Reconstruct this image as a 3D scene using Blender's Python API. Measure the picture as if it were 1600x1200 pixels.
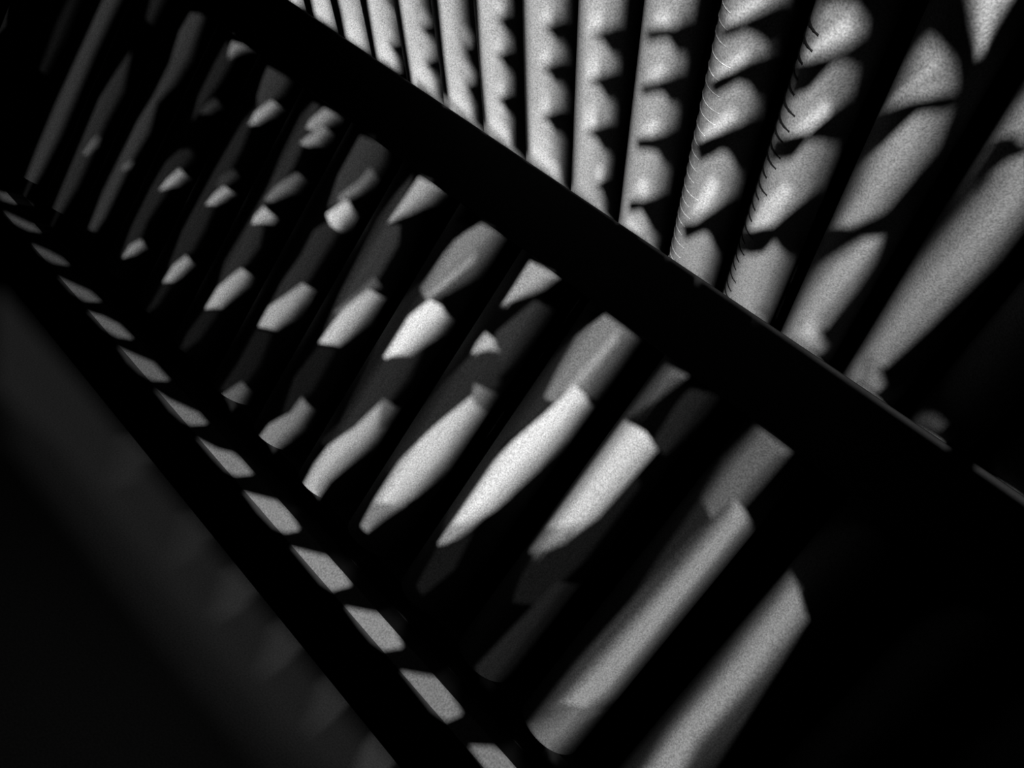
import bpy, bmesh, math, random
from mathutils import Vector, Matrix, geometry

# ---------------------------------------------------------------- clearing
for o in list(bpy.data.objects):
    bpy.data.objects.remove(o, do_unlink=True)
SC = bpy.context.scene
COL = SC.collection

# ---------------------------------------------------------------- camera
D = 1.2            # metres from the eye to the screen of round slats
EYE = 1.14         # eye height above the floor
cam_data = bpy.data.cameras.new('camera')
cam_data.sensor_fit = 'HORIZONTAL'; cam_data.sensor_width = 36.0
cam_data.lens = 36.0 * 1193.0 / 1600.0
cam_data.clip_start = 0.01
cam = bpy.data.objects.new('camera', cam_data); COL.objects.link(cam)
AX = Vector((0.69993588, 0.47164325, 0.53632305))     # picture right
AY = Vector((0.59327898, 0.03412141, -0.80427345))    # picture down
AZ = Vector((-0.39763024, 0.88112903, -0.25593323))   # looking direction
m = Matrix((AX, -AY, -AZ)).transposed().to_4x4()
m.translation = Vector((0, 0, EYE))
cam.matrix_world = m
SC.camera = cam

# ---------------------------------------------------------------- world, sun, exposure
w = bpy.data.worlds.new('world'); SC.world = w; w.use_nodes = True
w.node_tree.nodes['Background'].inputs[0].default_value = (0.5, 0.5, 0.5, 1)
w.node_tree.nodes['Background'].inputs[1].default_value = 0.0
SUN_AZ, SUN_EL = math.radians(10), math.radians(8)    # a little to the right of the viewer, low in the sky
TOSUN = Vector((math.sin(SUN_AZ)*math.cos(SUN_EL), -math.cos(SUN_AZ)*math.cos(SUN_EL), math.sin(SUN_EL)))
sd = bpy.data.lights.new('sun', 'SUN'); sd.energy = 25.0; sd.angle = math.radians(0.25)
sun = bpy.data.objects.new('sun', sd); COL.objects.link(sun)
sun.rotation_mode = 'QUATERNION'; sun.rotation_quaternion = TOSUN.to_track_quat('Z', 'Y')
sun.location = TOSUN*6
SC.view_settings.view_transform = 'Standard'; SC.view_settings.look = 'None'
SC.view_settings.exposure = 0.0; SC.view_settings.gamma = 1.0
SC.view_settings.use_curve_mapping = False

# ---------------------------------------------------------------- materials
def paint(name, val, grain=0.45, scale=420.0, rough=0.75, spec=0.1):
    """matt grey paint over fine grain"""
    mt = bpy.data.materials.new(name); mt.use_nodes = True
    nt = mt.node_tree; b = nt.nodes['Principled BSDF']
    b.inputs['Roughness'].default_value = rough
    b.inputs['Specular IOR Level'].default_value = spec
    tc = nt.nodes.new('ShaderNodeTexCoord')
    nz = nt.nodes.new('ShaderNodeTexNoise'); nz.inputs['Scale'].default_value = scale
    nz.inputs['Detail'].default_value = 2.0
    nt.links.new(tc.outputs['Object'], nz.inputs['Vector'])
    mr = nt.nodes.new('ShaderNodeMapRange')
    mr.inputs[1].default_value = 0.25; mr.inputs[2].default_value = 0.75
    mr.inputs[3].default_value = val*(1-grain); mr.inputs[4].default_value = val*(1+grain)
    nt.links.new(nz.outputs[0], mr.inputs[0])
    nt.links.new(mr.outputs[0], b.inputs['Base Color'])
    return mt
def mask_tint(name, t):  # even transparent tint that thins the sun for the added light patches
    mt = bpy.data.materials.new(name); mt.use_nodes = True
    nt = mt.node_tree; nt.nodes.clear()
    o = nt.nodes.new('ShaderNodeOutputMaterial'); tr = nt.nodes.new('ShaderNodeBsdfTransparent')
    tr.inputs[0].default_value = (t, t, t, 1)
    nt.links.new(tr.outputs[0], o.inputs[0])
    return mt
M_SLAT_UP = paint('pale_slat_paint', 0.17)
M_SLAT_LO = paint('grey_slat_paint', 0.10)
M_RAIL = paint('black_rail_paint', 0.012, grain=0.2)
M_SILL = paint('weathered_sill_wood', 0.07, grain=0.4, scale=300)
M_FLOOR = paint('dark_floor_stone', 0.10, grain=0.3, scale=250)
M_WALL = paint('black_wall', 0.004, grain=0.2, scale=40)
M_TWINE = paint('pale_twine', 0.22, scale=600)
M_FILM = paint('black_film', 0.004, grain=0.0)

# ---------------------------------------------------------------- helpers
def P(x, b, a):           # section coordinates in units of D -> metres
    return Vector((x*D, b*D, a*D + EYE))
def link(name, bm, mat, parent=None, smooth=False):
    me = bpy.data.meshes.new(name); bm.to_mesh(me); bm.free()
    me.materials.append(mat)
    if smooth:
        for p in me.polygons: p.use_smooth = len(p.vertices) == 4
    o = bpy.data.objects.new(name, me); COL.objects.link(o)
    if parent: o.parent = parent
    return o
def empty(name, loc, label, cat):
    o = bpy.data.objects.new(name, None); COL.objects.link(o); o.location = loc
    o.empty_display_size = 0.05
    o['label'] = label; o['category'] = cat
    return o
def box(bm, x0, x1, y0, y1, z0, z1, bev=0.0):
    r = bmesh.ops.create_cube(bm, size=1.0)
    for v in r['verts']:
        v.co = Vector(((x0+x1)/2 + v.co.x*(x1-x0), (y0+y1)/2 + v.co.y*(y1-y0), (z0+z1)/2 + v.co.z*(z1-z0)))
    if bev:
        es = list({e for v in r['verts'] for e in v.link_edges})
        bmesh.ops.bevel(bm, geom=es, offset=bev, segments=2, profile=0.5, affect='EDGES')
def sharp_caps(bm):
    for f in bm.faces:
        f.smooth = len(f.verts) == 4
        if len(f.verts) > 4:
            for e in f.edges: e.smooth = False
def rod(bm, p0, p1, r, seg=40):
    d = (p1-p0); L = d.length; q = d.to_track_quat('Z', 'Y').to_matrix().to_4x4()
    mat = Matrix.Translation((p0+p1)/2) @ q
    res = bmesh.ops.create_cone(bm, cap_ends=True, segments=seg, radius1=r, radius2=r, depth=L, matrix=mat)
    sharp_caps(bm)

# ---------------------------------------------------------------- dimensions (units of D)
LO_PITCH, LO_T0, LO_R = 0.1335, 0.105, 0.047      # lower slats: axes at x = -(T0 + k*PITCH)
UP_PITCH, UP_T0, UP_R = 0.0895, 0.420, 0.035
LO_DX = {-1: -0.016, -2: -0.02}                     # slats set slightly off the even spacing
K = 0.6219/0.78307                                  # rise of the pitched canopy

# ---------------------------------------------------------------- setting
bm = bmesh.new(); box(bm, -5.5, 3.0, -0.4, 2.6, -0.06, 0.0)
floor = link('floor', bm, M_FLOOR); floor['kind'] = 'structure'
bm = bmesh.new(); box(bm, -5.5, 3.0, 1.9, 2.0, 0.0, 2.6)
wall = link('wall_back', bm, M_WALL); wall['kind'] = 'structure'

# ---------------------------------------------------------------- lower screen: top rail, round slats, bottom rail, sill
XL, XR = -3.4, 0.75
screen = empty('slatted_screen', P(-0.9, 1.0, -0.705), 'upright screen of thick round slats slashed with light, below the broad black rail', 'screen')
def part(name, mat, parent, *bx, bev=0.0):
    bm = bmesh.new(); x0, x1, b0, b1, a0, a1 = bx
    box(bm, x0*D, x1*D, b0*D, b1*D, a0*D+EYE, a1*D+EYE, bev)
    o = link(name, bm, mat); o.parent = parent
    o.matrix_parent_inverse = Matrix.Translation(-parent.location)
    return o
part('top_rail', M_RAIL, screen, XL, XR, 0.94, 0.965, -0.1137, -0.0115, bev=0.003)
part('back_rail', M_RAIL, screen, XL, XR, 0.965, 1.05, -0.115, -0.075)
part('bottom_rail', M_RAIL, screen, XL, XR, 0.968, 1.05, -0.679, -0.640)
bm = bmesh.new()                                     # sill with a steep bevelled lip
prof = [(0.913, -0.725), (0.913, -0.705), (0.931, -0.679), (1.20, -0.679), (1.20, -0.725)]
ends = [[bm.verts.new((x*D, b_*D, a_*D+EYE)) for b_, a_ in prof] for x in (XL, XR)]
bm.faces.new(ends[0]); bm.faces.new(ends[1][::-1])
for i in range(5): bm.faces.new((ends[0][i], ends[1][i], ends[1][(i+1) % 5], ends[0][(i+1) % 5]))
bmesh.ops.recalc_face_normals(bm, faces=bm.faces)
o = link('sill', bm, M_RAIL, parent=screen); o.data.materials.append(M_SILL)
for p in o.data.polygons:
    if len(p.vertices) == 4 and p.normal.y < -0.3 and p.normal.z > 0.2: p.material_index = 1  # rest left black: shade put into the colour, hiding stray light patches
o.matrix_parent_inverse = Matrix.Translation(-screen.location)
part('front_board', M_RAIL, screen, XL, XR, 0.915, 0.94, -0.815, -0.725)
part('foot', M_RAIL, screen, XL, XR, 1.14, 1.18, -0.95, -0.725)
bm = bmesh.new(); rod(bm, Vector((0, 0, -0.27*D)), Vector((0, 0, 0.27*D)), LO_R*D)
lo_me = None
for k in range(-6, 21):
    x = -(LO_T0 + k*LO_PITCH) - LO_DX.get(k, 0)
    if lo_me is None:
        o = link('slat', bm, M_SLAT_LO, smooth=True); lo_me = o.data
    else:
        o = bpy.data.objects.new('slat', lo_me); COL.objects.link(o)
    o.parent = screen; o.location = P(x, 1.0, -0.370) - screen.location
# ---------------------------------------------------------------- pitched canopy of thinner slats
canopy = empty('slatted_canopy', P(-0.6, 1.02, -0.03), 'slanting row of slimmer, brightly lit round slats rising above the black diagonal rail', 'canopy')
L = 0.86*D
bm = bmesh.new(); rod(bm, Vector((0, 0, 0)), Vector((0, -0.78307*L, 0.6219*L)), UP_R*D)
up_me = None; wound = []
for k in range(-14, 18):
    x = -(UP_T0 + k*UP_PITCH)
    if up_me is None:
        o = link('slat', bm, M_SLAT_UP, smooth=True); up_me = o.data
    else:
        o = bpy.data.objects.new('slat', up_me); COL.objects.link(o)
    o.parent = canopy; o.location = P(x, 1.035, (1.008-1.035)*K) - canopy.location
    if k in (-1, -2): wound.append(o)
# patches of light shaped into the added blind: clearness, then the outline (first corner, then steps; thousandths of D)
MASK_CELLS = []
for row in """0.008:170,-132 0,34 3,-7 42,-26 18,-122 25,-137 -17,-6 -14,-11 -25,-28 -23,-36 -9,-31
0.015:174,-134 0,34 0,-5 41,-26 33,-217 0,-43 -21,-16 -13,-13 -24,-32 -11,-19 -5,-34
0.025:181,-136 0,34 0,-5 4,-6 30,-18 23,-158 0,-107 -24,-24 -24,-32 -9,-20 0,-34
0.04:188,-136 0,33 0,-10 27,-18 10,-68 1,-18 0,-190 -12,-13 -24,-32 -2,-21 0,-34
0.025:170,-99 1,-2 9,-3 35,-27 4,-80 -1,-129 13,-64 -26,-26 -15,-22 -11,90 -3,98 -6,72
0.06:174,-101 0,-2 6,-1 35,-27 4,-80 -1,-129 13,-64 -26,-26 -15,-22 -11,90 -5,123
0.09:181,-103 0,-2 34,-26 4,-80 -1,-129 13,-64 -26,-26 -15,-22 -9,77
0.09:188,-104 0,-6 27,-21 4,-80 -1,-129 8,-51 0,-13 -4,-8 -17,-18 -15,-22 -2,13
0.04:170,-99 1,-2 9,-3 30,-27 5,-92 -1,-117 12,-64 -22,-27 -14,-21 -1,41 -7,51 -2,97 -10,108
0.09:174,-101 0,-2 6,-1 30,-27 5,-92 -1,-117 12,-64 -22,-27 -14,-21 -1,41 -7,51 -2,97 -6,63
0.13:181,-103 0,-2 29,-26 5,-92 -1,-117 12,-64 -22,-27 -14,-21 -1,41 -7,51 -1,37
0.18:188,-104 0,-6 22,-21 5,-92 -1,-117 12,-64 -22,-27 -14,-21 -2,53
0.06:170,-99 16,-11 15,-14 4,-7 6,-115 -1,-95 12,-63 -4,-8 -15,-19 -13,-21 2,42 -7,63 -2,86 -13,139
0.13:174,-101 0,-2 5,-1 22,-20 4,-7 6,-115 -1,-95 12,-63 -4,-8 -15,-19 -13,-21 2,42 -7,63 -2,86 -9,98
0.18:181,-103 0,-2 20,-19 4,-7 6,-115 -1,-95 12,-63 -4,-8 -15,-19 -13,-21 2,42 -7,63 -1,62 -3,49
0.25:188,-104 0,-7 13,-13 4,-7 6,-115 -1,-95 12,-63 -4,-8 -15,-19 -13,-21 2,42 -4,38
0.06:170,-99 1,-2 8,-3 20,-20 7,-99 1,-118 10,-63 -1,-8 -26,-40 6,43 -7,51 -2,98 -4,50 -7,70 -6,29
0.13:174,-101 0,-2 5,-1 20,-20 1,-7 6,-92 1,-118 10,-63 -1,-8 -26,-40 6,43 -7,51 -2,98 -13,131
0.25:181,-103 3,-7 15,-14 1,-7 6,-92 1,-118 10,-63 -1,-8 -26,-40 6,43 -7,51 -2,98 -6,63
0.35:188,-104 0,-7 11,-13 1,-7 6,-92 1,-118 10,-63 -1,-8 -26,-40 6,43 -7,51 -1,25
0.09:170,-99 1,-2 7,-3 5,-7 14,-13 -2,-7 1,-23 7,-104 0,-84 11,-70 -24,-40 10,44 -8,64 -2,97 -9,108 -3,11 -8,17
0.18:174,-101 0,-2 4,-1 5,-7 14,-13 -2,-7 1,-23 7,-104 0,-84 11,-70 -24,-40 10,44 -8,64 -2,97 -5,63 -4,45 -7,21
0.35:181,-103 2,-8 14,-13 -2,-7 1,-23 7,-104 0,-84 11,-70 -24,-40 10,44 -8,64 -2,97 -9,108
0.35:188,-104 2,-13 7,-7 -2,-7 1,-23 7,-104 0,-84 11,-70 -24,-40 10,44 -8,64 -1,73 -3,50
0.008:36,17 52,-2 -3,-84 -8,-47 -24,-6 -16,28 -2,14 -5,41
0.025:36,17 52,-2 -3,-84 -8,-47 -24,-6 -16,28 -2,14 -5,41
0.04:39,17 49,-2 -3,-84 -8,-47 -24,-6 -14,28
0.04:46,16 40,-1 -1,-84 -8,-47 -24,-6 -7,14
0.015:39,17 49,-2 -6,-13 -2,-71 -4,-47 -23,-6 -12,28 -6,55
0.04:39,17 49,-2 -6,-13 -2,-71 -4,-47 -23,-6 -12,28 -6,55
0.06:39,17 49,-2 -6,-13 -2,-71 -4,-47 -23,-6 -12,28 -2,28
0.06:46,16 40,-1 -4,-13 -2,-71 -4,-47 -23,-6 -5,14 -2,14
0.025:42,17 46,-2 -10,-13 -3,-42 1,-29 -3,-23 1,-24 -21,-6 -2,14 -6,14 -4,42 -1,13 4,45
0.04:42,17 46,-2 -10,-13 -3,-42 1,-29 -3,-23 1,-24 -21,-6 -2,14 -6,14 -4,42 -1,13 4,45
0.09:42,17 46,-2 -10,-13 -3,-42 1,-29 -3,-23 1,-24 -21,-6 -2,14 -6,14 -4,42 -1,13 4,45
0.09:46,17 40,-2 -8,-13 -3,-42 1,-29 -3,-23 1,-24 -21,-6 -2,14 -5,14
0.025:45,17 43,-2 -15,-13 -3,-42 1,-29 -2,-23 0,-12 3,-12 -19,-6 1,15 -5,13 -4,55 4,45
0.06:45,17 43,-2 -15,-13 -3,-42 1,-29 -2,-23 0,-12 3,-12 -19,-6 1,15 -5,13 -4,55 4,45
0.09:45,17 43,-2 -15,-13 -3,-42 1,-29 -2,-23 0,-12 3,-12 -19,-6 1,15 -5,13 -4,55 4,45
0.13:46,17 40,-2 -13,-13 -3,-42 1,-29 -2,-23 0,-12 3,-12 -19,-6 1,15 -5,13 -3,42 0,24 3,34
0.025:48,17 40,-2 -20,-13 -3,-42 0,-52 1,-12 4,-12 -5,-3 -12,-3 3,15 -3,13 -3,55 3,44
0.06:48,17 40,-2 -20,-13 -3,-42 0,-52 1,-12 4,-12 -5,-3 -12,-3 3,15 -3,13 -3,55 3,44
0.13:48,17 40,-2 -20,-13 -3,-42 0,-52 1,-12 4,-12 -5,-3 -12,-3 3,15 -3,13 -3,55 3,44
0.13:48,17 38,-2 -18,-13 -3,-42 0,-52 1,-12 4,-12 -5,-3 -12,-3 3,15 -3,13 -3,55 3,44
0.008:39,-97 38,-19 -12,-63 -2,-79 -14,-3 -6,71
0.008:39,-97 38,-19 -12,-63 -2,-79 -14,-3 -6,71
0.015:39,-97 38,-19 -12,-63 -2,-79 -14,-3 -6,71
0.015:46,-98 31,-18 -12,-63 -2,-79 -14,-3 -3,48
0.008:60,-131 9,61 32,-13 16,-10 0,-406 -10,-19 -23,13 -21,6 -21,0 0,121 7,114
0.015:60,-131 9,61 32,-13 5,-13 0,-422 -22,13 -21,6 -21,0 0,121 7,114
0.025:60,-131 9,61 15,-6 13,-8 0,-436 -13,15 -21,6 -21,0 0,121 7,114
0.04:60,-131 9,61 15,-6 2,-9 0,-435 -2,15 -21,6 -17,0 0,167 3,68
0.025:69,-70 21,-6 14,-7 13,-10 0,-295 -7,-10 -6,-14 -16,-60 -23,4 -12,-1 3,89 7,122
0.06:69,-70 21,-6 14,-7 2,-13 0,-303 -2,-13 -16,-60 -23,4 -12,-1 3,89 7,122
0.09:69,-70 21,-6 7,-8 0,-343 -1,-14 -8,-31 -23,4 -12,-1 3,89 7,122
0.09:69,-70 17,-6 0,-396 -10,3 -23,0 3,89 7,122
0.04:69,-70 21,-6 13,-7 12,-9 0,-88 -4,-106 0,-95 -16,-44 -7,-31 0,-16 -12,3 -20,1 7,116 8,185 1,85
0.09:69,-70 21,-6 13,-7 3,-11 0,-288 -1,-13 -10,-30 -7,-31 0,-16 -12,3 -20,1 7,116 8,185 1,85
0.13:69,-70 21,-6 7,-8 0,-327 -9,-45 0,-16 -12,3 -20,1 7,116 8,185 1,85
0.18:69,-70 17,-6 0,-396 -10,3 -20,1 7,116 8,185 1,85
0.06:69,-70 20,-6 13,-7 8,-8 -5,-287 -11,-32 -9,-45 3,-17 -12,3 -17,1 9,117 8,197 1,60 -2,12
0.13:69,-70 20,-6 13,-7 4,-8 -1,-287 -11,-32 -9,-45 3,-17 -12,3 -17,1 9,117 8,197 1,60 -2,12
0.18:69,-70 20,-6 8,-8 0,-310 -12,-61 3,-17 -12,3 -17,1 9,117 8,197 1,60 -2,12
0.25:69,-70 17,-6 0,-396 -10,3 -17,1 9,117 8,197 1,60 -2,12
0.06:69,-70 20,-6 12,-7 5,-7 -2,-12 0,-75 -4,-119 0,-66 -1,-14 -9,-33 -9,-46 7,-17 -27,5 3,15 9,101 8,233 0,24 -3,12
0.13:69,-70 20,-6 12,-7 5,-7 -2,-12 0,-75 -4,-119 0,-66 -1,-14 -9,-33 -9,-46 7,-17 -27,5 3,15 9,101 8,233 0,24 -3,12
0.25:69,-70 20,-6 8,-7 0,-293 -2,-16 -5,-17 -9,-46 7,-17 -27,5 3,15 9,101 8,233 0,24 -3,12
0.35:69,-70 17,-6 0,-348 -5,-31 5,-17 -25,5 3,15 9,101 8,233 0,24 -3,12
0.09:69,-70 20,-6 11,-7 2,-6 -3,-12 0,-75 -5,-199 -8,-33 -8,-47 10,-17 -24,5 7,45 7,71 7,196 0,61 -4,12
0.18:69,-70 20,-6 11,-7 2,-6 -3,-12 0,-75 -5,-199 -8,-33 -8,-47 10,-17 -24,5 7,45 7,71 7,196 0,61 -4,12
0.35:69,-70 20,-6 8,-7 0,-158 -3,-134 -8,-33 -8,-47 10,-17 -24,5 7,45 7,71 7,196 0,61 -4,12
0.35:69,-70 17,-6 0,-332 -8,-47 8,-17 -22,5 7,45 7,71 7,196 0,61 -4,12
0.015:62,-434 12,9 24,13 13,2 0,-69 -8,-36 -25,12 -24,5 -12,-1
0.025:62,-434 24,16 12,6 8,1 0,-86 -3,-18 -25,12 -24,5 -12,-1
0.04:62,-434 12,9 23,13 0,-104 -7,8 -12,5 -24,5 -12,-1
0.06:62,-434 24,16 0,5 0,-104 0,9 -8,5 -24,5 -8,-1 1,17
0.015:65,-434 21,16 12,6 13,2 -4,-25 -2,-40 -4,-19 2,-21 -25,12 -31,6 15,48
0.04:65,-434 21,16 12,6 8,1 -1,-64 -4,-19 2,-21 -25,12 -31,6 15,48
0.06:65,-434 10,9 22,13 0,-104 -7,8 -12,5 -31,6 15,48
0.09:65,-434 21,16 0,5 0,-104 0,9 -8,5 -31,6 15,48
0.025:69,-433 7,8 11,7 24,8 -9,-23 -3,-40 -4,-19 8,-23 -25,12 -24,5 -1,3
0.06:69,-433 7,8 11,7 19,7 0,-10 -4,-12 -3,-40 -4,-19 8,-23 -25,12 -24,5 -1,3
0.09:69,-433 7,8 21,13 0,-61 -2,-19 2,-24 -7,8 -12,5 -24,5 -1,3
0.13:69,-433 7,8 10,7 0,5 0,-104 0,9 -8,5 -24,5 -1,3
0.04:72,-433 6,8 10,7 11,5 12,3 -12,-22 -10,-59 14,-24 -25,12 -24,5 5,5 12,45
0.09:72,-433 6,8 10,7 18,7 -1,-9 -6,-12 -3,-13 -7,-46 14,-24 -25,12 -24,5 5,5 12,45
0.13:72,-433 6,8 19,13 -1,-33 -7,-46 8,-25 -7,8 -12,5 -24,5 5,5 12,45
0.13:72,-433 14,15 0,5 0,-104 0,9 -8,5 -24,5 5,5 12,45
0.04:75,-433 4,8 10,7 22,8 -16,-21 -4,-13 -8,-46 20,-25 -25,12 -24,5 10,6 5,15 7,30
0.09:75,-433 4,8 10,7 17,7 -3,-9 -8,-11 -4,-13 -8,-46 20,-25 -25,12 -24,5 10,6 5,15 7,30
0.13:75,-433 4,8 18,13 0,-8 -6,-24 -8,-46 14,-26 -7,8 -12,5 -24,5 10,6 5,15 7,30
0.18:75,-433 4,8 7,6 0,6 0,-58 -3,-19 3,-27 0,9 -8,5 -24,5 10,6 5,15 7,30
0.008:-100,14 36,4 -17,-55 -15,-36 -7,0
0.025:-98,14 34,4 -17,-55 -15,-36 -2,-1
0.04:-88,12 1,3 23,3 -22,-68 -2,-26
0.04:-80,12 0,3 5,2 11,1 -16,-55 0,-39
0.015:-100,14 36,4 -7,-14 -16,-54 -9,-23 -7,0
0.04:-98,14 34,4 -7,-14 -16,-54 -9,-23 -2,-1
0.06:-88,12 1,3 23,3 -7,-14 -16,-54 -1,-26
0.06:-80,12 0,3 5,2 11,1 -7,-14 -9,-28 0,-52
0.025:-100,14 36,4 -12,-14 -20,-77 -7,0
0.04:-98,14 34,4 -12,-14 -13,-54 -5,-12 -2,-11 -2,-1
0.09:-88,12 1,3 23,3 -12,-14 -12,-54 0,-26
0.09:-80,12 0,3 5,2 11,1 -12,-14 -3,-14 -1,-66
0.025:-100,14 36,4 -16,-14 -11,-54 -4,-12 -1,-11 -7,0
0.06:-98,14 34,4 -16,-14 -11,-54 -4,-12 -1,-11 -2,-1
0.09:-88,12 1,3 23,3 -16,-14 -8,-41 0,-39
0.13:-80,12 0,3 5,2 11,1 -16,-14 0,-80
0.025:-100,14 36,4 -20,-13 -7,-42 -6,-25 1,-11 -7,0
0.06:-98,14 34,4 -20,-13 -7,-42 -6,-25 1,-11 -2,-1
0.13:-88,12 1,3 23,3 -20,-13 -4,-28 0,-53
0.13:-80,12 0,3 5,2 11,1 -16,-14 0,-80
0.008:-53,6 35,15 1,-30 -11,-73 -23,8 -4,56
0.008:-53,6 31,14 0,-65 -6,-37 -23,8 -4,56
0.015:-53,6 18,7 5,5 0,-100 -21,8 -4,56
0.015:-53,6 13,7 0,4 0,-100 -11,9 -4,56
0:-100,-310 19,68 43,118 13,-13 -1,-85 -4,-44 -15,-90 -30,-22 -16,47
0:-98,-310 17,68 43,118 13,-13 -1,-85 -4,-44 -15,-90 -30,-22
0.008:-88,-312 1,48 6,22 43,118 8,-13 0,-129 -15,-90 -30,-22 -8,24 -5,22
0.008:-80,-312 0,70 21,61 15,38 4,19 0,-187 -1,-22 -4,-23 -30,-22 -5,24
0.06:-100,-77 34,5 26,-9 -9,-121 -14,-49 -22,-18 -15,-41
0.13:-98,-77 32,5 26,-9 -9,-121 -14,-49 -22,-18 -13,-41
0.25:-88,-78 6,4 16,2 26,-9 -9,-121 -14,-49 -22,-18 -3,-20 0,-23
0.25:-80,-79 0,5 14,2 26,-9 -9,-121 -14,-49 -11,-8 -6,-10 0,-43
0.09:-100,-77 34,5 13,-4 9,-5 -10,-120 -12,-50 -20,-18 -14,-41
0.25:-98,-77 32,5 13,-4 9,-5 -10,-120 -3,-13 -9,-37 -20,-18 -7,-20 -5,-21
0.35:-88,-78 6,4 16,2 13,-4 9,-5 -10,-120 -12,-50 -20,-18 -2,-43
0.45:-80,-79 0,5 14,2 13,-4 9,-5 -10,-120 -12,-50 -9,-8 -5,-10 0,-43
0.13:-100,-77 34,5 13,-4 2,-4 -3,-12 -3,-36 -4,-73 -9,-50 -18,-18 -12,-41
0.35:-98,-77 32,5 13,-4 2,-4 -3,-12 -3,-36 -4,-73 -9,-50 -18,-18 -10,-41
0.55:-88,-78 6,4 16,2 13,-4 2,-4 -3,-12 -9,-122 -7,-37 -18,-18 0,-43
0.65:-80,-79 0,5 14,2 13,-4 2,-4 -3,-12 -3,-36 -4,-73 -9,-50 -7,-8 -3,-11 0,-42
0.18:-100,-77 34,5 13,-4 -5,-4 -4,-12 -5,-109 -7,-38 0,-12 -4,-9 -12,-9 -10,-41
0.35:-98,-77 32,5 13,-4 -5,-4 -4,-12 -5,-109 -7,-38 0,-12 -4,-9 -12,-9 -8,-41
0.65:-88,-78 6,4 16,2 13,-4 -5,-4 -4,-12 -5,-109 -7,-38 0,-12 -4,-9 -10,-10 0,-42
0.75:-80,-79 0,5 14,2 13,-4 -5,-4 -4,-12 -5,-109 -7,-38 0,-12 -4,-9 -2,-10 0,-42
0.18:-100,-77 34,5 12,-4 -10,-4 -6,-12 -3,-50 -1,-60 -5,-37 -1,-21 -12,-10 -8,-40
0.45:-98,-77 32,5 12,-4 -10,-4 -6,-12 -3,-50 -1,-60 -5,-37 -1,-21 -12,-10 -6,-40
0.75:-88,-78 6,4 16,2 12,-4 -10,-4 -6,-12 -3,-50 -1,-60 -5,-37 -1,-21 -8,-10 0,-42
0.85:-80,-79 0,5 14,2 12,-4 -10,-4 -6,-12 -3,-50 -1,-60 -5,-37 -1,-21 0,-52
0.025:-100,-269 35,44 2,-33 -19,-31 -18,-21
0.06:-98,-270 11,17 22,28 2,-33 -19,-31 -16,-21
0.09:-88,-271 1,18 22,28 2,-33 -19,-31 -6,-23
0.13:-80,-272 0,19 4,14 11,14 2,-33 -17,-31 0,-23
0.04:-100,-269 35,44 -1,-33 -17,-31 -17,-21
0.09:-98,-270 11,17 22,28 -1,-33 -17,-31 -15,-21
0.18:-88,-271 1,18 22,28 -1,-33 -17,-31 -5,-23
0.18:-80,-272 0,19 4,14 11,14 -1,-33 -9,-15 -5,-16 0,-23
0.06:-100,-269 35,44 -5,-33 -15,-31 -15,-21
0.13:-98,-270 11,17 22,28 -5,-33 -15,-31 -13,-21
0.25:-88,-271 1,18 22,28 -5,-33 -15,-31 -3,-23
0.25:-80,-272 0,19 4,14 11,14 -5,-33 -8,-15 -2,-16 0,-23
0.09:-100,-269 35,44 -9,-34 -8,-15 -5,-15 -13,-21
0.18:-98,-270 11,17 22,28 -9,-34 -24,-51
0.25:-88,-271 1,18 22,28 -9,-34 -8,-15 -5,-15 -1,-23
0.35:-80,-272 0,19 4,14 11,14 -9,-34 -6,-15 0,-38
0.09:-100,-269 35,44 -20,-49 -4,-16 -11,-20
0.18:-98,-270 11,17 22,28 -20,-49 -4,-16 -9,-20
0.35:-88,-271 1,18 22,28 -20,-49 -3,-16 0,-22
0.45:-80,-272 0,19 4,14 11,14 -14,-34 -1,-53
0.008:-43,-314 15,10 14,2 -4,-171 -7,-38 -37,19
0.008:-43,-314 15,10 6,-2 0,-168 -3,-37 -37,19
0.015:-43,-314 13,9 0,-207 -32,20
0.015:-43,-314 3,8 0,-207 -22,21
0.008:-219,-19 2,-41 33,-20 -10,-57 -24,-68 4,-91 -2,-87 -22,36 0,251 4,25
0.015:-219,-19 2,-41 33,-20 -10,-57 -24,-68 4,-91 -2,-87 -10,19 0,320
0.025:-215,-19 0,-41 31,-20 -10,-57 -16,-45 -5,-23 0,-178
0.025:-206,-20 0,-41 22,-19 -10,-57 -8,-22 -4,-23 0,-202
0.015:-202,21 55,0 1,-61 -4,-41 -24,0 -13,-34 -21,-4 -7,44 -5,50
0.04:-202,21 51,-1 0,-101 -23,0 -13,-34 -21,-4 -7,44 -5,50
0.06:-202,21 45,0 0,-104 -5,2 -12,0 -13,-34 -21,-4 -7,44 0,50 1,16
0.09:-202,21 35,0 1,-2 0,-103 0,3 -8,0 -13,-34 -19,-4 0,125
0.025:-202,21 55,0 -4,-15 2,-31 -4,-28 -1,-28 -22,0 -13,-34 -19,-4 -7,44 -5,50
0.06:-202,21 51,-1 0,-59 -3,-42 -22,0 -13,-34 -19,-4 -7,44 -5,50
0.09:-202,21 45,0 0,-102 -19,0 -13,-34 -19,-4 -7,44 0,50 1,16
0.13:-202,21 35,0 1,-2 0,-101 -10,1 -13,-34 -17,-4 0,125
0.04:-202,21 55,0 -11,-15 0,-31 -5,-41 3,-14 -20,0 -7,-17 -3,-18 -18,-4 -7,44 -5,50
0.09:-202,21 51,-1 -7,-14 0,-31 -5,-41 3,-14 -20,0 -7,-17 -3,-18 -18,-4 -7,44 -5,50
0.13:-202,21 45,0 -1,-46 -5,-41 3,-14 -20,0 -7,-17 -3,-18 -18,-4 -7,44 0,50 1,16
0.18:-202,21 35,0 1,-2 0,-100 -14,1 -7,-17 -3,-18 -16,-4 0,125
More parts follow.
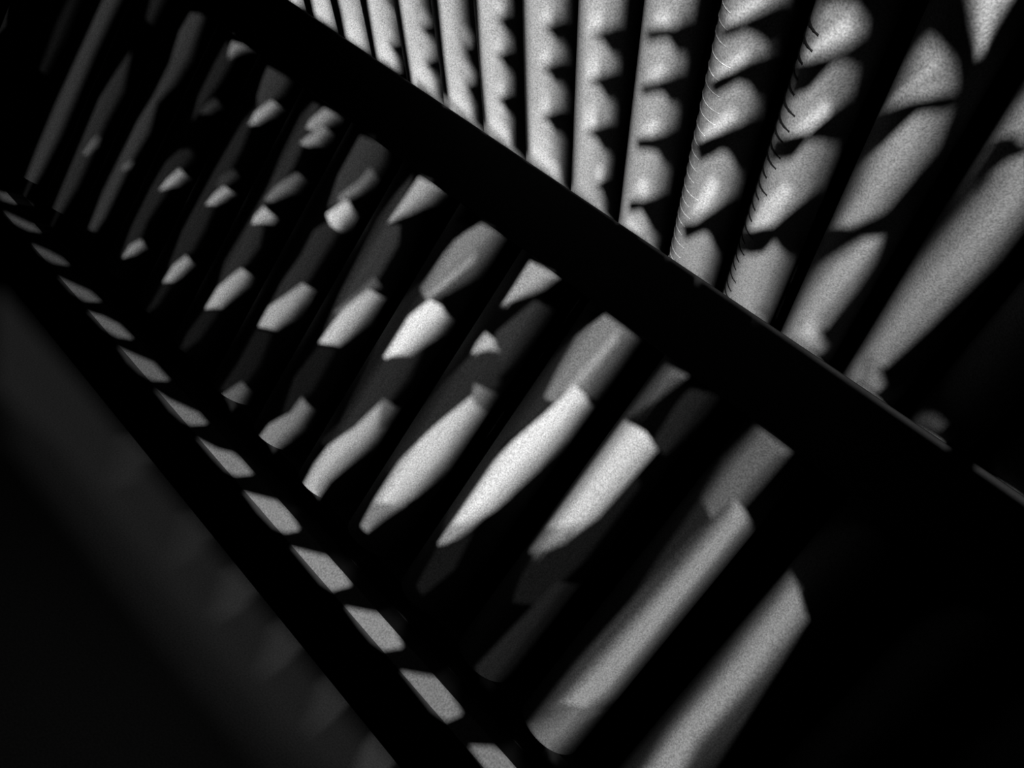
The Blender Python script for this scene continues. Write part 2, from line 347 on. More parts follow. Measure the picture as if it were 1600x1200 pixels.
0.04:-202,21 55,0 -19,-14 -5,-72 5,-14 4,-2 -22,1 -8,-17 0,-18 -16,-4 -7,44 -5,50
0.13:-202,21 51,-1 -15,-13 -5,-72 5,-14 4,-2 -22,1 -8,-17 0,-18 -16,-4 -7,44 -5,50
0.18:-202,21 45,0 0,-3 -9,-11 -5,-58 0,-14 5,-14 4,-2 -22,1 -8,-17 0,-18 -16,-4 -7,44 0,50 1,16
0.25:-202,21 35,0 1,-2 -5,-70 0,-14 5,-16 -18,1 -8,-17 0,-18 -14,-4 0,125
0.06:-202,21 55,0 -28,-14 -4,-30 -2,-41 9,-15 10,-2 -25,1 -9,-17 2,-18 -14,-4 -7,44 -5,50
0.13:-202,21 51,-1 -24,-13 -4,-30 -2,-41 9,-15 10,-2 -25,1 -9,-17 2,-18 -14,-4 -7,44 -5,50
0.18:-202,21 45,0 0,-3 -18,-11 -5,-44 -1,-27 9,-15 10,-2 -25,1 -9,-17 2,-18 -14,-4 -7,44 0,50 1,16
0.25:-202,21 35,0 1,-2 0,-2 -9,-10 -4,-30 -2,-41 9,-15 6,-2 -21,1 -9,-17 2,-18 -12,-4 0,125
0.025:-177,15 13,-12 -7,-73 -10,-23 -8,-4
0.06:-177,15 13,-12 -7,-73 -10,-23 -8,-4
0.09:-177,15 13,-12 -7,-73 -10,-23 -8,-4
0.13:-177,15 11,-12 -5,-73 -10,-23 -8,-4
0.04:-177,15 11,-12 -6,-73 -9,-23 -8,-4
0.13:-177,15 11,-12 -6,-73 -9,-23 -8,-4
0.18:-177,15 11,-12 -6,-73 -9,-23 -8,-4
0.25:-177,15 11,-12 -6,-73 -9,-23 -8,-4
0.06:-177,15 9,-11 -6,-74 -8,-23 -7,-4
0.18:-177,15 9,-11 -6,-74 -8,-23 -7,-4
0.25:-177,15 9,-11 -6,-74 -8,-23 -7,-4
0.35:-177,15 9,-11 -6,-74 -8,-23 -7,-4
0.09:-177,15 8,-11 -7,-74 -7,-23 -6,-4
0.18:-177,15 8,-11 -7,-74 -7,-23 -6,-4
0.35:-177,15 8,-11 -7,-74 -7,-23 -6,-4
0.35:-177,15 8,-11 -7,-74 -7,-23 -6,-4
0.09:-177,15 6,-11 -6,-61 -7,-36 -5,-4
0.25:-177,15 6,-11 -6,-61 -7,-36 -5,-4
0.35:-177,15 6,-11 -6,-61 -7,-36 -5,-4
0.45:-177,15 6,-11 -6,-61 -7,-36 -5,-4
0.06:-181,-80 19,-3 16,-11 -1,-58 -26,-142 -18,-49 -25,-53 0,155 7,43 16,59
0.13:-181,-80 19,-3 11,-14 -1,-83 -21,-114 -18,-49 -25,-53 0,155 7,43 16,59
0.25:-181,-80 19,-3 5,-15 0,-111 -16,-85 -18,-49 -24,-53 1,169 5,29 16,59
0.25:-181,-80 15,-4 -1,-182 -6,-28 -18,-49 -15,-34 0,-20 1,214 12,44
0.09:-181,-80 19,-3 14,-10 -3,-57 -26,-144 -17,-49 -22,-53 0,155 7,43 16,59
0.25:-181,-80 19,-3 11,-11 0,-56 -26,-144 -17,-49 -22,-53 0,155 7,43 16,59
0.45:-181,-80 19,-3 5,-13 0,-83 -20,-115 -17,-49 -21,-53 1,169 5,29 16,59
0.45:-181,-80 15,-4 -1,-153 -10,-57 -24,-66 -5,-18 0,-19 1,214 12,44
0.13:-181,-80 19,-3 11,-9 -3,-14 -3,-43 -15,-73 -10,-71 -15,-50 -19,-53 0,155 7,43 16,59
0.35:-181,-80 19,-3 11,-9 -3,-14 -3,-43 -15,-73 -10,-71 -15,-50 -19,-53 0,155 7,43 16,59
0.55:-181,-80 19,-3 5,-11 0,-55 -15,-73 -10,-71 -33,-103 1,169 5,29 16,59
0.65:-181,-80 15,-4 0,-108 -6,-30 -10,-71 -21,-67 -3,-18 0,-19 1,214 12,44
0.18:-181,-80 19,-3 8,-9 -6,-13 -4,-43 -15,-73 -9,-72 -28,-103 0,155 7,43 16,59
0.45:-181,-80 19,-3 8,-9 -6,-13 -4,-43 -15,-73 -9,-72 -28,-103 0,155 7,43 16,59
0.65:-181,-80 19,-3 5,-9 -3,-13 -4,-43 -15,-73 -9,-72 -27,-103 1,169 5,29 16,59
0.85:-181,-80 15,-4 -1,-78 -12,-59 -9,-72 -18,-67 0,-37 1,214 12,44
0.25:-181,-80 19,-3 4,-8 -7,-14 -5,-42 -16,-74 -8,-72 -22,-103 0,155 7,43 16,59
0.45:-181,-80 19,-3 4,-8 -7,-14 -5,-42 -16,-74 -8,-72 -22,-103 0,155 7,43 16,59
0.85:-181,-80 19,-3 4,-8 -7,-14 -5,-42 -16,-74 -8,-72 -21,-103 1,169 5,29 16,59
1:-181,-80 15,-4 -2,-49 -18,-88 -8,-72 -10,-51 -2,-17 0,-36 1,214 12,44
0.025:-214,-359 36,57 -8,-40 -12,-37 -17,-18
0.06:-214,-359 36,57 -8,-40 -12,-37 -17,-18
0.09:-214,-359 36,57 -8,-40 -12,-37 -17,-18
0.13:-206,-359 2,16 26,41 -8,-40 -12,-37 -8,-19
0.04:-214,-359 36,57 -21,-77 -16,-18
0.09:-214,-359 36,57 -21,-77 -16,-18
0.18:-214,-359 36,57 -21,-77 -16,-18
0.18:-206,-359 2,16 26,41 -10,-40 -18,-56
0.06:-214,-359 36,57 -19,-58 -4,-19 -14,-18
0.13:-214,-359 36,57 -19,-58 -4,-19 -14,-18
0.25:-214,-359 36,57 -19,-58 -4,-19 -14,-18
0.25:-206,-359 2,16 26,41 -19,-58 -9,-38
0.09:-214,-359 36,57 -22,-59 -3,-18 -12,-18
0.18:-214,-359 36,57 -22,-59 -3,-18 -12,-18
0.25:-214,-359 36,57 -22,-59 -3,-18 -12,-18
0.35:-206,-359 2,16 26,41 -22,-59 -6,-37
0.09:-214,-359 36,57 -25,-59 -3,-19 -9,-17
0.18:-214,-359 36,57 -25,-59 -3,-19 -9,-17
0.35:-214,-359 36,57 -25,-59 -3,-19 -9,-17
0.45:-206,-359 2,16 26,41 -25,-59 -3,-19 0,-18
0:-213,-399 32,58 8,-67 -16,-65 -17,4
0:-213,-399 32,58 8,-67 -16,-65 -17,4
0.008:-213,-399 32,58 8,-67 -16,-65 -17,4
0.008:-206,-400 10,31 15,28 8,-67 -16,-65 -17,4
0.04:-339,21 46,7 -8,-27 -8,-14 -30,-41
0.06:-339,21 46,7 -8,-27 -8,-14 -30,-41
0.13:-339,21 46,7 -8,-27 -8,-14 -30,-41
0.13:-332,21 38,6 -7,-26 -8,-14 -20,-27 -3,-14
0.06:-339,21 46,7 -7,-13 -4,-14 -35,-55
0.13:-339,21 46,7 -7,-13 -4,-14 -35,-55
0.18:-339,21 46,7 -7,-13 -4,-14 -35,-55
0.25:-332,21 38,6 -6,-12 -4,-14 -26,-41 -2,-14
0.09:-339,21 46,7 -13,-13 -3,-13 -7,-15 -23,-41
0.18:-339,21 46,7 -13,-13 -3,-13 -7,-15 -23,-41
0.25:-339,21 46,7 -13,-13 -3,-13 -7,-15 -23,-41
0.35:-332,21 38,6 -12,-12 -3,-13 -22,-42 -1,-14
0.09:-339,21 46,7 -18,-13 -3,-13 -25,-56
0.18:-339,21 46,7 -18,-13 -3,-13 -25,-56
0.35:-339,21 46,7 -18,-13 -3,-13 -25,-56
0.45:-332,21 38,6 -17,-12 -3,-13 -18,-42 0,-14
0.09:-339,21 46,7 -24,-13 -2,-13 -20,-56
0.25:-339,21 46,7 -24,-13 -2,-13 -20,-56
0.45:-339,21 46,7 -24,-13 -2,-13 -20,-56
0.45:-332,21 38,6 -23,-12 -2,-13 -13,-42 0,-14
0.008:-302,-19 24,5 0,-28 -5,-73 -5,-27 -21,19 -14,34
0.015:-302,-19 22,4 0,-51 -3,-49 -5,-27 -21,19 -14,34
0.025:-302,-19 16,2 0,-98 -2,-27 -21,19 -14,34
0.04:-302,-19 8,1 0,-125 -15,20 -14,34
0.008:-337,-135 33,28 22,-42 -1,-29 -18,-7 -23,-72 -32,-118 -3,22 -9,42 0,51 13,58
0.015:-337,-135 33,28 22,-42 -1,-29 -18,-7 -23,-72 -20,-70 -9,-48 0,173
0.025:-337,-135 33,28 11,-20 7,-22 0,-30 -15,-6 -36,-118 -4,-24 0,-49 0,219
0.025:-332,-135 12,15 16,13 10,-20 0,-53 -7,-5 -29,-95 -2,-23 0,-73
0.04:-338,-98 20,-1 15,-10 -14,-7 -22,-20 -2,18
0.09:-338,-98 20,-1 15,-10 -14,-7 -22,-20 -2,18
0.13:-338,-98 20,-1 15,-10 -14,-7 -22,-20 -2,18
0.18:-332,-98 14,-1 15,-10 -14,-7 -10,-10 -5,-10
0.06:-338,-98 20,-1 12,-10 -12,-7 -21,-20 -2,18
0.13:-338,-98 20,-1 12,-10 -12,-7 -21,-20 -2,18
0.25:-338,-98 20,-1 12,-10 -12,-7 -21,-20 -2,18
0.25:-332,-98 14,-1 12,-10 -12,-7 -10,-10 -4,-10
0.09:-338,-98 20,-1 7,-9 -28,-28 -2,18
0.18:-338,-98 20,-1 7,-9 -28,-28 -2,18
0.35:-338,-98 20,-1 7,-9 -28,-28 -2,18
0.35:-332,-98 14,-1 7,-9 -18,-18 -3,-10
0.09:-338,-98 20,-1 2,-9 -5,-8 -18,-20 -2,18
0.25:-338,-98 20,-1 2,-9 -5,-8 -18,-20 -2,18
0.35:-338,-98 20,-1 2,-9 -5,-8 -18,-20 -2,18
0.45:-332,-98 14,-1 2,-9 -5,-8 -10,-10 -1,-10
0.13:-338,-98 20,-1 -5,-17 -16,-20 -2,18
0.25:-338,-98 20,-1 -5,-17 -16,-20 -2,18
0.45:-338,-98 20,-1 -5,-17 -16,-20 -2,18
0.55:-332,-98 14,-1 -5,-17 -9,-10 0,-10
0.04:-301,-181 22,5 2,-27 0,-77 -2,-30 -13,-59 -16,-43 -6,-15 -25,-39 -5,50 0,74 20,85
0.09:-301,-181 21,4 0,-133 -5,-29 -7,-30 -5,-14 -17,-44 -25,-39 -5,50 0,74 20,85
0.18:-301,-181 15,3 0,-161 -6,-30 -22,-58 -25,-39 -2,34 1,107 16,68
0.25:-301,-181 7,2 0,-190 -3,-14 -11,-29 -6,-15 -12,-19 -6,-20 0,176 8,33
0.09:-301,-181 22,5 2,-27 0,-43 -5,-61 -15,-61 -19,-59 -23,-39 -5,50 0,74 20,85
0.18:-301,-181 21,4 0,-99 -2,-31 -15,-61 -19,-59 -23,-39 -5,50 0,74 20,85
0.25:-301,-181 15,3 0,-144 -15,-60 -15,-45 -23,-39 -2,34 1,107 16,68
0.35:-301,-181 7,2 0,-173 -3,-16 -9,-29 -10,-30 -11,-19 -5,-20 0,176 8,33
0.13:-301,-181 22,5 1,-21 -3,-45 -6,-47 -16,-78 -17,-60 -19,-39 -5,50 0,74 20,85
0.25:-301,-181 21,4 0,-50 -7,-62 -16,-78 -17,-60 -19,-39 -5,50 0,74 20,85
0.45:-301,-181 15,3 -1,-111 -16,-78 -17,-60 -19,-39 -2,34 1,107 16,68
0.55:-301,-181 7,2 0,-141 -9,-47 -17,-60 -9,-19 -3,-20 0,176 8,33
0.13:-301,-181 22,5 -6,-49 -11,-78 -8,-31 -9,-47 -11,-46 -15,-39 -5,50 0,74 20,85
0.35:-301,-181 21,4 -5,-48 -11,-78 -8,-31 -9,-47 -11,-46 -15,-39 -5,50 0,74 20,85
0.45:-301,-181 15,3 -1,-62 -9,-63 -8,-31 -9,-47 -11,-46 -15,-39 -2,34 1,107 16,68
0.65:-301,-181 7,2 0,-108 -2,-16 -8,-31 -9,-47 -11,-46 -7,-19 -1,-20 0,176 8,33
0.18:-301,-181 22,5 -8,-17 -6,-46 -26,-142 -9,-46 -11,-39 -5,50 0,74 20,85
0.35:-301,-181 21,4 -7,-16 -6,-46 -26,-142 -9,-46 -11,-39 -5,50 0,74 20,85
0.55:-301,-181 15,3 -5,-46 -34,-188 -14,-54 -2,34 1,107 16,68
0.75:-301,-181 7,2 0,-60 -7,-46 -31,-161 0,-20 0,176 8,33
0.015:-309,-169 28,4 4,-15 0,-18 -26,12
0.04:-309,-169 28,4 1,-35 -3,4 -20,10
0.06:-309,-169 23,3 0,-35 0,4 -17,11
0.06:-309,-169 15,3 0,-36 0,4 -9,12
0.025:-309,-169 28,4 4,-31 -6,0 -20,10
0.06:-309,-169 28,4 1,-33 -23,12
0.09:-309,-169 23,3 0,-34 0,3 -17,11
0.13:-309,-169 15,3 0,-35 0,3 -9,12
0.04:-309,-169 28,4 -1,-12 3,-14 -4,-5 -20,10
0.09:-309,-169 28,4 -1,-12 2,-15 -3,-4 -20,10
0.13:-309,-169 23,3 0,-31 -17,11
0.18:-309,-169 15,3 0,-32 -9,12
0.04:-309,-169 28,4 -5,-11 4,-14 -1,-6 -20,10
0.09:-309,-169 28,4 -5,-11 4,-14 -1,-6 -20,10
0.18:-309,-169 23,3 0,-31 -17,11
0.18:-309,-169 15,3 0,-32 -9,12
0.06:-309,-169 28,4 -9,-10 7,-21 -20,10
0.13:-309,-169 28,4 -9,-10 7,-21 -20,10
0.18:-309,-169 23,3 -4,-9 4,-13 0,-9 -17,11
0.25:-309,-169 15,3 0,-32 -9,12
0.015:-342,-421 45,32 -15,-42 -10,-34 -17,-1
0.04:-342,-421 45,32 -15,-42 -10,-34 -17,-1
0.06:-341,-421 16,13 28,19 -15,-42 -10,-34 -17,-1
0.09:-332,-422 7,14 28,19 -15,-42 -10,-34 -10,-1
0.04:-342,-421 45,32 -17,-41 -8,-35 -17,-1
0.06:-342,-421 45,32 -17,-41 -8,-35 -17,-1
0.13:-341,-421 16,13 28,19 -17,-41 -8,-35 -17,-1
0.13:-332,-422 7,14 28,19 -17,-41 -8,-35 -10,-1
0.04:-342,-421 45,32 -16,-27 -5,-14 -4,-17 0,-18 -17,-1
0.09:-342,-421 45,32 -16,-27 -5,-14 -4,-17 0,-18 -17,-1
0.18:-341,-421 16,13 28,19 -16,-27 -5,-14 -4,-17 0,-18 -17,-1
0.18:-332,-422 7,14 28,19 -16,-27 -5,-14 -4,-17 0,-18 -10,-1
0.06:-342,-421 45,32 -20,-27 -5,-14 -3,-18 3,-17 -17,-1
0.13:-342,-421 45,32 -20,-27 -5,-14 -3,-18 3,-17 -17,-1
0.18:-341,-421 16,13 28,19 -20,-27 -5,-14 -3,-18 3,-17 -17,-1
0.25:-332,-422 7,14 28,19 -20,-27 -5,-14 -3,-18 3,-17 -10,-1
0.06:-342,-421 45,32 -25,-27 -4,-15 -2,-17 6,-17 -17,-1
0.13:-342,-421 45,32 -25,-27 -4,-15 -2,-17 6,-17 -17,-1
0.25:-341,-421 16,13 28,19 -25,-27 -4,-15 -2,-17 6,-17 -17,-1
0.25:-332,-422 7,14 28,19 -25,-27 -4,-15 -2,-17 6,-17 -10,-1
0.008:-467,-30 -1,-51 -16,-32 -13,-34 0,-57 9,-25 5,-27 12,-106 -16,-51 40,17 18,91 9,26 4,46 -6,61 -17,99 -13,22
0.008:-467,-30 -1,-51 -13,-33 1,-168 9,-80 -10,-52 34,18 18,91 9,26 4,46 -6,61 -17,99 -13,22
0.015:-467,-30 -1,-385 21,19 18,91 9,26 4,46 -6,61 -17,99 -13,22
0.025:-459,-30 0,-385 12,19 18,91 7,25 0,108 -17,99 -13,22
0.015:-441,26 32,6 0,-46 -4,-28 -5,-15 -12,-30 -18,-30 -25,10 5,60 5,30
0.04:-441,26 31,5 0,-46 -3,-27 -5,-15 -12,-30 -18,-30 -25,10 5,60 5,30
0.06:-441,26 24,4 2,-1 0,-71 -3,-15 -12,-30 -18,-30 -20,10 0,60 5,30
0.06:-441,26 19,3 0,-87 -2,-14 -6,-15 -18,-30 -11,9 0,91 3,15
0.025:-441,26 32,6 -1,-32 -7,-41 -17,-46 -14,-30 -25,10 5,60 5,30
0.06:-441,26 31,5 0,-31 -7,-41 -17,-46 -14,-30 -25,10 5,60 5,30
0.09:-441,26 24,4 2,-1 0,-56 -2,-14 -5,-15 -12,-31 -14,-30 -20,10 0,60 5,30
0.09:-441,26 19,3 0,-85 -12,-31 -14,-30 -11,9 0,91 3,15
0.04:-441,26 32,6 -5,-16 -1,-15 -8,-42 -16,-46 -7,-14 -2,-16 -25,10 5,60 5,30
0.09:-441,26 31,5 -4,-15 -1,-15 -8,-42 -16,-46 -7,-14 -2,-16 -25,10 5,60 5,30
0.13:-441,26 24,4 2,-1 0,-28 -8,-42 -16,-46 -7,-14 -2,-16 -20,10 0,60 5,30
0.13:-441,26 19,3 0,-56 -1,-14 -16,-46 -7,-14 -2,-16 -11,9 0,91 3,15
0.04:-441,26 32,6 -10,-15 -1,-16 -10,-41 -9,-31 -11,-30 2,-16 -25,10 5,60 5,30
0.09:-441,26 31,5 -9,-14 -1,-16 -10,-41 -9,-31 -11,-30 2,-16 -25,10 5,60 5,30
0.13:-441,26 24,4 2,-1 -4,-12 -1,-16 -14,-56 -16,-46 2,-16 -20,10 0,60 5,30
0.18:-441,26 19,3 0,-28 -12,-56 -16,-46 2,-16 -11,9 0,91 3,15
0.04:-441,26 32,6 -15,-15 -13,-57 -18,-61 7,-16 -25,10 5,60 5,30
0.09:-441,26 31,5 -14,-14 -13,-57 -18,-61 7,-16 -25,10 5,60 5,30
0.18:-441,26 24,4 2,-1 -9,-12 -13,-57 -18,-61 7,-16 -20,10 0,60 5,30
0.25:-441,26 19,2 -15,-68 -18,-61 7,-16 -11,9 0,91 3,15
0.04:-428,-10 6,-16 -12,-46 -11,-31 -10,-9 23,80
0.06:-428,-10 6,-16 -12,-46 -11,-31 -10,-9 23,80
0.13:-428,-10 6,-16 -12,-46 -11,-31 -10,-9 23,80
0.13:-428,-10 6,-16 -12,-46 -11,-31 -10,-9 23,80
0.06:-428,-10 5,-16 -12,-46 -11,-31 -9,-9 23,80
0.13:-428,-10 5,-16 -12,-46 -11,-31 -9,-9 23,80
0.18:-428,-10 5,-16 -12,-46 -11,-31 -9,-9 23,80
0.25:-428,-10 5,-16 -12,-46 -11,-31 -9,-9 23,80
0.09:-428,-10 4,-16 -17,-61 -6,-16 -8,-9 23,80
0.18:-428,-10 4,-16 -17,-61 -6,-16 -8,-9 23,80
0.25:-428,-10 4,-16 -17,-61 -6,-16 -8,-9 23,80
0.35:-428,-10 4,-16 -17,-61 -6,-16 -8,-9 23,80
0.09:-428,-10 3,-16 -17,-61 -6,-16 -7,-9 23,80
0.18:-428,-10 3,-16 -17,-61 -6,-16 -7,-9 23,80
0.35:-428,-10 3,-16 -17,-61 -6,-16 -7,-9 23,80
0.45:-428,-10 3,-16 -17,-61 -6,-16 -7,-9 23,80
0.09:-428,-10 1,-16 -3,-15 -19,-62 -6,-9 23,80
0.25:-428,-10 1,-16 -3,-15 -19,-62 -6,-9 23,80
0.45:-428,-10 1,-16 -3,-15 -19,-62 -6,-9 23,80
0.45:-428,-10 1,-16 -3,-15 -19,-62 -6,-9 23,80
0.06:-447,-111 18,2 18,-10 -2,-26 -17,-57 -34,-28 1,77
0.13:-447,-111 18,2 18,-10 -2,-26 -17,-57 -34,-28 1,77
0.25:-447,-111 18,2 14,-11 -1,-38 -14,-44 -34,-28 1,77
0.25:-447,-111 18,2 7,-13 0,-49 -2,-13 -6,-18 -22,-18 -7,-10 0,77 2,14
0.09:-447,-111 18,2 15,-10 -2,-25 -17,-58 -31,-28 1,77
0.25:-447,-111 18,2 15,-10 -2,-25 -17,-58 -31,-28 1,77
0.35:-447,-111 18,2 14,-10 -1,-25 -17,-58 -31,-28 1,77
0.45:-447,-111 18,2 7,-11 0,-37 -2,-13 -9,-32 -19,-18 -7,-10 0,77 2,14
0.13:-447,-111 18,2 12,-9 -4,-25 -5,-13 -11,-45 -27,-29 1,77
0.35:-447,-111 18,2 12,-9 -4,-25 -5,-13 -11,-45 -27,-29 1,77
0.55:-447,-111 18,2 12,-9 -4,-25 -5,-13 -11,-45 -27,-29 1,77
0.65:-447,-111 18,2 7,-10 0,-24 -15,-58 -17,-19 -5,-10 0,77 2,14
0.18:-447,-111 18,2 8,-8 -21,-84 -4,-9 -18,-20 1,77
0.45:-447,-111 18,2 8,-8 -21,-84 -4,-9 -18,-20 1,77
0.65:-447,-111 18,2 8,-8 -21,-84 -4,-9 -18,-20 1,77
0.85:-447,-111 18,2 7,-8 -20,-84 -4,-9 -9,-10 -4,-10 0,77 2,14
0.18:-447,-111 18,2 4,-8 -13,-38 -10,-55 -16,-20 1,77
0.45:-447,-111 18,2 4,-8 -13,-38 -10,-55 -16,-20 1,77
0.75:-447,-111 18,2 4,-8 -13,-38 -10,-55 -16,-20 1,77
1:-447,-111 18,2 4,-8 -13,-38 -10,-55 -8,-10 -3,-10 0,77 2,14
0.04:-429,-288 18,-1 2,-48 -4,-35 -20,-82 -2,-39 -16,3 -18,1 -3,41 6,42 23,55
0.09:-429,-288 18,-1 1,-66 -23,-99 -2,-39 -16,3 -18,1 -3,41 6,42 23,55
0.13:-429,-288 14,-2 0,-82 -2,-16 -16,-66 -2,-39 -33,4 0,62 2,21 23,55
0.18:-429,-288 7,-3 0,-114 -11,-49 -2,-39 -24,4 0,82 1,20 15,36
0.06:-429,-288 18,-1 1,-27 -2,-38 -25,-99 2,-40 -16,3 -18,1 -3,41 6,42 23,55
0.13:-429,-288 18,-1 1,-27 -2,-38 -25,-99 2,-40 -16,3 -18,1 -3,41 6,42 23,55
0.25:-429,-288 14,-2 0,-64 -1,-16 -21,-83 2,-40 -33,4 0,62 2,21 23,55
0.25:-429,-288 7,-3 0,-96 -15,-66 2,-40 -24,4 0,82 1,20 15,36
0.09:-429,-288 18,-1 -5,-62 -18,-68 -7,-34 -1,-19 7,-21 -16,3 -18,1 -3,41 6,42 23,55
0.18:-429,-288 18,-1 -5,-62 -18,-68 -7,-34 -1,-19 7,-21 -16,3 -18,1 -3,41 6,42 23,55
0.35:-429,-288 14,-2 0,-43 -1,-18 -18,-68 -7,-34 -1,-19 7,-21 -33,4 0,62 2,21 23,55
0.35:-429,-288 7,-3 0,-77 -19,-85 -1,-19 7,-21 -24,4 0,82 1,20 15,36
0.09:-429,-288 18,-1 -5,-23 -4,-38 -16,-52 -10,-50 -1,-20 12,-21 -16,3 -18,1 -3,41 6,42 23,55
0.25:-429,-288 18,-1 -5,-23 -4,-38 -16,-52 -10,-50 -1,-20 12,-21 -16,3 -18,1 -3,41 6,42 23,55
0.35:-429,-288 14,-2 -5,-60 -16,-52 -10,-50 -1,-20 12,-21 -33,4 0,62 2,21 23,55
0.45:-429,-288 7,-3 0,-59 -3,-17 -11,-35 -7,-33 -3,-17 -1,-20 12,-21 -24,4 0,82 1,20 15,36
0.13:-429,-288 18,-1 -8,-22 -5,-37 -17,-53 -10,-51 0,-20 16,-21 -16,3 -18,1 -3,41 6,42 23,55
0.25:-429,-288 18,-1 -8,-22 -5,-37 -17,-53 -10,-51 0,-20 16,-21 -16,3 -18,1 -3,41 6,42 23,55
0.45:-429,-288 14,-2 -9,-58 -17,-53 -10,-51 0,-20 16,-21 -33,4 0,62 2,21 23,55
0.55:-429,-288 7,-3 0,-39 -2,-18 -17,-53 -10,-51 0,-20 16,-21 -24,4 0,82 1,20 15,36
0.015:-431,-284 21,-4 1,-30 -8,-14
0.025:-431,-284 21,-4 0,-31 -7,-13
0.04:-431,-284 11,-1 5,-5 0,-30 -2,-12
0.06:-431,-284 9,-1 0,-48 0,18
0.025:-431,-284 21,-4 0,-29 -7,-15
0.06:-431,-284 21,-4 0,-29 -7,-15
0.09:-431,-284 11,-1 5,-5 0,-28 -2,-14
0.09:-431,-284 9,-1 0,-48 0,18
0.025:-431,-284 21,-4 -1,-27 -6,-17
0.06:-431,-284 21,-4 -1,-27 -6,-17
0.13:-431,-284 11,-1 5,-5 0,-26 -2,-16
0.13:-431,-284 9,-1 0,-48 0,18
0.04:-431,-284 21,-4 -3,-26 -4,-18
0.09:-431,-284 21,-4 -3,-26 -4,-18
0.13:-431,-284 11,-1 5,-5 0,-24 -2,-18
0.18:-431,-284 9,-1 0,-48 0,18
0.04:-431,-284 21,-4 -7,-44
0.09:-431,-284 21,-4 -7,-44
0.18:-431,-284 11,-1 5,-5 -2,-42
0.18:-431,-284 9,-1 0,-48 0,18
0.008:-589,27 5,-27 0,-60 17,12 10,-25 0,-66 -19,-69 -11,-57 -10,68 -10,138 8,50
0.015:-589,27 5,-27 0,-60 17,12 10,-25 0,-66 -19,-69 -11,-57 -10,68 -10,138 8,50
0.025:-589,27 5,-27 0,-60 17,12 10,-25 0,-66 -19,-69 -11,-57 -9,68 0,188
0.04:-586,27 2,-27 0,-60 17,12 10,-25 0,-66 -19,-69 -10,-57
0.025:-578,29 35,7 -4,-28 -16,-34 -22,-32
0.06:-578,29 35,7 -4,-28 -16,-34 -22,-32
0.09:-578,29 25,4 9,3 -1,-14 -2,-14 -16,-34 -22,-32
0.13:-578,29 28,5 0,-26 -5,-17 -8,-17 -22,-32
0.04:-578,29 35,7 -5,-14 -2,-14 -7,-17 -21,-40 -7,-9
0.09:-578,29 35,7 -5,-14 -2,-14 -7,-17 -21,-40 -7,-9
0.18:-578,29 25,4 9,3 -6,-28 -7,-17 -21,-40 -7,-9
0.18:-578,29 28,5 0,-26 -15,-34 -13,-23 -7,-9
0.06:-578,29 35,7 -9,-14 -2,-13 -6,-17 -19,-41 -6,-9
0.13:-578,29 35,7 -9,-14 -2,-13 -6,-17 -19,-41 -6,-9
0.25:-578,29 25,4 9,3 -8,-14 -2,-13 -6,-17 -19,-41 -6,-9
0.25:-578,29 28,5 -4,-25 -6,-17 -19,-41 -6,-9
0.09:-578,29 35,7 -13,-13 -2,-14 -12,-34 -15,-33
0.18:-578,29 35,7 -13,-13 -2,-14 -12,-34 -15,-33
0.25:-578,29 25,4 9,3 -12,-13 -2,-14 -12,-34 -15,-33
0.35:-578,29 28,5 -6,-11 -2,-14 -12,-34 -15,-33
0.09:-578,29 35,7 -17,-13 -2,-14 -23,-67
0.18:-578,29 35,7 -17,-13 -2,-14 -23,-67
0.35:-578,29 25,4 9,3 -16,-13 -2,-14 -23,-67
0.45:-578,29 28,5 -10,-11 -2,-14 -23,-67
0.008:-562,-139 13,-8 -4,-13 -25,-64 -12,-4 19,54
0.025:-562,-139 13,-8 -4,-13 -25,-64 -12,-4 19,54
0.04:-562,-139 13,-8 -4,-13 -25,-64 -12,-4 19,54
0.04:-562,-139 12,-8 -3,-13 -25,-64 -8,-4 3,19 12,35
0.015:-562,-139 12,-8 -29,-77 -11,-4 19,54
0.04:-562,-139 12,-8 -29,-77 -11,-4 19,54
0.06:-562,-139 12,-8 -29,-77 -11,-4 19,54
0.06:-562,-139 12,-8 -29,-77 -7,-4 3,19 12,35
0.025:-562,-139 11,-7 -29,-78 -10,-4 19,54
0.04:-562,-139 11,-7 -29,-78 -10,-4 19,54
0.09:-562,-139 11,-7 -29,-78 -10,-4 19,54
0.09:-562,-139 11,-7 -29,-78 -6,-4 3,19 12,35
0.025:-562,-139 9,-7 -29,-78 -8,-4 19,54
0.06:-562,-139 9,-7 -29,-78 -8,-4 19,54
0.09:-562,-139 9,-7 -29,-78 -8,-4 19,54
0.13:-562,-139 9,-7 -29,-78 -4,-4 3,19 12,35
0.025:-562,-139 7,-7 -28,-78 -7,-4 19,54
0.06:-562,-139 7,-7 -28,-78 -7,-4 19,54
0.13:-562,-139 7,-7 -28,-78 -7,-4 19,54
0.13:-562,-139 7,-7 -28,-78 -3,-4 3,19 12,35
0.04:-559,-161 17,0 0,-38 -9,-50 -5,-20 -29,-15 4,42 5,31
0.09:-559,-161 17,0 0,-38 -9,-50 -5,-20 -29,-15 4,42 5,31
0.18:-559,-161 15,-1 0,-51 -7,-36 -5,-20 -29,-15 4,42 5,31
0.18:-559,-161 9,-2 -1,-86 -5,-20 -29,-15 4,42 5,31
0.06:-559,-161 17,0 0,-22 -11,-65 -5,-21 -27,-15 4,42 5,31
0.18:-559,-161 17,0 0,-22 -11,-65 -5,-21 -27,-15 4,42 5,31
0.25:-559,-161 15,-1 0,-36 -9,-50 -5,-21 -27,-15 4,42 5,31
0.35:-559,-161 9,-2 0,-65 -3,-20 -5,-21 -27,-15 4,42 5,31
0.09:-559,-161 17,0 -5,-36 -14,-71 -9,-8 -15,-8 4,42 5,31
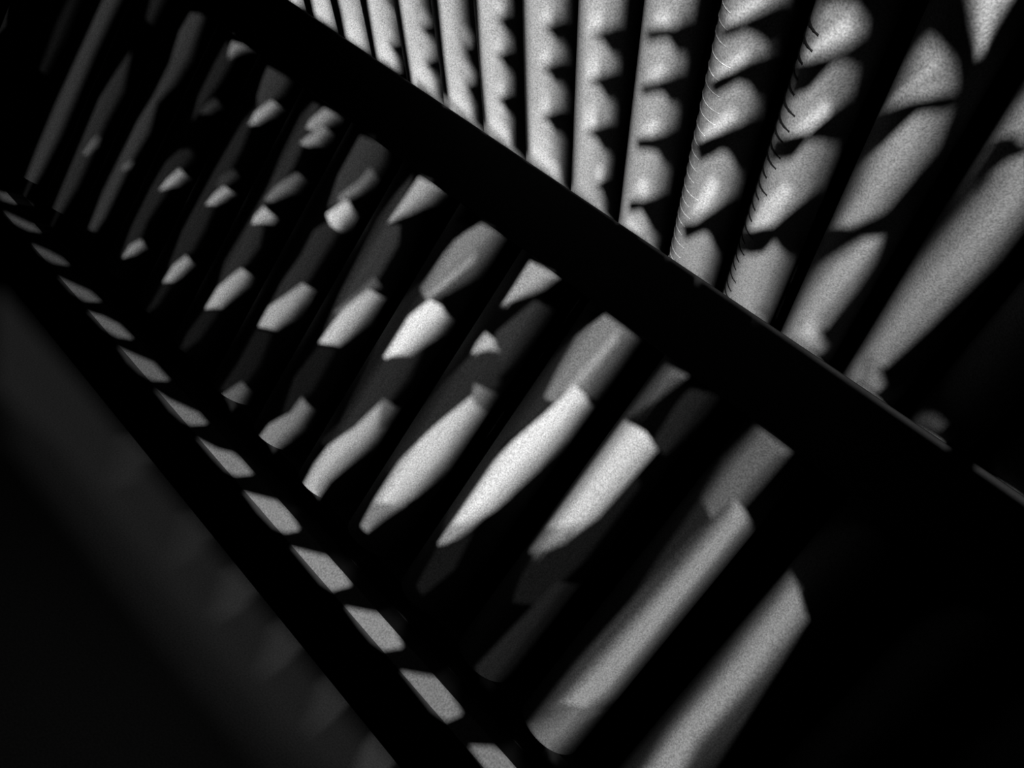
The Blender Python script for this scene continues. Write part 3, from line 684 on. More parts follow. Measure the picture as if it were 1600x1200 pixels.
0.25:-559,-161 17,0 -5,-36 -14,-71 -9,-8 -15,-8 4,42 5,31
0.35:-559,-161 15,-1 -3,-35 -14,-71 -9,-8 -15,-8 4,42 5,31
0.45:-559,-161 9,-2 0,-49 -11,-56 -9,-8 -15,-8 4,42 5,31
0.13:-559,-161 17,0 -6,-20 -16,-87 -7,-8 -14,-8 4,42 5,31
0.25:-559,-161 17,0 -6,-20 -16,-87 -7,-8 -14,-8 4,42 5,31
0.45:-559,-161 15,-1 -20,-106 -7,-8 -14,-8 4,42 5,31
0.55:-559,-161 9,-2 0,-18 -1,-15 -13,-72 -7,-8 -14,-8 4,42 5,31
0.13:-559,-161 17,0 -9,-19 -4,-15 -13,-72 -4,-9 -13,-8 4,42 5,31
0.35:-559,-161 17,0 -9,-19 -4,-15 -13,-72 -4,-9 -13,-8 4,42 5,31
0.55:-559,-161 15,-1 -11,-33 -13,-72 -4,-9 -13,-8 4,42 5,31
0.65:-559,-161 9,-2 -1,-17 -10,-45 -7,-42 -4,-9 -13,-8 4,42 5,31
0:-582,-288 24,12 1,-27 1,-56 -13,-50 -8,-19 -15,69
0:-582,-288 24,12 1,-27 1,-56 -13,-50 -8,-19 -15,69
0.008:-582,-288 24,12 1,-27 1,-56 -13,-50 -8,-19 -15,69
0.008:-582,-288 24,12 1,-27 1,-56 -13,-50 -8,-19 -7,35 -2,34 0,36
0.015:-564,-380 18,-11 1,-44 -6,-29 -9,-30 -15,5 -18,3 4,30 22,42
0.04:-564,-380 18,-11 1,-44 -6,-29 -9,-30 -15,5 -18,3 4,30 22,42
0.06:-564,-380 18,-11 1,-44 -6,-29 -9,-30 -15,5 -18,3 4,30 22,42
0.09:-564,-380 14,-12 -1,-72 -9,-30 -26,8 0,30 19,42
0.025:-564,-380 17,-11 0,-42 -11,-45 -2,-16 -15,5 -18,3 4,30 22,42
0.06:-564,-380 17,-11 0,-42 -11,-45 -2,-16 -15,5 -18,3 4,30 22,42
0.13:-564,-380 17,-11 0,-42 -11,-45 -2,-16 -15,5 -18,3 4,30 22,42
0.13:-564,-380 14,-12 0,-42 -10,-60 -26,8 0,30 19,42
0.04:-564,-380 16,-10 -3,-42 -12,-45 3,-17 -15,5 -18,3 4,30 22,42
0.09:-564,-380 16,-10 -3,-42 -12,-45 3,-17 -15,5 -18,3 4,30 22,42
0.18:-564,-380 16,-10 -3,-42 -12,-45 3,-17 -15,5 -18,3 4,30 22,42
0.18:-564,-380 14,-11 -1,-41 -12,-45 3,-17 -26,8 0,30 19,42
0.06:-564,-380 14,-9 -4,-41 -13,-46 7,-18 -15,5 -18,3 4,30 22,42
0.13:-564,-380 14,-9 -4,-41 -13,-46 7,-18 -15,5 -18,3 4,30 22,42
0.18:-564,-380 14,-9 -4,-41 -13,-46 7,-18 -15,5 -18,3 4,30 22,42
0.25:-564,-380 14,-10 -4,-40 -13,-46 7,-18 -26,8 0,30 19,42
0.06:-564,-380 13,-9 -7,-40 -14,-46 12,-19 -15,5 -18,3 4,30 22,42
0.13:-564,-380 13,-9 -7,-40 -14,-46 12,-19 -15,5 -18,3 4,30 22,42
0.25:-564,-380 13,-9 -7,-40 -14,-46 12,-19 -15,5 -18,3 4,30 22,42
0.25:-564,-380 13,-9 -7,-40 -14,-46 12,-19 -26,8 0,30 19,42
0.008:-718,29 22,6 17,7 5,-24 -1,-32 -11,-43 -9,-23 -12,-17 -11,53
0.025:-718,29 22,6 17,7 5,-24 -1,-32 -11,-43 -9,-23 -12,-17 -11,53
0.04:-718,29 22,6 17,7 5,-25 -1,-31 -11,-43 -9,-23 -12,-17 -11,53
0.04:-714,29 34,13 0,-57 -6,-42 -9,-23 -12,-17 -5,27 -2,26
0.015:-682,-2 9,-9 -3,-18 -4,-18 -7,-19 -10,-15 -3,12 13,36
0.04:-682,-2 9,-9 -3,-18 -4,-18 -7,-19 -10,-15 -3,12 13,36
0.06:-682,-2 8,-10 -2,-17 -4,-18 -7,-19 -10,-15 -3,12 13,36
0.09:-682,-2 2,-11 0,-34 -7,-19 -10,-15 -3,12 13,36
0.025:-682,-2 8,-9 -3,-18 -4,-18 -7,-19 -9,-15 -3,12 13,36
0.06:-682,-2 8,-9 -3,-18 -4,-18 -7,-19 -9,-15 -3,12 13,36
0.13:-682,-2 8,-9 -3,-18 -4,-18 -7,-19 -9,-15 -3,12 13,36
0.13:-682,-2 2,-11 -1,-34 -7,-19 -9,-15 -3,12 13,36
0.04:-682,-2 7,-9 -3,-18 -4,-18 -15,-34 -3,12 13,36
0.09:-682,-2 7,-9 -3,-18 -4,-18 -15,-34 -3,12 13,36
0.18:-682,-2 7,-9 -3,-18 -4,-18 -15,-34 -3,12 13,36
0.18:-682,-2 2,-10 -2,-35 -15,-34 -3,12 13,36
0.06:-682,-2 6,-9 -3,-18 -18,-52 -3,12 13,36
0.13:-682,-2 6,-9 -3,-18 -18,-52 -3,12 13,36
0.18:-682,-2 6,-9 -3,-18 -18,-52 -3,12 13,36
0.25:-682,-2 2,-9 0,-18 -4,-17 -13,-35 -3,12 13,36
0.06:-682,-2 5,-8 -8,-36 -8,-19 -4,-16 -3,12 13,36
0.13:-682,-2 5,-8 -8,-36 -8,-19 -4,-16 -3,12 13,36
0.25:-682,-2 5,-8 -8,-36 -8,-19 -4,-16 -3,12 13,36
0.25:-682,-2 2,-9 -1,-17 -4,-18 -8,-19 -4,-16 -3,12 13,36
0.008:-695,-113 15,-3 -3,-109 -12,-59 -18,-39 -2,77 7,56 -1,48
0.008:-695,-113 15,-3 -3,-109 -12,-59 -18,-39 -2,77 7,56 -1,48
0.015:-695,-113 15,-3 -3,-109 -12,-59 -18,-39 -2,77 7,56 -1,48
0.025:-695,-113 15,-3 -3,-109 -12,-59 -18,-39 -1,77 6,56 -1,48
0.06:-688,-67 10,-9 6,-11 -7,-31 -12,0 -13,11
0.13:-688,-67 10,-9 6,-11 -7,-31 -12,0 -13,11
0.18:-688,-67 10,-9 4,-12 -1,-14 -4,-16 -12,0 -13,11
0.25:-688,-67 8,-10 0,-41 -11,0 -13,11
0.09:-688,-67 10,-9 5,-10 -7,-32 -11,0 -13,11
0.18:-688,-67 10,-9 5,-10 -7,-32 -11,0 -13,11
0.35:-688,-67 10,-9 4,-10 -6,-32 -11,0 -13,11
0.45:-688,-67 8,-10 0,-41 -11,0 -13,11
0.13:-688,-67 9,-9 3,-9 -4,-16 -1,-17 -10,0 -13,11
0.25:-688,-67 9,-9 3,-9 -4,-16 -1,-17 -10,0 -13,11
0.45:-688,-67 9,-9 3,-9 -4,-16 -1,-17 -10,0 -13,11
0.55:-688,-67 8,-9 -1,-42 -10,0 -13,11
0.18:-688,-67 9,-9 1,-9 -5,-16 1,-17 -9,0 -13,11
0.35:-688,-67 9,-9 1,-9 -5,-16 1,-17 -9,0 -13,11
0.55:-688,-67 9,-9 1,-9 -5,-16 1,-17 -9,0 -13,11
0.75:-688,-67 8,-9 -3,-25 1,-17 -9,0 -13,11
0.18:-688,-67 8,-9 -1,-8 -6,-16 4,-18 -8,0 -13,11
0.45:-688,-67 8,-9 -1,-8 -6,-16 4,-18 -8,0 -13,11
0.65:-688,-67 8,-9 -1,-8 -6,-16 4,-18 -8,0 -13,11
0.85:-688,-67 8,-9 -1,-8 -6,-16 4,-18 -8,0 -13,11
0.04:-686,-228 11,-1 3,-21 -6,-44 -10,-32 -26,-11 0,40 16,35
0.06:-686,-228 11,-1 3,-21 -6,-44 -10,-32 -26,-11 0,40 16,35
0.13:-686,-228 11,-1 1,-22 -4,-43 -10,-32 -26,-11 0,40 16,35
0.13:-686,-228 6,-2 0,-64 -3,-15 -5,-17 -26,-11 0,40 16,35
0.06:-686,-228 11,-1 2,-20 -8,-44 -8,-32 -25,-12 0,40 16,35
0.13:-686,-228 11,-1 2,-20 -8,-44 -8,-32 -25,-12 0,40 16,35
0.18:-686,-228 11,-1 1,-20 -7,-44 -8,-32 -25,-12 0,40 16,35
0.25:-686,-228 6,-2 0,-41 -1,-22 -8,-32 -25,-12 0,40 16,35
0.09:-686,-228 11,-1 0,-18 -17,-78 -22,-12 0,40 16,35
0.18:-686,-228 11,-1 0,-18 -17,-78 -22,-12 0,40 16,35
0.25:-686,-228 11,-1 0,-18 -17,-78 -22,-12 0,40 16,35
0.35:-686,-228 6,-2 0,-39 -12,-56 -22,-12 0,40 16,35
0.09:-686,-228 11,-1 -13,-62 -5,-16 -1,-18 -20,-12 0,40 16,35
0.18:-686,-228 11,-1 -13,-62 -5,-16 -1,-18 -20,-12 0,40 16,35
0.35:-686,-228 11,-1 -13,-62 -5,-16 -1,-18 -20,-12 0,40 16,35
0.45:-686,-228 6,-2 0,-17 -3,-21 -10,-39 -1,-18 -20,-12 0,40 16,35
0.09:-686,-228 11,-1 -22,-78 1,-17 -18,-13 0,40 16,35
0.25:-686,-228 11,-1 -22,-78 1,-17 -18,-13 0,40 16,35
0.45:-686,-228 11,-1 -22,-78 1,-17 -18,-13 0,40 16,35
0.45:-686,-228 6,-2 0,-16 -17,-61 1,-17 -18,-13 0,40 16,35
0:-714,-344 24,11 6,-63 -4,-52 -32,-30 6,59
0.008:-714,-344 24,11 6,-63 -4,-52 -32,-30 6,59
0.008:-714,-344 24,11 6,-63 -4,-52 -32,-30 6,59
0.008:-714,-344 24,11 6,-63 -4,-52 -26,-30
0.008:-693,-440 13,-9 2,-33 -6,-15 -13,6 -16,4
0.015:-693,-440 13,-9 2,-33 -6,-15 -13,6 -16,4
0.025:-693,-440 13,-9 2,-33 -6,-15 -13,6 -16,4
0.04:-693,-440 13,-9 0,-33 -4,-15 -13,6 -16,4
0.015:-693,-440 12,-8 1,-33 -4,-16 -13,6 -16,4
0.025:-693,-440 12,-8 1,-33 -4,-16 -13,6 -16,4
0.06:-693,-440 12,-8 1,-33 -4,-16 -13,6 -16,4
0.06:-693,-440 12,-8 1,-33 -4,-16 -13,6 -16,4
0.025:-693,-440 10,-8 -1,-49 -13,6 -16,4
0.04:-693,-440 10,-8 -1,-49 -13,6 -16,4
0.06:-693,-440 10,-8 -1,-49 -13,6 -16,4
0.09:-693,-440 10,-8 -1,-49 -13,6 -16,4
0.025:-693,-440 9,-7 -3,-31 3,-19 -13,6 -16,4
0.06:-693,-440 9,-7 -3,-31 3,-19 -13,6 -16,4
0.09:-693,-440 9,-7 -3,-31 3,-19 -13,6 -16,4
0.13:-693,-440 9,-7 -3,-31 3,-19 -13,6 -16,4
0.025:-693,-440 7,-6 -5,-30 7,-21 -13,6 -16,4
0.06:-693,-440 7,-6 -5,-30 7,-21 -13,6 -16,4
0.09:-693,-440 7,-6 -5,-30 7,-21 -13,6 -16,4
0.13:-693,-440 7,-6 -5,-30 7,-21 -13,6 -16,4
0.008:-843,29 13,3 6,-104 0,-25 -13,-105 15,9 7,-37 -4,-39 -9,-34 -12,-34 -12,46 5,69 3,92 -6,59 -2,72
0.008:-843,29 13,3 6,-104 0,-25 -13,-105 15,9 7,-37 -4,-39 -9,-34 -12,-34 -12,46 5,69 3,92 -6,59 -2,72
0.015:-843,29 13,3 6,-104 0,-25 -13,-105 15,9 7,-37 -4,-39 -9,-34 -12,-34 -12,46 5,69 3,92 -6,59 -2,72
0.025:-842,29 12,3 6,-104 0,-25 -13,-105 15,9 7,-37 -4,-39 -9,-34 -12,-34 -2,46
0.025:-823,33 12,2 7,3 -6,-21 -12,-26 -11,-3 0,15
0.06:-823,33 12,2 7,3 -6,-21 -12,-26 -11,-3 0,15
0.09:-823,33 12,2 6,3 -5,-21 -12,-26 -11,-3 0,15
0.09:-823,33 14,3 -1,-19 -12,-26 -11,-3 0,15
0.04:-823,33 12,2 7,3 -7,-21 -12,-25 -10,-4 0,15
0.09:-823,33 12,2 7,3 -7,-21 -12,-25 -10,-4 0,15
0.13:-823,33 12,2 6,3 -6,-21 -12,-25 -10,-4 0,15
0.18:-823,33 14,3 -2,-19 -12,-25 -10,-4 0,15
0.06:-823,33 12,2 7,3 -20,-46 -9,-4 0,15
0.13:-823,33 12,2 7,3 -20,-46 -9,-4 0,15
0.18:-823,33 12,2 6,3 -19,-46 -9,-4 0,15
0.25:-823,33 14,3 -4,-19 -11,-25 -9,-4 0,15
0.06:-823,33 12,2 7,3 -12,-21 -9,-25 -8,-4 0,15
0.13:-823,33 12,2 7,3 -12,-21 -9,-25 -8,-4 0,15
0.25:-823,33 12,2 6,3 -11,-21 -9,-25 -8,-4 0,15
0.35:-823,33 14,3 -16,-44 -8,-4 0,15
0.09:-823,33 12,2 7,3 -14,-21 -8,-25 -7,-4 0,15
0.18:-823,33 12,2 7,3 -14,-21 -8,-25 -7,-4 0,15
0.25:-823,33 12,2 6,3 -13,-21 -8,-25 -7,-4 0,15
0.35:-823,33 14,3 -9,-19 -8,-25 -7,-4 0,15
0.025:-815,8 10,-1 -4,-28 -11,-15 -11,-3
0.06:-815,8 10,-1 -4,-28 -11,-15 -11,-3
0.09:-815,8 10,-1 -4,-28 -11,-15 -11,-3
0.09:-815,8 6,-3 0,-26 -11,-15 -11,-3
0.04:-815,8 9,-1 -4,-28 -10,-15 -11,-3
0.09:-815,8 9,-1 -4,-28 -10,-15 -11,-3
0.13:-815,8 9,-1 -4,-28 -10,-15 -11,-3
0.18:-815,8 6,-2 -1,-27 -10,-15 -11,-3
0.06:-815,8 8,-1 -5,-28 -9,-15 -10,-3
0.13:-815,8 8,-1 -5,-28 -9,-15 -10,-3
0.18:-815,8 8,-1 -5,-28 -9,-15 -10,-3
0.25:-815,8 6,-2 -3,-27 -9,-15 -10,-3
0.06:-815,8 7,-1 -6,-27 -8,-16 -9,-3
0.13:-815,8 7,-1 -6,-27 -8,-16 -9,-3
0.25:-815,8 7,-1 -6,-27 -8,-16 -9,-3
0.35:-815,8 6,-1 -5,-27 -8,-16 -9,-3
0.09:-815,8 5,-1 -6,-27 -6,-16 -9,-3
0.18:-815,8 5,-1 -6,-27 -6,-16 -9,-3
0.25:-815,8 5,-1 -6,-27 -6,-16 -9,-3
0.35:-815,8 5,-1 -6,-27 -6,-16 -9,-3
0.008:-815,-83 8,-2 -2,-29 -18,-36 -12,-5 6,30
0.025:-815,-83 8,-2 -2,-29 -18,-36 -12,-5 6,30
0.04:-815,-83 8,-2 -2,-29 -18,-36 -12,-5 6,30
0.04:-815,-83 6,-3 0,-28 -18,-36 -12,-5 6,30
0.015:-815,-83 8,-2 -4,-28 -7,-19 -9,-18 -12,-5 6,30
0.04:-815,-83 8,-2 -4,-28 -7,-19 -9,-18 -12,-5 6,30
0.06:-815,-83 8,-2 -4,-28 -7,-19 -9,-18 -12,-5 6,30
0.09:-815,-83 6,-3 -2,-27 -7,-19 -9,-18 -12,-5 6,30
0.025:-815,-83 6,-2 -4,-28 -16,-37 -10,-5 6,30
0.06:-815,-83 6,-2 -4,-28 -16,-37 -10,-5 6,30
0.09:-815,-83 6,-2 -4,-28 -16,-37 -10,-5 6,30
0.13:-815,-83 6,-2 -4,-28 -16,-37 -10,-5 6,30
0.025:-815,-83 5,-2 -5,-28 -15,-37 -9,-5 6,30
0.06:-815,-83 5,-2 -5,-28 -15,-37 -9,-5 6,30
0.13:-815,-83 5,-2 -5,-28 -15,-37 -9,-5 6,30
0.13:-815,-83 5,-2 -5,-28 -15,-37 -9,-5 6,30
0.04:-815,-83 4,-1 -6,-28 -14,-38 -8,-5 6,30
0.09:-815,-83 4,-1 -6,-28 -14,-38 -8,-5 6,30
0.13:-815,-83 4,-1 -6,-28 -14,-38 -8,-5 6,30
0.18:-815,-83 4,-1 -6,-28 -14,-38 -8,-5 6,30
0.025:-835,-165 22,-5 -1,-13 -25,-21 -2,15
0.06:-835,-165 22,-5 -1,-13 -25,-21 -2,15
0.09:-835,-165 22,-5 -1,-13 -25,-21 -2,15
0.13:-835,-165 22,-5 -1,-13 -25,-21 -2,15
0.04:-835,-165 21,-5 -2,-13 -23,-21 -2,15
0.13:-835,-165 21,-5 -2,-13 -23,-21 -2,15
0.18:-835,-165 21,-5 -2,-13 -23,-21 -2,15
0.25:-835,-165 21,-5 -2,-13 -23,-21 -2,15
0.06:-835,-165 20,-5 -4,-12 -8,-11 -12,-11 -2,15
0.18:-835,-165 20,-5 -4,-12 -8,-11 -12,-11 -2,15
0.25:-835,-165 20,-5 -4,-12 -8,-11 -12,-11 -2,15
0.35:-835,-165 20,-5 -4,-12 -8,-11 -12,-11 -2,15
0.09:-835,-165 20,-4 -13,-24 -11,-11 -2,15
0.18:-835,-165 20,-4 -13,-24 -11,-11 -2,15
0.35:-835,-165 20,-4 -13,-24 -11,-11 -2,15
0.35:-835,-165 20,-4 -13,-24 -11,-11 -2,15
0.09:-835,-165 19,-4 -9,-12 -5,-12 -9,-11 -2,15
0.25:-835,-165 19,-4 -9,-12 -5,-12 -9,-11 -2,15
0.35:-835,-165 19,-4 -9,-12 -5,-12 -9,-11 -2,15
0.45:-835,-165 19,-4 -9,-12 -5,-12 -9,-11 -2,15
0.025:-821,-281 12,-4 1,-20 -4,-22 -9,-40 -22,-17 3,47
0.06:-821,-281 12,-4 1,-20 -4,-22 -9,-40 -22,-17 3,47
0.09:-821,-281 12,-4 1,-20 -4,-22 -9,-40 -22,-17 3,47
0.13:-821,-281 12,-4 0,-21 -3,-21 -9,-40 -21,-17 2,47
0.04:-821,-281 11,-4 1,-20 -13,-61 -21,-18 3,47
0.13:-821,-281 11,-4 1,-20 -13,-61 -21,-18 3,47
0.18:-821,-281 11,-4 1,-20 -13,-61 -21,-18 3,47
0.25:-821,-281 11,-4 1,-20 -13,-61 -20,-18 2,47
0.06:-821,-281 11,-3 -1,-20 -14,-62 -18,-18 3,47
0.18:-821,-281 11,-3 -1,-20 -14,-62 -18,-18 3,47
0.25:-821,-281 11,-3 -1,-20 -14,-62 -18,-18 3,47
0.35:-821,-281 11,-3 -1,-20 -14,-62 -17,-18 2,47
0.09:-821,-281 10,-3 -3,-19 -11,-45 -2,-17 -16,-19 3,47
0.18:-821,-281 10,-3 -3,-19 -11,-45 -2,-17 -16,-19 3,47
0.35:-821,-281 10,-3 -3,-19 -11,-45 -2,-17 -16,-19 3,47
0.35:-821,-281 10,-3 -3,-19 -11,-45 -2,-17 -15,-19 2,47
0.09:-821,-281 9,-3 -11,-41 -7,-40 -13,-19 3,47
0.25:-821,-281 9,-3 -11,-41 -7,-40 -13,-19 3,47
0.35:-821,-281 9,-3 -11,-41 -7,-40 -13,-19 3,47
0.45:-821,-281 9,-3 -11,-41 -7,-40 -12,-19 2,47
0:-842,-386 21,13 -6,-66 -23,-42 -5,36
0:-842,-386 21,13 -6,-66 -23,-42 -5,36
0.008:-842,-386 21,13 -6,-66 -23,-42 -2,36
0.008:-842,-386 21,13 -6,-66 -15,-42
0.008:-975,35 34,5 -1,-27 -5,-22 -11,-27 -10,20 -5,28
0.025:-975,35 34,5 -1,-27 -5,-22 -11,-27 -10,20 -5,28
0.04:-975,35 34,5 -1,-27 -5,-22 -11,-27 -10,20 -5,28
0.04:-971,35 30,5 -1,-27 -5,-22 -11,-27 -10,20 -3,28
0:-960,-29 6,-78 -2,-94 -6,-34 10,9 2,-51 -1,-45 -22,-56 -9,78 9,199 3,33
0.008:-960,-29 6,-78 -2,-94 -6,-34 10,9 2,-51 -1,-45 -22,-56 -9,78 9,199 3,33
0.015:-960,-29 6,-78 -2,-94 -6,-34 10,9 2,-51 -1,-45 -22,-56 -8,78 4,128 7,104
0.015:-960,-29 6,-78 -2,-94 -6,-34 10,9 2,-51 -1,-45 -20,-56 1,310
0.025:-947,-8 8,0 -2,-21 -9,-28 -10,-11 1,27
0.06:-947,-8 8,0 -2,-21 -9,-28 -10,-11 1,27
0.09:-947,-8 8,0 -2,-21 -9,-28 -10,-11 1,27
0.13:-947,-8 7,0 -1,-21 -9,-28 -10,-11 1,27
0.04:-947,-8 8,0 -3,-21 -9,-28 -9,-11 1,27
0.09:-947,-8 8,0 -3,-21 -9,-28 -9,-11 1,27
0.18:-947,-8 8,0 -3,-21 -9,-28 -9,-11 1,27
0.18:-947,-8 7,0 -2,-21 -9,-28 -9,-11 1,27
0.06:-947,-8 8,0 -4,-21 -9,-28 -8,-11 1,27
0.13:-947,-8 8,0 -4,-21 -9,-28 -8,-11 1,27
0.25:-947,-8 8,0 -4,-21 -9,-28 -8,-11 1,27
0.25:-947,-8 7,0 -3,-21 -9,-28 -8,-11 1,27
0.09:-947,-8 8,0 -14,-49 -7,-11 1,27
0.18:-947,-8 8,0 -14,-49 -7,-11 1,27
0.25:-947,-8 8,0 -14,-49 -7,-11 1,27
0.35:-947,-8 7,0 -13,-49 -7,-11 1,27
0.09:-947,-8 8,0 -21,-60 1,27
0.18:-947,-8 8,0 -21,-60 1,27
0.35:-947,-8 8,0 -21,-60 1,27
0.45:-947,-8 7,0 -15,-49 -5,-11 1,27
0.008:-950,-148 6,-8 -7,-27 -13,-13 2,23
0.025:-950,-148 6,-8 -7,-27 -13,-13 2,23
0.04:-950,-148 6,-8 -7,-27 -13,-13 2,23
0.04:-950,-148 6,-8 -7,-27 -13,-13 2,23
0.025:-952,-185 11,-1 -4,-21 -7,-18 -12,-9 5,27
0.06:-952,-185 11,-1 -4,-21 -7,-18 -12,-9 5,27
0.09:-952,-185 11,-1 -4,-21 -7,-18 -12,-9 5,27
0.13:-952,-185 11,-1 -4,-21 -7,-18 -12,-9 5,27
0.04:-952,-185 11,-1 -5,-21 -7,-18 -11,-9 5,27
0.09:-952,-185 11,-1 -5,-21 -7,-18 -11,-9 5,27
0.18:-952,-185 11,-1 -5,-21 -7,-18 -11,-9 5,27
0.18:-952,-185 11,-1 -5,-21 -7,-18 -11,-9 5,27
0.06:-952,-185 11,-1 -13,-39 -10,-9 5,27
0.13:-952,-185 11,-1 -13,-39 -10,-9 5,27
0.25:-952,-185 11,-1 -13,-39 -10,-9 5,27
0.25:-952,-185 11,-1 -13,-39 -10,-9 5,27
0.09:-952,-185 11,-1 -14,-39 -9,-9 5,27
0.18:-952,-185 11,-1 -14,-39 -9,-9 5,27
0.25:-952,-185 11,-1 -14,-39 -9,-9 5,27
0.35:-952,-185 11,-1 -14,-39 -9,-9 5,27
0.09:-952,-185 11,-1 -10,-20 -5,-19 -8,-9 5,27
0.18:-952,-185 11,-1 -10,-20 -5,-19 -8,-9 5,27
0.35:-952,-185 11,-1 -10,-20 -5,-19 -8,-9 5,27
0.45:-952,-185 11,-1 -10,-20 -5,-19 -8,-9 5,27
0.025:-955,-335 11,-9 -6,-33 -6,-18 -14,-12 3,40
0.06:-955,-335 11,-9 -6,-33 -6,-18 -14,-12 3,40
0.09:-955,-335 11,-9 -6,-33 -6,-18 -14,-12 3,40
0.09:-955,-335 11,-9 -6,-33 -6,-18 -14,-12 3,40
0.04:-955,-335 10,-8 -6,-34 -6,-18 -13,-12 3,40
0.09:-955,-335 10,-8 -6,-34 -6,-18 -13,-12 3,40
0.13:-955,-335 10,-8 -6,-34 -6,-18 -13,-12 3,40
0.18:-955,-335 10,-8 -6,-34 -6,-18 -13,-12 3,40
0.06:-955,-335 8,-8 -11,-52 -12,-12 3,40
0.13:-955,-335 8,-8 -11,-52 -12,-12 3,40
0.18:-955,-335 8,-8 -11,-52 -12,-12 3,40
0.25:-955,-335 8,-8 -11,-52 -12,-12 3,40
0.06:-955,-335 7,-7 -12,-52 -10,-13 3,40
0.13:-955,-335 7,-7 -12,-52 -10,-13 3,40
0.25:-955,-335 7,-7 -12,-52 -10,-13 3,40
0.35:-955,-335 7,-7 -12,-52 -10,-13 3,40
0.09:-955,-335 5,-7 -12,-52 -8,-13 3,40
0.18:-955,-335 5,-7 -12,-52 -8,-13 3,40
0.25:-955,-335 5,-7 -12,-52 -8,-13 3,40
0.35:-955,-335 5,-7 -12,-52 -8,-13 3,40
0:-969,-409 13,9 -5,-53 -12,-23
0.008:-969,-409 13,9 -5,-53 -12,-23
0.008:-969,-409 13,9 -5,-53 -12,-23
0.008:-969,-409 13,9 -5,-53 -10,-23
0.008:-1099,31 18,-16 -2,-47 -11,-95 -9,47 1,65
0.008:-1099,31 18,-16 -2,-47 -11,-95 -9,47 1,65
0.015:-1099,31 18,-16 -2,-47 -11,-95 -9,47 1,65
0.015:-1099,31 18,-16 -2,-47 -11,-95 -6,47
0.015:-1091,36 13,6 9,7 -17,-42 -4,14
0.04:-1091,36 13,6 9,7 -17,-42 -4,14
0.06:-1091,36 13,6 9,7 -17,-42 -4,14
0.06:-1091,36 13,6 8,6 -16,-41 -4,14
0.025:-1091,36 13,6 9,7 -17,-42 -4,14
0.06:-1091,36 13,6 9,7 -17,-42 -4,14
0.09:-1091,36 13,6 9,7 -17,-42 -4,14
0.09:-1091,36 13,6 8,6 -16,-41 -4,14
0.04:-1091,36 13,6 9,7 -10,-19 -7,-23 -4,14
0.09:-1091,36 13,6 9,7 -10,-19 -7,-23 -4,14
0.13:-1091,36 13,6 9,7 -10,-19 -7,-23 -4,14
0.13:-1091,36 13,6 8,6 -9,-18 -7,-23 -4,14
0.04:-1091,36 13,6 9,7 -12,-19 -5,-23 -4,14
0.09:-1091,36 13,6 9,7 -12,-19 -5,-23 -4,14
0.13:-1091,36 13,6 9,7 -12,-19 -5,-23 -4,14
0.18:-1091,36 13,6 8,6 -11,-18 -5,-23 -4,14
0.04:-1091,36 13,6 9,7 -14,-19 -3,-23 -4,14
0.09:-1091,36 13,6 9,7 -14,-19 -3,-23 -4,14
0.18:-1091,36 13,6 9,7 -14,-19 -3,-23 -4,14
0.25:-1091,36 13,6 8,6 -13,-18 -3,-23 -4,14
0.008:-1078,-65 6,-8 -6,-22 -11,-12 3,22
0.025:-1078,-65 6,-8 -6,-22 -11,-12 3,22
0.04:-1078,-65 6,-8 -6,-22 -11,-12 3,22
0.04:-1078,-65 6,-8 -6,-22 -11,-12 3,22
0:-1092,-186 14,15 4,-12 -4,-28 -12,-127 3,-52 -18,-42 -7,64 2,87 5,59
0.008:-1092,-186 14,15 4,-12 -4,-28 -12,-127 3,-52 -18,-42 -7,64 2,87 5,59
0.015:-1092,-186 14,15 4,-12 -4,-28 -12,-127 3,-52 -18,-42 -5,64 0,87 5,59
0.015:-1092,-186 14,15 4,-12 -4,-28 -12,-127 3,-52 -13,-42 0,210
0.025:-1080,-215 9,-6 -5,-27 -18,-27 5,29
0.06:-1080,-215 9,-6 -5,-27 -18,-27 5,29
0.09:-1080,-215 9,-6 -5,-27 -18,-27 5,29
0.13:-1080,-215 9,-6 -5,-27 -18,-27 5,29
0.04:-1080,-215 8,-6 -5,-26 -7,-14 -10,-14 5,29
0.09:-1080,-215 8,-6 -5,-26 -7,-14 -10,-14 5,29
0.18:-1080,-215 8,-6 -5,-26 -7,-14 -10,-14 5,29
0.18:-1080,-215 8,-6 -5,-26 -7,-14 -10,-14 5,29
0.06:-1080,-215 7,-6 -6,-26 -6,-14 -9,-14 5,29
0.13:-1080,-215 7,-6 -6,-26 -6,-14 -9,-14 5,29
0.25:-1080,-215 7,-6 -6,-26 -6,-14 -9,-14 5,29
0.25:-1080,-215 7,-6 -6,-26 -6,-14 -9,-14 5,29
0.09:-1080,-215 6,-5 -6,-27 -14,-28 5,29
0.18:-1080,-215 6,-5 -6,-27 -14,-28 5,29
0.25:-1080,-215 6,-5 -6,-27 -14,-28 5,29
0.35:-1080,-215 6,-5 -6,-27 -14,-28 5,29
0.09:-1080,-215 4,-5 -6,-26 -5,-15 -7,-14 5,29
0.18:-1080,-215 4,-5 -6,-26 -5,-15 -7,-14 5,29
0.35:-1080,-215 4,-5 -6,-26 -5,-15 -7,-14 5,29
0.45:-1080,-215 4,-5 -6,-26 -5,-15 -7,-14 5,29
0.015:-1085,-376 8,-11 -8,-24 -16,-20 3,31
0.04:-1085,-376 8,-11 -8,-24 -16,-20 3,31
0.06:-1085,-376 8,-11 -8,-24 -16,-20 3,31
0.09:-1085,-376 8,-11 -8,-24 -15,-20 2,31
0.025:-1085,-376 7,-11 -8,-24 -15,-20 3,31
0.06:-1085,-376 7,-11 -8,-24 -15,-20 3,31
0.09:-1085,-376 7,-11 -8,-24 -15,-20 3,31
0.13:-1085,-376 7,-11 -8,-24 -14,-20 2,31
0.04:-1085,-376 5,-10 -8,-25 -13,-20 3,31
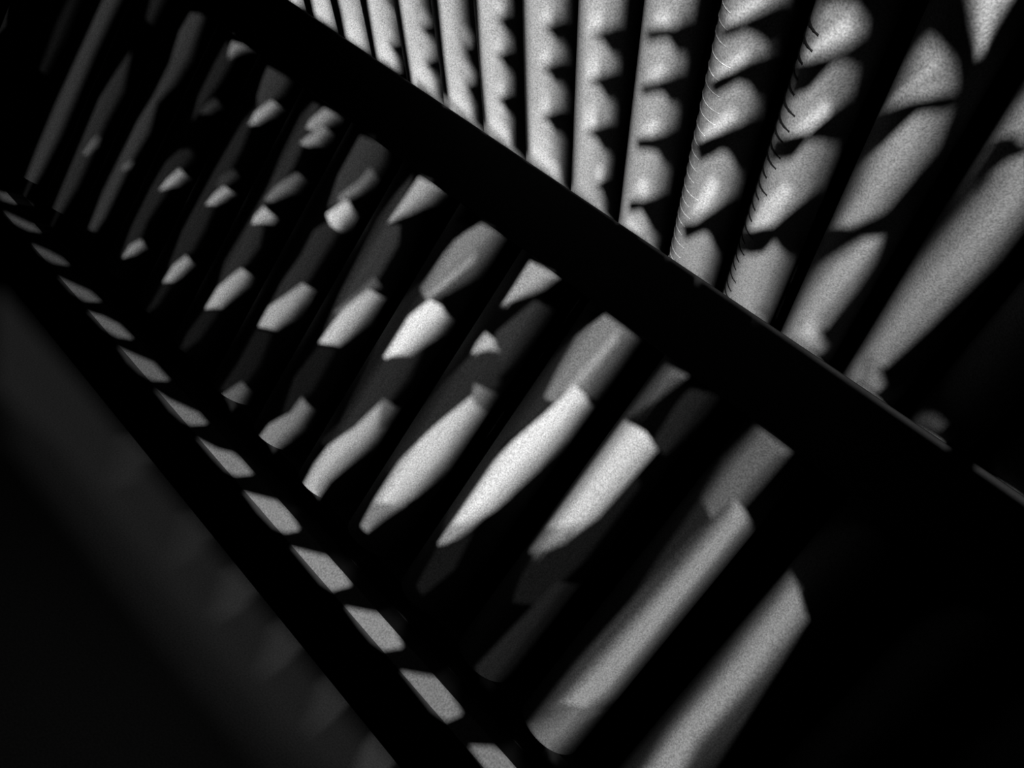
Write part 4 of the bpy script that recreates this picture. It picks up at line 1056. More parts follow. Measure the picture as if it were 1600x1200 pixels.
0.09:-1085,-376 5,-10 -8,-25 -13,-20 3,31
0.13:-1085,-376 5,-10 -8,-25 -13,-20 3,31
0.18:-1085,-376 5,-10 -8,-25 -12,-20 2,31
0.04:-1085,-376 4,-10 -9,-24 -11,-21 3,31
0.13:-1085,-376 4,-10 -9,-24 -11,-21 3,31
0.18:-1085,-376 4,-10 -9,-24 -11,-21 3,31
0.25:-1085,-376 4,-10 -19,-45 2,31
0.06:-1085,-376 2,-9 -18,-46 3,31
0.13:-1085,-376 2,-9 -18,-46 3,31
0.18:-1085,-376 2,-9 -18,-46 3,31
0.25:-1085,-376 2,-9 -17,-46 2,31
0.008:-1226,36 17,11 5,-82 -3,-57 -9,-50 6,-57 -4,-68 -1,-134 -4,-35 -11,-3 -6,83 5,161 7,60 2,69 -8,61
0.015:-1226,36 17,11 5,-82 -3,-57 -9,-50 6,-57 -4,-68 -1,-134 -4,-35 -11,-3 -6,83 5,161 7,60 2,69 -8,61
0.025:-1226,36 17,11 5,-82 -3,-57 -9,-50 6,-57 -4,-68 -1,-134 -4,-35 -11,-3 -6,83 5,161 7,60 2,69 -8,61
0.04:-1226,36 17,11 5,-82 -3,-57 -9,-50 6,-57 -4,-68 -1,-134 -4,-35 -11,-3 0,244 6,60 2,69 -8,61
0.008:-1212,-266 -1,-19 -7,-13 0,14
0.025:-1212,-266 -1,-19 -7,-13 0,14
0.04:-1212,-266 -1,-19 -7,-13 0,14
0.04:-1212,-266 -1,-19 -7,-13 0,14
0.015:-1212,-266 -1,-18 -7,-14 0,14
0.04:-1212,-266 -1,-18 -7,-14 0,14
0.06:-1212,-266 -1,-18 -7,-14 0,14
0.09:-1212,-266 -1,-18 -7,-14 0,14
0.025:-1212,-266 -2,-18 -6,-14 0,14
0.06:-1212,-266 -2,-18 -6,-14 0,14
0.09:-1212,-266 -2,-18 -6,-14 0,14
0.13:-1212,-266 -2,-18 -6,-14 0,14
0.025:-1212,-266 -3,-18 -5,-14 0,14
0.06:-1212,-266 -3,-18 -5,-14 0,14
0.13:-1212,-266 -3,-18 -5,-14 0,14
0.13:-1212,-266 -3,-18 -5,-14 0,14
0.04:-1212,-266 -8,-32 0,14
0.09:-1212,-266 -8,-32 0,14
0.13:-1212,-266 -8,-32 0,14
0.18:-1212,-266 -8,-32 0,14
0.008:-1355,25 16,16 -1,-67 -8,3
0.008:-1355,25 16,16 -1,-67 -8,3
0.015:-1355,25 16,16 -1,-67 -8,3
0.015:-1355,25 16,16 -1,-67 -8,3
0.008:-1357,-144 8,51 10,-74 -3,-76 0,-150 -7,-99 -11,-28 -6,309
0.015:-1357,-144 8,51 10,-74 -3,-76 0,-150 -7,-99 -11,-28 -6,309
0.025:-1357,-144 8,51 10,-74 -3,-76 0,-150 -7,-99 -11,-28 -6,309
0.025:-1357,-144 8,51 10,-74 -3,-76 0,-150 -7,-99 -10,-28 0,343
0.008:-1342,-273 2,-24 -7,-29 -5,-1 4,32
0.025:-1342,-273 2,-24 -7,-29 -5,-1 4,32
0.04:-1342,-273 2,-24 -7,-29 -5,-1 4,32
0.04:-1342,-273 2,-24 -7,-29 -5,-1 4,32
0.015:-1342,-273 1,-24 -6,-29 -5,-1 4,32
0.04:-1342,-273 1,-24 -6,-29 -5,-1 4,32
0.06:-1342,-273 1,-24 -6,-29 -5,-1 4,32
0.09:-1342,-273 1,-24 -6,-29 -5,-1 4,32
0.025:-1342,-273 0,-23 -6,-30 -4,-1 4,32
0.06:-1342,-273 0,-23 -6,-30 -4,-1 4,32
0.09:-1342,-273 0,-23 -6,-30 -4,-1 4,32
0.13:-1342,-273 0,-23 -6,-30 -4,-1 4,32
0.025:-1342,-273 -1,-23 -5,-30 -4,-1 4,32
0.06:-1342,-273 -1,-23 -5,-30 -4,-1 4,32
0.13:-1342,-273 -1,-23 -5,-30 -4,-1 4,32
0.13:-1342,-273 -1,-23 -5,-30 -4,-1 4,32
0.04:-1342,-273 -7,-52 -3,-2 4,32
0.09:-1342,-273 -7,-52 -3,-2 4,32
0.13:-1342,-273 -7,-52 -3,-2 4,32
0.18:-1342,-273 -7,-52 -3,-2 4,32
0.008:-1490,-30 20,19 -2,-130 1,-199 -3,-96 -6,-86 -11,8 -4,130 -1,96
0.015:-1490,-30 20,19 -2,-130 1,-199 -3,-96 -6,-86 -11,8 -4,130 -1,96
0.025:-1490,-30 20,19 -2,-130 1,-199 -3,-96 -6,-86 -11,8 -4,130 -1,96
0.04:-1489,-30 19,19 -2,-130 1,-199 -3,-96 -6,-86 -9,8
0:-1611,-73 10,11 1,-95 -3,-95 -8,0 -3,110
0.008:-1611,-73 10,11 1,-95 -3,-95 -8,0 -3,110
0.008:-1611,-73 10,11 1,-95 -3,-95 -8,0 -3,110
0.008:-1611,-73 10,11 1,-95 -3,-95 -8,0 -3,110
0.008:-1795,-225 0,47 24,-43 -24,-43
0.35:-144,-566 50,29 24,-1 34,-8 -11,-19 -26,-7
0.35:-2,-565 26,19 23,7 30,-7 -31,-25
0.45:-273,-563 51,28 28,2 31,-10 -19,-20 -24,-6 -31,1
0.45:-409,-563 60,29 33,3 28,-6 -17,-23 -25,-7
0.45:-542,-560 58,27 31,3 36,-7 -13,-15 -26,-11 -41,-2
0.35:-685,-557 49,13 26,12 26,3 33,-2 -20,-18 -26,-9 -38,-1
0.25:-826,-554 41,7 67,19 30,-1 -21,-18 -23,-8 -38,-4
0.18:-958,-551 89,26 55,-1 -25,-17 -38,-11 -40,-3
0.18:-1076,-548 39,15 42,10 52,1 -29,-15 -45,-10
0.13:-1198,-544 90,24 40,2 -27,-17 -47,-10
0.09:-1316,-537 47,13 38,8 33,2 -32,-16 -49,-10
0.09:-1449,-534 89,22 38,4 -30,-15 -50,-11
0.09:-1515,-517 38,13 37,6 -2,-9 -34,-12
0.09:-1560,-757 430,-8 1066,-26 -74,-14 -106,-1 -361,6 -353,9 -210,0
0.04:-1168,-791 210,0 660,-15 160,1 -59,-10 -205,2 -575,11
0.13:-727,-773 83,-1 28,-8 19,-9 -35,0
0.18:-570,-777 78,0 21,-8 12,-8 -33,-1
0.18:-422,-780 73,0 14,-8 6,-8 -31,0
0.18:-282,-783 69,0 8,-7 1,-8 -30,0
0.25:-149,-786 65,-1 3,-7 -4,-7 -28,0 -20,7
0.13:-976,-766 94,-1 40,-9 30,-10 -37,0
0.008:166,137 7,1 16,-4 3,-9 -14,0 -9,3
0.025:166,137 7,1 16,-4 3,-9 -14,0 -9,3
0.04:167,135 6,3 16,-4 3,-9 -23,0
0.06:171,128 2,10 16,-4 3,-9 -14,0 -4,-7
0.015:22,349 -6,20 6,-19 6,-9 12,-14 20,-15 -21,7 -11,9
0.04:22,347 -5,21 5,-18 6,-9 12,-14 20,-15 -21,7 -11,9
0.06:25,342 -6,21 4,-15 5,-7 12,-14 20,-15 -21,7 -10,9 0,-2
0.09:30,336 -5,21 4,-17 11,-13 20,-15 -25,8
0.015:26,333 10,-9 12,-3 20,-14 -14,-4 -16,0 -2,-8 5,-16
0.04:27,331 9,-7 12,-3 20,-14 -14,-4 -16,0 -2,-6 5,-20
0.09:29,326 1,2 6,-4 12,-3 20,-14 -14,-4 -16,0 -1,-7 6,-23
0.13:35,320 -2,5 15,-4 20,-14 -28,-6 9,-35
0.025:26,333 10,-9 10,-3 18,-15 -10,-3 -17,0 -1,-5 5,-19
0.09:27,331 9,-7 10,-3 18,-15 -10,-3 -17,0 0,-12 4,-14
0.13:29,326 1,2 6,-4 10,-3 18,-15 -10,-3 -17,0 0,-8 6,-22
0.18:35,320 -2,5 13,-4 18,-15 -10,-3 -12,0 -2,-2 9,-35
0.04:26,333 10,-9 9,-3 6,-8 10,-8 -7,-2 -18,1 -1,-4 6,-21
0.13:27,331 9,-7 9,-3 6,-8 10,-8 -7,-2 -18,1 -1,-6 6,-21
0.18:29,326 1,2 15,-7 6,-8 10,-8 -7,-2 -18,1 7,-31
0.25:35,320 -2,5 12,-4 6,-8 10,-8 -7,-2 -13,0 -1,-3 9,-34
0.06:26,333 10,-9 7,-2 1,-4 7,-8 5,-4 5,-1 -7,-2 -13,0 -6,2 -1,-2 7,-24 -4,12 -4,23
0.13:27,331 9,-7 7,-2 1,-4 7,-8 5,-4 5,-1 -7,-2 -13,0 -6,2 -1,-2 7,-26 -8,30 0,7
0.25:29,326 1,2 6,-4 7,-2 1,-4 7,-8 5,-4 5,-1 -7,-2 -13,0 -6,2 8,-32
0.35:35,320 -2,5 10,-3 1,-4 7,-8 5,-4 5,-1 -7,-2 -13,0 -1,-4 9,-33
0.06:26,333 4,-5 12,-6 -1,-3 3,-5 8,-8 9,-1 -7,-2 -14,0 -6,3 7,-27 -9,31 4,-1 1,3
0.18:27,331 9,-7 6,-2 -1,-3 3,-5 8,-8 9,-1 -7,-2 -14,0 -6,3 7,-29 -8,31 3,1 1,3
0.25:29,326 1,2 12,-6 -1,-3 3,-5 8,-8 9,-1 -7,-2 -14,0 -5,2 8,-32 -8,30 2,9
0.45:35,320 -2,5 9,-3 -1,-3 3,-5 8,-8 9,-1 -7,-2 -14,0 9,-37
0.015:43,293 7,2 26,14 23,-14 9,-41 -2,-106 -18,-1 -9,2 10,-6 31,-9 -1,-7 -21,-2 -10,1 -6,-2 -29,107 -2,49
0.04:43,293 7,2 26,14 22,-15 10,-40 -2,-106 -18,-1 -9,2 10,-6 31,-9 -1,-7 -21,-2 -10,1 -6,-4 -30,116 -1,42
0.06:43,293 7,2 26,14 9,-6 3,-4 19,-69 -1,-82 -18,-1 -9,2 10,-6 31,-9 -1,-7 -21,-2 -10,1 -3,-8 -32,119 -2,43
0.09:43,293 7,2 26,14 4,-9 27,-102 -1,-50 -25,-1 8,-4 31,-9 -1,-7 -21,-2 -10,1 2,-15 -37,139 -2,30
0.025:47,291 29,18 17,-18 2,-4 7,-36 -1,-41 2,-55 2,-7 -17,-1 -10,2 10,-6 28,-10 3,-6 -21,-2 -16,3 -4,10 -22,83 1,29 -2,30
0.06:47,291 29,18 17,-18 2,-4 7,-36 -1,-41 2,-55 2,-7 -17,-1 -10,2 10,-6 28,-10 3,-6 -21,-2 -16,3 -4,10 -21,81 -2,61
0.13:47,291 29,18 13,-14 13,-50 -1,-35 2,-55 2,-7 -17,-1 -10,2 10,-6 28,-10 3,-6 -21,-2 -16,2 -26,98 1,25 -2,30
0.18:47,291 29,18 2,-4 23,-89 2,-61 2,-7 -24,-2 35,-13 3,-6 -21,-2 -10,1 0,-5 -31,114 -2,45
0.04:52,291 -1,2 25,16 5,-12 9,-12 7,-36 -1,-41 3,-53 6,-7 -17,-1 -10,2 9,-6 19,-7 13,-9 -21,-2 -10,1 -3,1 -5,10 -4,10 -2,18 -14,47 2,27 -2,32 -1,8
0.09:52,291 -1,2 25,16 5,-12 9,-12 7,-36 -1,-41 3,-53 6,-7 -17,-1 -10,2 9,-6 19,-7 13,-9 -21,-2 -13,2 -9,19 -2,19 -14,47 2,27 -2,32 -1,8
0.18:52,291 -1,2 25,16 5,-12 9,-12 7,-36 -1,-41 3,-53 6,-7 -17,-1 -10,2 9,-6 19,-7 13,-9 -21,-2 -10,1 -3,1 -5,10 -6,28 -14,47 2,27 -2,32 -1,8
0.25:52,291 -1,2 25,16 20,-71 3,-83 6,-7 -17,-1 -7,-2 25,-9 13,-9 -32,-2 -27,98 2,16 -2,32 -1,8
0.04:56,290 -3,3 23,16 1,-14 2,-4 5,-4 7,-35 0,-45 5,-53 8,-6 -16,-1 -11,2 10,-6 18,-7 3,-5 11,-4 -21,-2 -10,1 -12,22 3,7 -8,34 -7,21 2,18 -2,47 -4,10
0.13:56,290 -3,3 23,16 1,-14 2,-4 5,-4 7,-35 0,-45 5,-53 8,-6 -16,-1 -11,2 10,-6 18,-7 3,-5 11,-4 -21,-2 -10,1 -12,22 3,7 -8,34 -7,21 2,18 -2,47 -4,10
0.18:56,290 -3,3 23,16 1,-14 2,-4 5,-4 7,-35 0,-45 5,-53 8,-6 -16,-1 -11,2 10,-6 18,-7 3,-5 11,-4 -21,-2 -10,1 -10,18 1,11 -8,34 -7,21 2,18 -2,47 -4,10
0.25:56,290 -3,3 23,16 1,-14 6,-8 8,-35 0,-45 5,-53 8,-6 -16,-1 -7,-3 24,-8 3,-5 11,-4 -21,-2 -10,1 -5,12 -12,51 -7,21 2,18 -2,47 -4,10
0.06:60,290 -5,2 2,3 19,14 -2,-14 1,-5 6,-8 5,-31 -1,-39 8,-58 10,-6 -15,-1 -11,2 9,-6 18,-8 0,-5 15,-3 -21,-2 -10,1 3,1 -15,21 6,7 -13,55 2,39 -3,26 -1,5
0.13:60,290 -5,2 2,3 19,14 -2,-14 1,-5 6,-8 5,-31 -1,-39 8,-58 10,-6 -15,-1 -11,2 9,-6 18,-8 0,-5 15,-3 -21,-2 -10,1 3,1 -15,21 6,7 -13,55 2,39 -3,26 -1,5
0.25:60,290 -5,2 2,3 19,14 -2,-14 1,-5 6,-8 5,-31 -1,-39 8,-58 10,-6 -15,-1 -11,2 9,-6 18,-8 0,-5 15,-3 -21,-2 -10,1 3,1 -6,10 -8,9 5,9 -13,55 2,23 -2,34 -2,13
0.35:60,290 -5,2 2,3 19,14 -2,-14 1,-5 6,-8 5,-31 -1,-39 8,-58 10,-6 -15,-1 -6,-4 4,0 18,-8 0,-5 15,-3 -21,-2 -10,1 3,1 -8,13 -4,32 -10,38 2,39 -3,26 -1,5
0:35,305 12,1 14,-6 -4,-5 -4,-2 -2,-6 3,-8 -4,-7 -10,17
0.015:83,147 3,7 22,-13 12,-5 0,-8 -21,-3
0.025:83,147 3,7 22,-13 12,-5 0,-8 -21,-3
0.06:83,147 3,7 22,-13 12,-5 0,-8 -21,-3
0.06:83,147 3,7 22,-13 12,-5 0,-8 -21,-3
0.015:84,146 2,8 32,-19 2,-7 -20,-2
0.06:84,146 2,8 32,-19 2,-7 -20,-2
0.09:84,146 2,8 32,-19 2,-7 -20,-2
0.13:84,146 2,8 32,-19 2,-7 -20,-2
0.025:86,146 0,8 19,-14 11,-6 4,-6 -18,-2
0.06:86,146 0,8 19,-14 11,-6 4,-6 -18,-2
0.13:86,146 0,8 19,-14 11,-6 4,-6 -18,-2
0.18:86,146 0,8 19,-14 11,-6 4,-6 -18,-2
0.04:87,147 -1,7 34,-26 -17,-2
0.09:87,147 -1,7 34,-26 -17,-2
0.13:87,147 -1,7 34,-26 -17,-2
0.18:87,147 -1,7 34,-26 -17,-2
0.04:88,147 -2,7 25,-21 9,-5 -16,-2 -6,11
0.09:88,147 -2,7 25,-21 9,-5 -16,-2 -6,11
0.18:88,147 -2,7 25,-21 9,-5 -16,-2 -6,11
0.25:88,147 -2,7 25,-21 9,-5 -16,-2 -6,11
0.04:-45,348 12,2 16,9 3,-16 4,-10 -19,5
0.09:-45,348 12,2 16,9 3,-16 4,-10 -19,5
0.13:-45,348 12,2 16,9 3,-16 4,-10 -19,5
0.18:-45,348 12,2 14,7 7,-26 -17,7
0.06:-42,347 14,5 11,7 0,-13 7,-13 -12,3
0.13:-42,347 14,5 11,7 0,-13 7,-13 -12,3
0.25:-42,347 14,5 11,7 0,-13 7,-13 -12,3
0.35:-42,347 23,10 7,-26
0.09:-39,347 1,2 16,6 5,4 -4,-10 11,-16 -12,3
0.18:-39,347 1,2 16,6 5,4 -4,-10 11,-16 -12,3
0.35:-39,347 1,2 16,6 5,4 -4,-10 11,-16 -12,3
0.45:-39,347 1,2 19,8 -2,-8 8,-13 1,-5
0.09:-37,347 -1,2 6,1 15,9 -6,-11 13,-15 -11,3
0.25:-37,347 -1,2 6,1 15,9 -6,-11 13,-15 -11,3
0.45:-37,347 -1,2 6,1 15,9 -6,-11 13,-15 -11,3
0.65:-37,347 -1,2 6,1 13,7 -4,-9 10,-12 1,-5
0.13:-34,348 -3,1 15,6 5,4 -8,-11 2,-4 13,-11 -10,4
0.25:-34,348 -3,1 15,6 5,4 -8,-11 2,-4 13,-11 -10,4
0.55:-34,348 -3,1 15,6 5,4 -8,-11 2,-4 13,-11 -10,4
0.75:-34,348 -3,1 5,1 13,7 -6,-9 2,-4 10,-9 1,-4 -3,4 -8,4
0.025:-61,331 1,-2 4,1 9,-4 26,-5 15,-7 13,-21 -2,-49 -17,-20 -10,-3 -10,2
0.06:-59,326 0,2 3,2 9,-4 26,-5 15,-7 13,-21 -2,-49 -17,-20 -18,-7
0.09:-56,322 0,8 9,-4 26,-5 15,-7 13,-22 -2,-48 -17,-20 -10,-3 -5,-8
0.13:-49,316 -3,11 31,-6 14,-8 12,-42 0,-27 -17,-20 -10,-3 2,-13
0.04:-61,331 4,-5 1,4 9,-4 23,-6 13,-8 13,-22 -1,-46 -2,-6 -12,-14 -9,-3 -10,2 -2,27 -18,46
0.09:-59,326 2,0 1,4 9,-4 23,-6 13,-8 13,-22 -1,-46 -2,-6 -12,-14 -17,-7 -4,33 -15,38
0.13:-56,322 0,8 9,-4 23,-6 13,-8 13,-22 -1,-46 -2,-6 -12,-14 -9,-3 -5,-8 -5,20 -2,17 -11,30
0.18:-49,316 -3,11 28,-7 13,-8 8,-14 3,-9 1,-45 -2,-6 -12,-14 -9,-3 2,-13
0.04:-61,331 7,-7 -2,6 30,-10 10,-9 13,-23 -1,-15 2,-30 -5,-10 -7,-9 -8,-3 -10,2 2,4 1,11 -1,11 -23,61 -3,12
0.13:-59,326 5,-2 -2,6 30,-10 10,-9 13,-23 -1,-15 2,-30 -5,-10 -7,-9 -16,-7 0,32 -23,61 -3,12
0.18:-56,322 2,2 -2,6 30,-10 10,-9 13,-23 -1,-15 2,-30 -5,-10 -7,-9 -8,-3 -5,-8 -3,14 0,22
0.25:-49,316 -3,11 26,-7 10,-9 13,-23 -1,-15 2,-30 -5,-10 -7,-9 -8,-3 2,-13
0.06:-61,331 10,-8 -5,7 28,-10 0,-4 7,-6 12,-23 3,-49 -7,-10 -1,-4 -9,-3 -9,2 4,3 3,16 -1,6 -23,67
0.13:-59,326 8,-3 -5,7 28,-10 0,-4 7,-6 12,-23 3,-49 -7,-10 -1,-4 -16,-7 5,25 -1,6 -23,67 -2,4
0.25:-56,322 5,1 -5,7 28,-10 0,-4 7,-6 12,-23 3,-49 -7,-10 -1,-4 -9,-3 -4,-8 -1,13 3,16 -1,6 -23,67 -2,4
0.35:-49,316 -3,11 24,-7 0,-4 7,-6 12,-23 3,-49 -7,-10 -1,-4 -9,-3 3,-13 -6,23 0,17
0.06:-61,331 13,-9 -8,8 23,-8 2,-3 -2,-3 7,-7 10,-19 2,-5 5,-43 0,-5 -6,-9 0,-4 -8,-3 -9,2 6,2 4,17 0,6 -9,34 -15,35
0.18:-59,326 11,-4 -8,8 23,-8 2,-3 -2,-3 7,-7 12,-24 5,-48 -6,-9 0,-4 -15,-7 6,14 2,17 -9,34 -15,35
0.35:-56,322 8,0 -8,8 23,-8 2,-3 -2,-3 7,-7 12,-24 5,-48 -6,-9 0,-4 -8,-3 -4,-8 5,35 -9,34 -15,35
0.45:-49,316 1,6 -4,5 19,-5 2,-3 -2,-3 7,-7 12,-24 5,-48 -6,-9 0,-4 -8,-3 3,-13 -5,16 3,24 -9,34 -15,35
0.04:-39,320 11,-4 -4,-6 -10,-9 -7,-4 -3,1 0,6 6,5
0.09:-39,320 11,-4 -7,-9 -14,-10 -1,-5 -2,12 6,5
0.13:-39,320 11,-4 -7,-9 -14,-10 2,-9 -3,14 1,4
0.18:-39,320 11,-4 -16,-18 4,-15 -6,21 0,5
0.06:-39,320 10,-4 -7,-9 -10,-8 -3,-2 -3,1 1,6 6,5
0.13:-39,320 10,-4 -7,-9 -13,-10 -1,-5 -2,9 1,3 6,5
0.25:-39,320 10,-4 -7,-9 -13,-10 2,-9 -4,15 11,13
0.35:-39,320 10,-4 -7,-9 -7,-5 -1,-4 4,-15 -6,21
0.09:-39,320 8,-4 -9,-12 -9,-7 -3,1 2,5 9,9
0.18:-39,320 8,-4 -6,-9 -12,-10 -1,-5 0,11 9,9
0.35:-39,320 8,-4 -6,-9 -12,-10 2,-9 -3,15 9,9
0.45:-39,320 8,-4 -6,-9 -7,-5 4,-19 -6,22 7,11
0.09:-39,320 7,-4 -6,-9 -14,-9 2,5 4,2 6,7 2,4
0.25:-39,320 7,-4 -6,-9 -12,-9 0,-6 0,11 4,2 6,7 2,4
0.45:-39,320 7,-4 -6,-9 -11,-10 2,-9 -3,15 4,2 6,7 2,4
0.65:-39,320 7,-4 -6,-9 -6,-5 4,-19 -6,22 8,11
0.13:-39,320 6,-4 -12,-14 -7,-4 13,13 2,5
0.25:-39,320 6,-4 -3,-5 -14,-13 0,-6 -1,7 12,12 2,5
0.55:-39,320 6,-4 -3,-5 -12,-11 -1,-3 2,-9 -2,14 10,9 2,5
0.75:-39,320 6,-4 -12,-14 5,-19 -6,22 7,6 2,5
0:-48,284 -4,13 9,-1 5,2 15,7 18,12 8,-3 -12,-12 -16,-8 -8,-19 -10,-11 4,-15
0:-32,222 21,3 12,15 3,5 1,6 1,28 3,15 10,3 5,-13 8,-31 -1,-9 -2,-10 -18,-12 -7,-2 -13,-18 -3,-22 4,-29 -8,12
0.015:1,222 17,11 9,-13 4,-27 1,-43 -15,-3 11,-3 21,-2 -2,-10 -21,-4 -21,0 -10,1 -2,2 -14,49 2,12
0.04:1,222 17,11 9,-13 4,-27 1,-43 -15,-3 11,-3 21,-2 -2,-10 -21,-4 -31,1 0,-4 -15,61 1,6
0.09:1,222 17,11 5,-6 5,-13 3,-21 1,-43 -15,-3 30,-7 0,-8 -21,-4 -30,-1 2,-6 -17,64 0,7
0.13:1,222 14,8 15,-55 2,-16 0,-9 -15,-3 21,-4 4,-14 -6,1 -10,-2 -21,0 -2,-6 1,-6 -19,73 0,8
0.025:2,222 16,11 6,-14 3,-28 0,-33 3,-8 -15,-4 28,-6 4,-8 -21,-4 -21,0 -12,2 -10,42 3,19
0.09:2,222 16,11 6,-14 3,-28 0,-33 3,-8 -15,-4 28,-6 4,-8 -21,-4 -31,1 0,-4 -12,47 3,19
0.13:2,222 16,11 6,-14 3,-28 0,-33 3,-8 -15,-4 28,-6 4,-8 -21,-4 -30,-1 2,-6 -13,47 -1,10 2,13
0.18:2,222 13,8 11,-40 1,-32 3,-8 -15,-4 21,-4 4,-4 2,-9 -6,1 -10,-2 -21,0 -2,-6 2,-7 -19,69 0,7
0.04:3,222 15,11 0,-8 3,-7 1,-61 6,-8 -15,-3 21,-4 3,-4 10,-6 -21,-4 -21,0 -11,2 -6,40 2,21
0.13:3,222 15,11 0,-8 3,-7 1,-61 6,-8 -15,-3 21,-4 3,-4 10,-6 -21,-4 -21,0 -11,2 -6,40 2,21
0.18:3,222 15,11 0,-8 3,-7 1,-61 6,-8 -15,-3 21,-4 3,-4 10,-6 -21,-4 -30,-1 -5,20 -3,23 2,21
0.25:3,222 12,8 6,-19 1,-54 6,-8 -15,-3 21,-4 8,-13 -6,1 -10,-2 -21,0 -2,-6 -13,46 -1,9 1,14
0.06:4,222 14,11 -2,-9 2,-7 0,-61 8,-7 -15,-4 22,-4 -1,-5 15,-4 -21,-4 -31,1 5,1 -5,16 -2,23 1,15 2,13 8,19
0.13:4,222 14,11 -2,-9 2,-7 0,-61 8,-7 -15,-4 22,-4 -1,-5 15,-4 -21,-4 -31,1 5,1 -5,16 -2,23 1,15 2,13 8,19
0.25:4,222 14,11 -2,-9 2,-7 0,-61 8,-7 -15,-4 22,-4 -1,-5 15,-4 -21,-4 -30,-1 4,3 -5,16 -2,23 1,15 2,13 8,19
0.35:4,222 11,8 3,-13 0,-61 8,-7 -15,-4 22,-4 -1,-5 10,-7 -6,1 -10,-2 -21,0 -2,-6 -7,24 -3,23 3,28 8,19
0.06:5,223 13,10 -4,-10 1,-7 -2,-22 0,-31 1,-8 10,-7 -15,-3 22,-4 -5,-6 21,-3 -21,-4 -31,1 10,1 -5,16 -2,23 1,29 7,19
0.18:5,223 13,10 -4,-10 1,-7 -2,-22 0,-31 1,-8 10,-7 -15,-3 22,-4 -5,-6 21,-3 -21,-4 -31,1 10,1 -5,16 -2,23 1,29 7,19
0.25:5,223 13,10 -4,-10 1,-7 -2,-22 0,-31 1,-8 10,-7 -15,-3 22,-4 -5,-6 21,-3 -21,-4 -30,-1 9,3 -5,16 -2,23 1,29 7,19
0.45:5,223 10,7 -2,-67 1,-8 10,-7 -15,-3 22,-4 -5,-6 16,-6 -6,1 -10,-2 -21,0 -2,-6 2,8 -5,16 -2,31 1,21 7,19
0.025:3,145 6,6 22,-5 -1,-8 -18,-5
0.06:3,145 6,6 22,-5 -1,-8 -18,-5
0.13:3,145 6,6 22,-5 -1,-8 -18,-5
0.18:3,145 6,6 22,-5 -1,-8 -18,-5
0.04:4,145 5,6 20,-5 1,-8 -18,-5
0.13:4,145 5,6 20,-5 1,-8 -18,-5
0.18:4,145 5,6 20,-5 1,-8 -18,-5
0.25:4,145 5,6 20,-5 1,-8 -18,-5
0.06:6,145 3,6 10,-3 7,-3 3,-7 -17,-5
0.18:6,145 3,6 10,-3 7,-3 3,-7 -17,-5
0.25:6,145 3,6 10,-3 7,-3 3,-7 -17,-5
0.45:6,145 3,6 10,-3 7,-3 3,-7 -17,-5
0.09:8,145 1,6 9,-3 11,-10 -17,-5
0.18:8,145 1,6 9,-3 11,-10 -17,-5
0.35:8,145 1,6 9,-3 11,-10 -17,-5
0.55:8,145 1,6 9,-3 11,-10 -17,-5
0.09:10,145 -1,6 9,-3 10,-10 -16,-5
0.25:10,145 -1,6 9,-3 10,-10 -16,-5
0.45:10,145 -1,6 9,-3 10,-10 -16,-5
0.65:10,145 -1,6 9,-3 10,-10 -16,-5
0.025:-150,339 14,-15 26,4 12,0 7,-7 12,-22 17,-26 9,-27 28,-106 0,-2 -10,-9 -24,-2 -26,2 -10,5
0.06:-147,334 11,-10 26,4 12,0 7,-7 22,-37 43,-160 -9,5 -24,-2 -26,2 -7,-1
0.09:-143,330 7,-6 26,4 12,0 5,-4 10,-17 4,-8 8,-28 41,-155 -5,13 -24,-2 -26,2 -3,-5
0.13:-136,325 38,3 5,-4 57,-214 -4,14 -7,4 -36,0 2,-9
0.04:-150,339 14,-15 26,4 9,-1 22,-39 12,-22 37,-106 5,-22 -10,-9 -24,-2 -26,2 -10,5
0.09:-147,334 11,-10 26,4 9,-1 5,-8 29,-53 13,-39 28,-103 -9,5 -24,-2 -26,2 -7,-1
0.13:-143,330 7,-6 26,4 9,-1 29,-52 42,-159 -5,13 -24,-2 -26,2 -3,-5
0.18:-136,325 26,3 9,-1 15,-27 50,-190 -4,14 -7,4 -36,0 2,-9
0.04:-150,339 5,-8 9,-7 26,4 6,-2 -1,-6 31,-64 35,-103 4,-9 10,-4 0,-2 -10,-9 -24,-2 -26,2 -10,5
0.13:-147,334 11,-10 26,4 6,-2 -1,-6 27,-54 39,-113 13,-29 -9,5 -24,-2 -26,2 -7,-1
0.18:-143,330 7,-6 26,4 6,-2 -1,-6 27,-54 8,-21 16,-51 12,-32 12,-46 -5,13 -24,-2 -26,2 -3,-5
0.25:-136,325 26,3 6,-2 -1,-6 29,-59 40,-151 -4,14 -7,4 -36,0 2,-9
0.06:-150,339 4,-7 10,-8 26,4 3,-3 -5,-6 29,-66 37,-113 21,-2 -10,-9 -24,-2 -26,2 -10,5
0.13:-147,334 11,-10 26,4 3,-3 -5,-6 29,-66 37,-113 18,-7 2,-9 -9,5 -24,-2 -26,2 -7,-1
0.25:-143,330 7,-6 26,4 3,-3 -5,-6 29,-66 37,-113 14,-15 2,-9 -5,13 -24,-2 -26,2 -3,-5
0.35:-136,325 26,3 3,-3 -5,-6 29,-66 47,-143 -4,14 -7,4 -36,0 2,-9
0.06:-150,339 3,-6 11,-9 25,4 0,-4 -8,-6 1,-4 28,-69 33,-108 26,-2 6,3 -10,-9 -24,-2 -26,2 -10,5
0.18:-147,334 0,-2 11,-8 25,4 0,-4 -8,-6 1,-4 28,-69 33,-108 26,-2 5,-11 -9,5 -24,-2 -26,2 -7,-1
0.25:-143,330 0,-2 7,-4 25,4 0,-4 -8,-6 1,-4 28,-69 33,-108 23,-6 4,-15 -5,13 -24,-2 -26,2 -3,-5
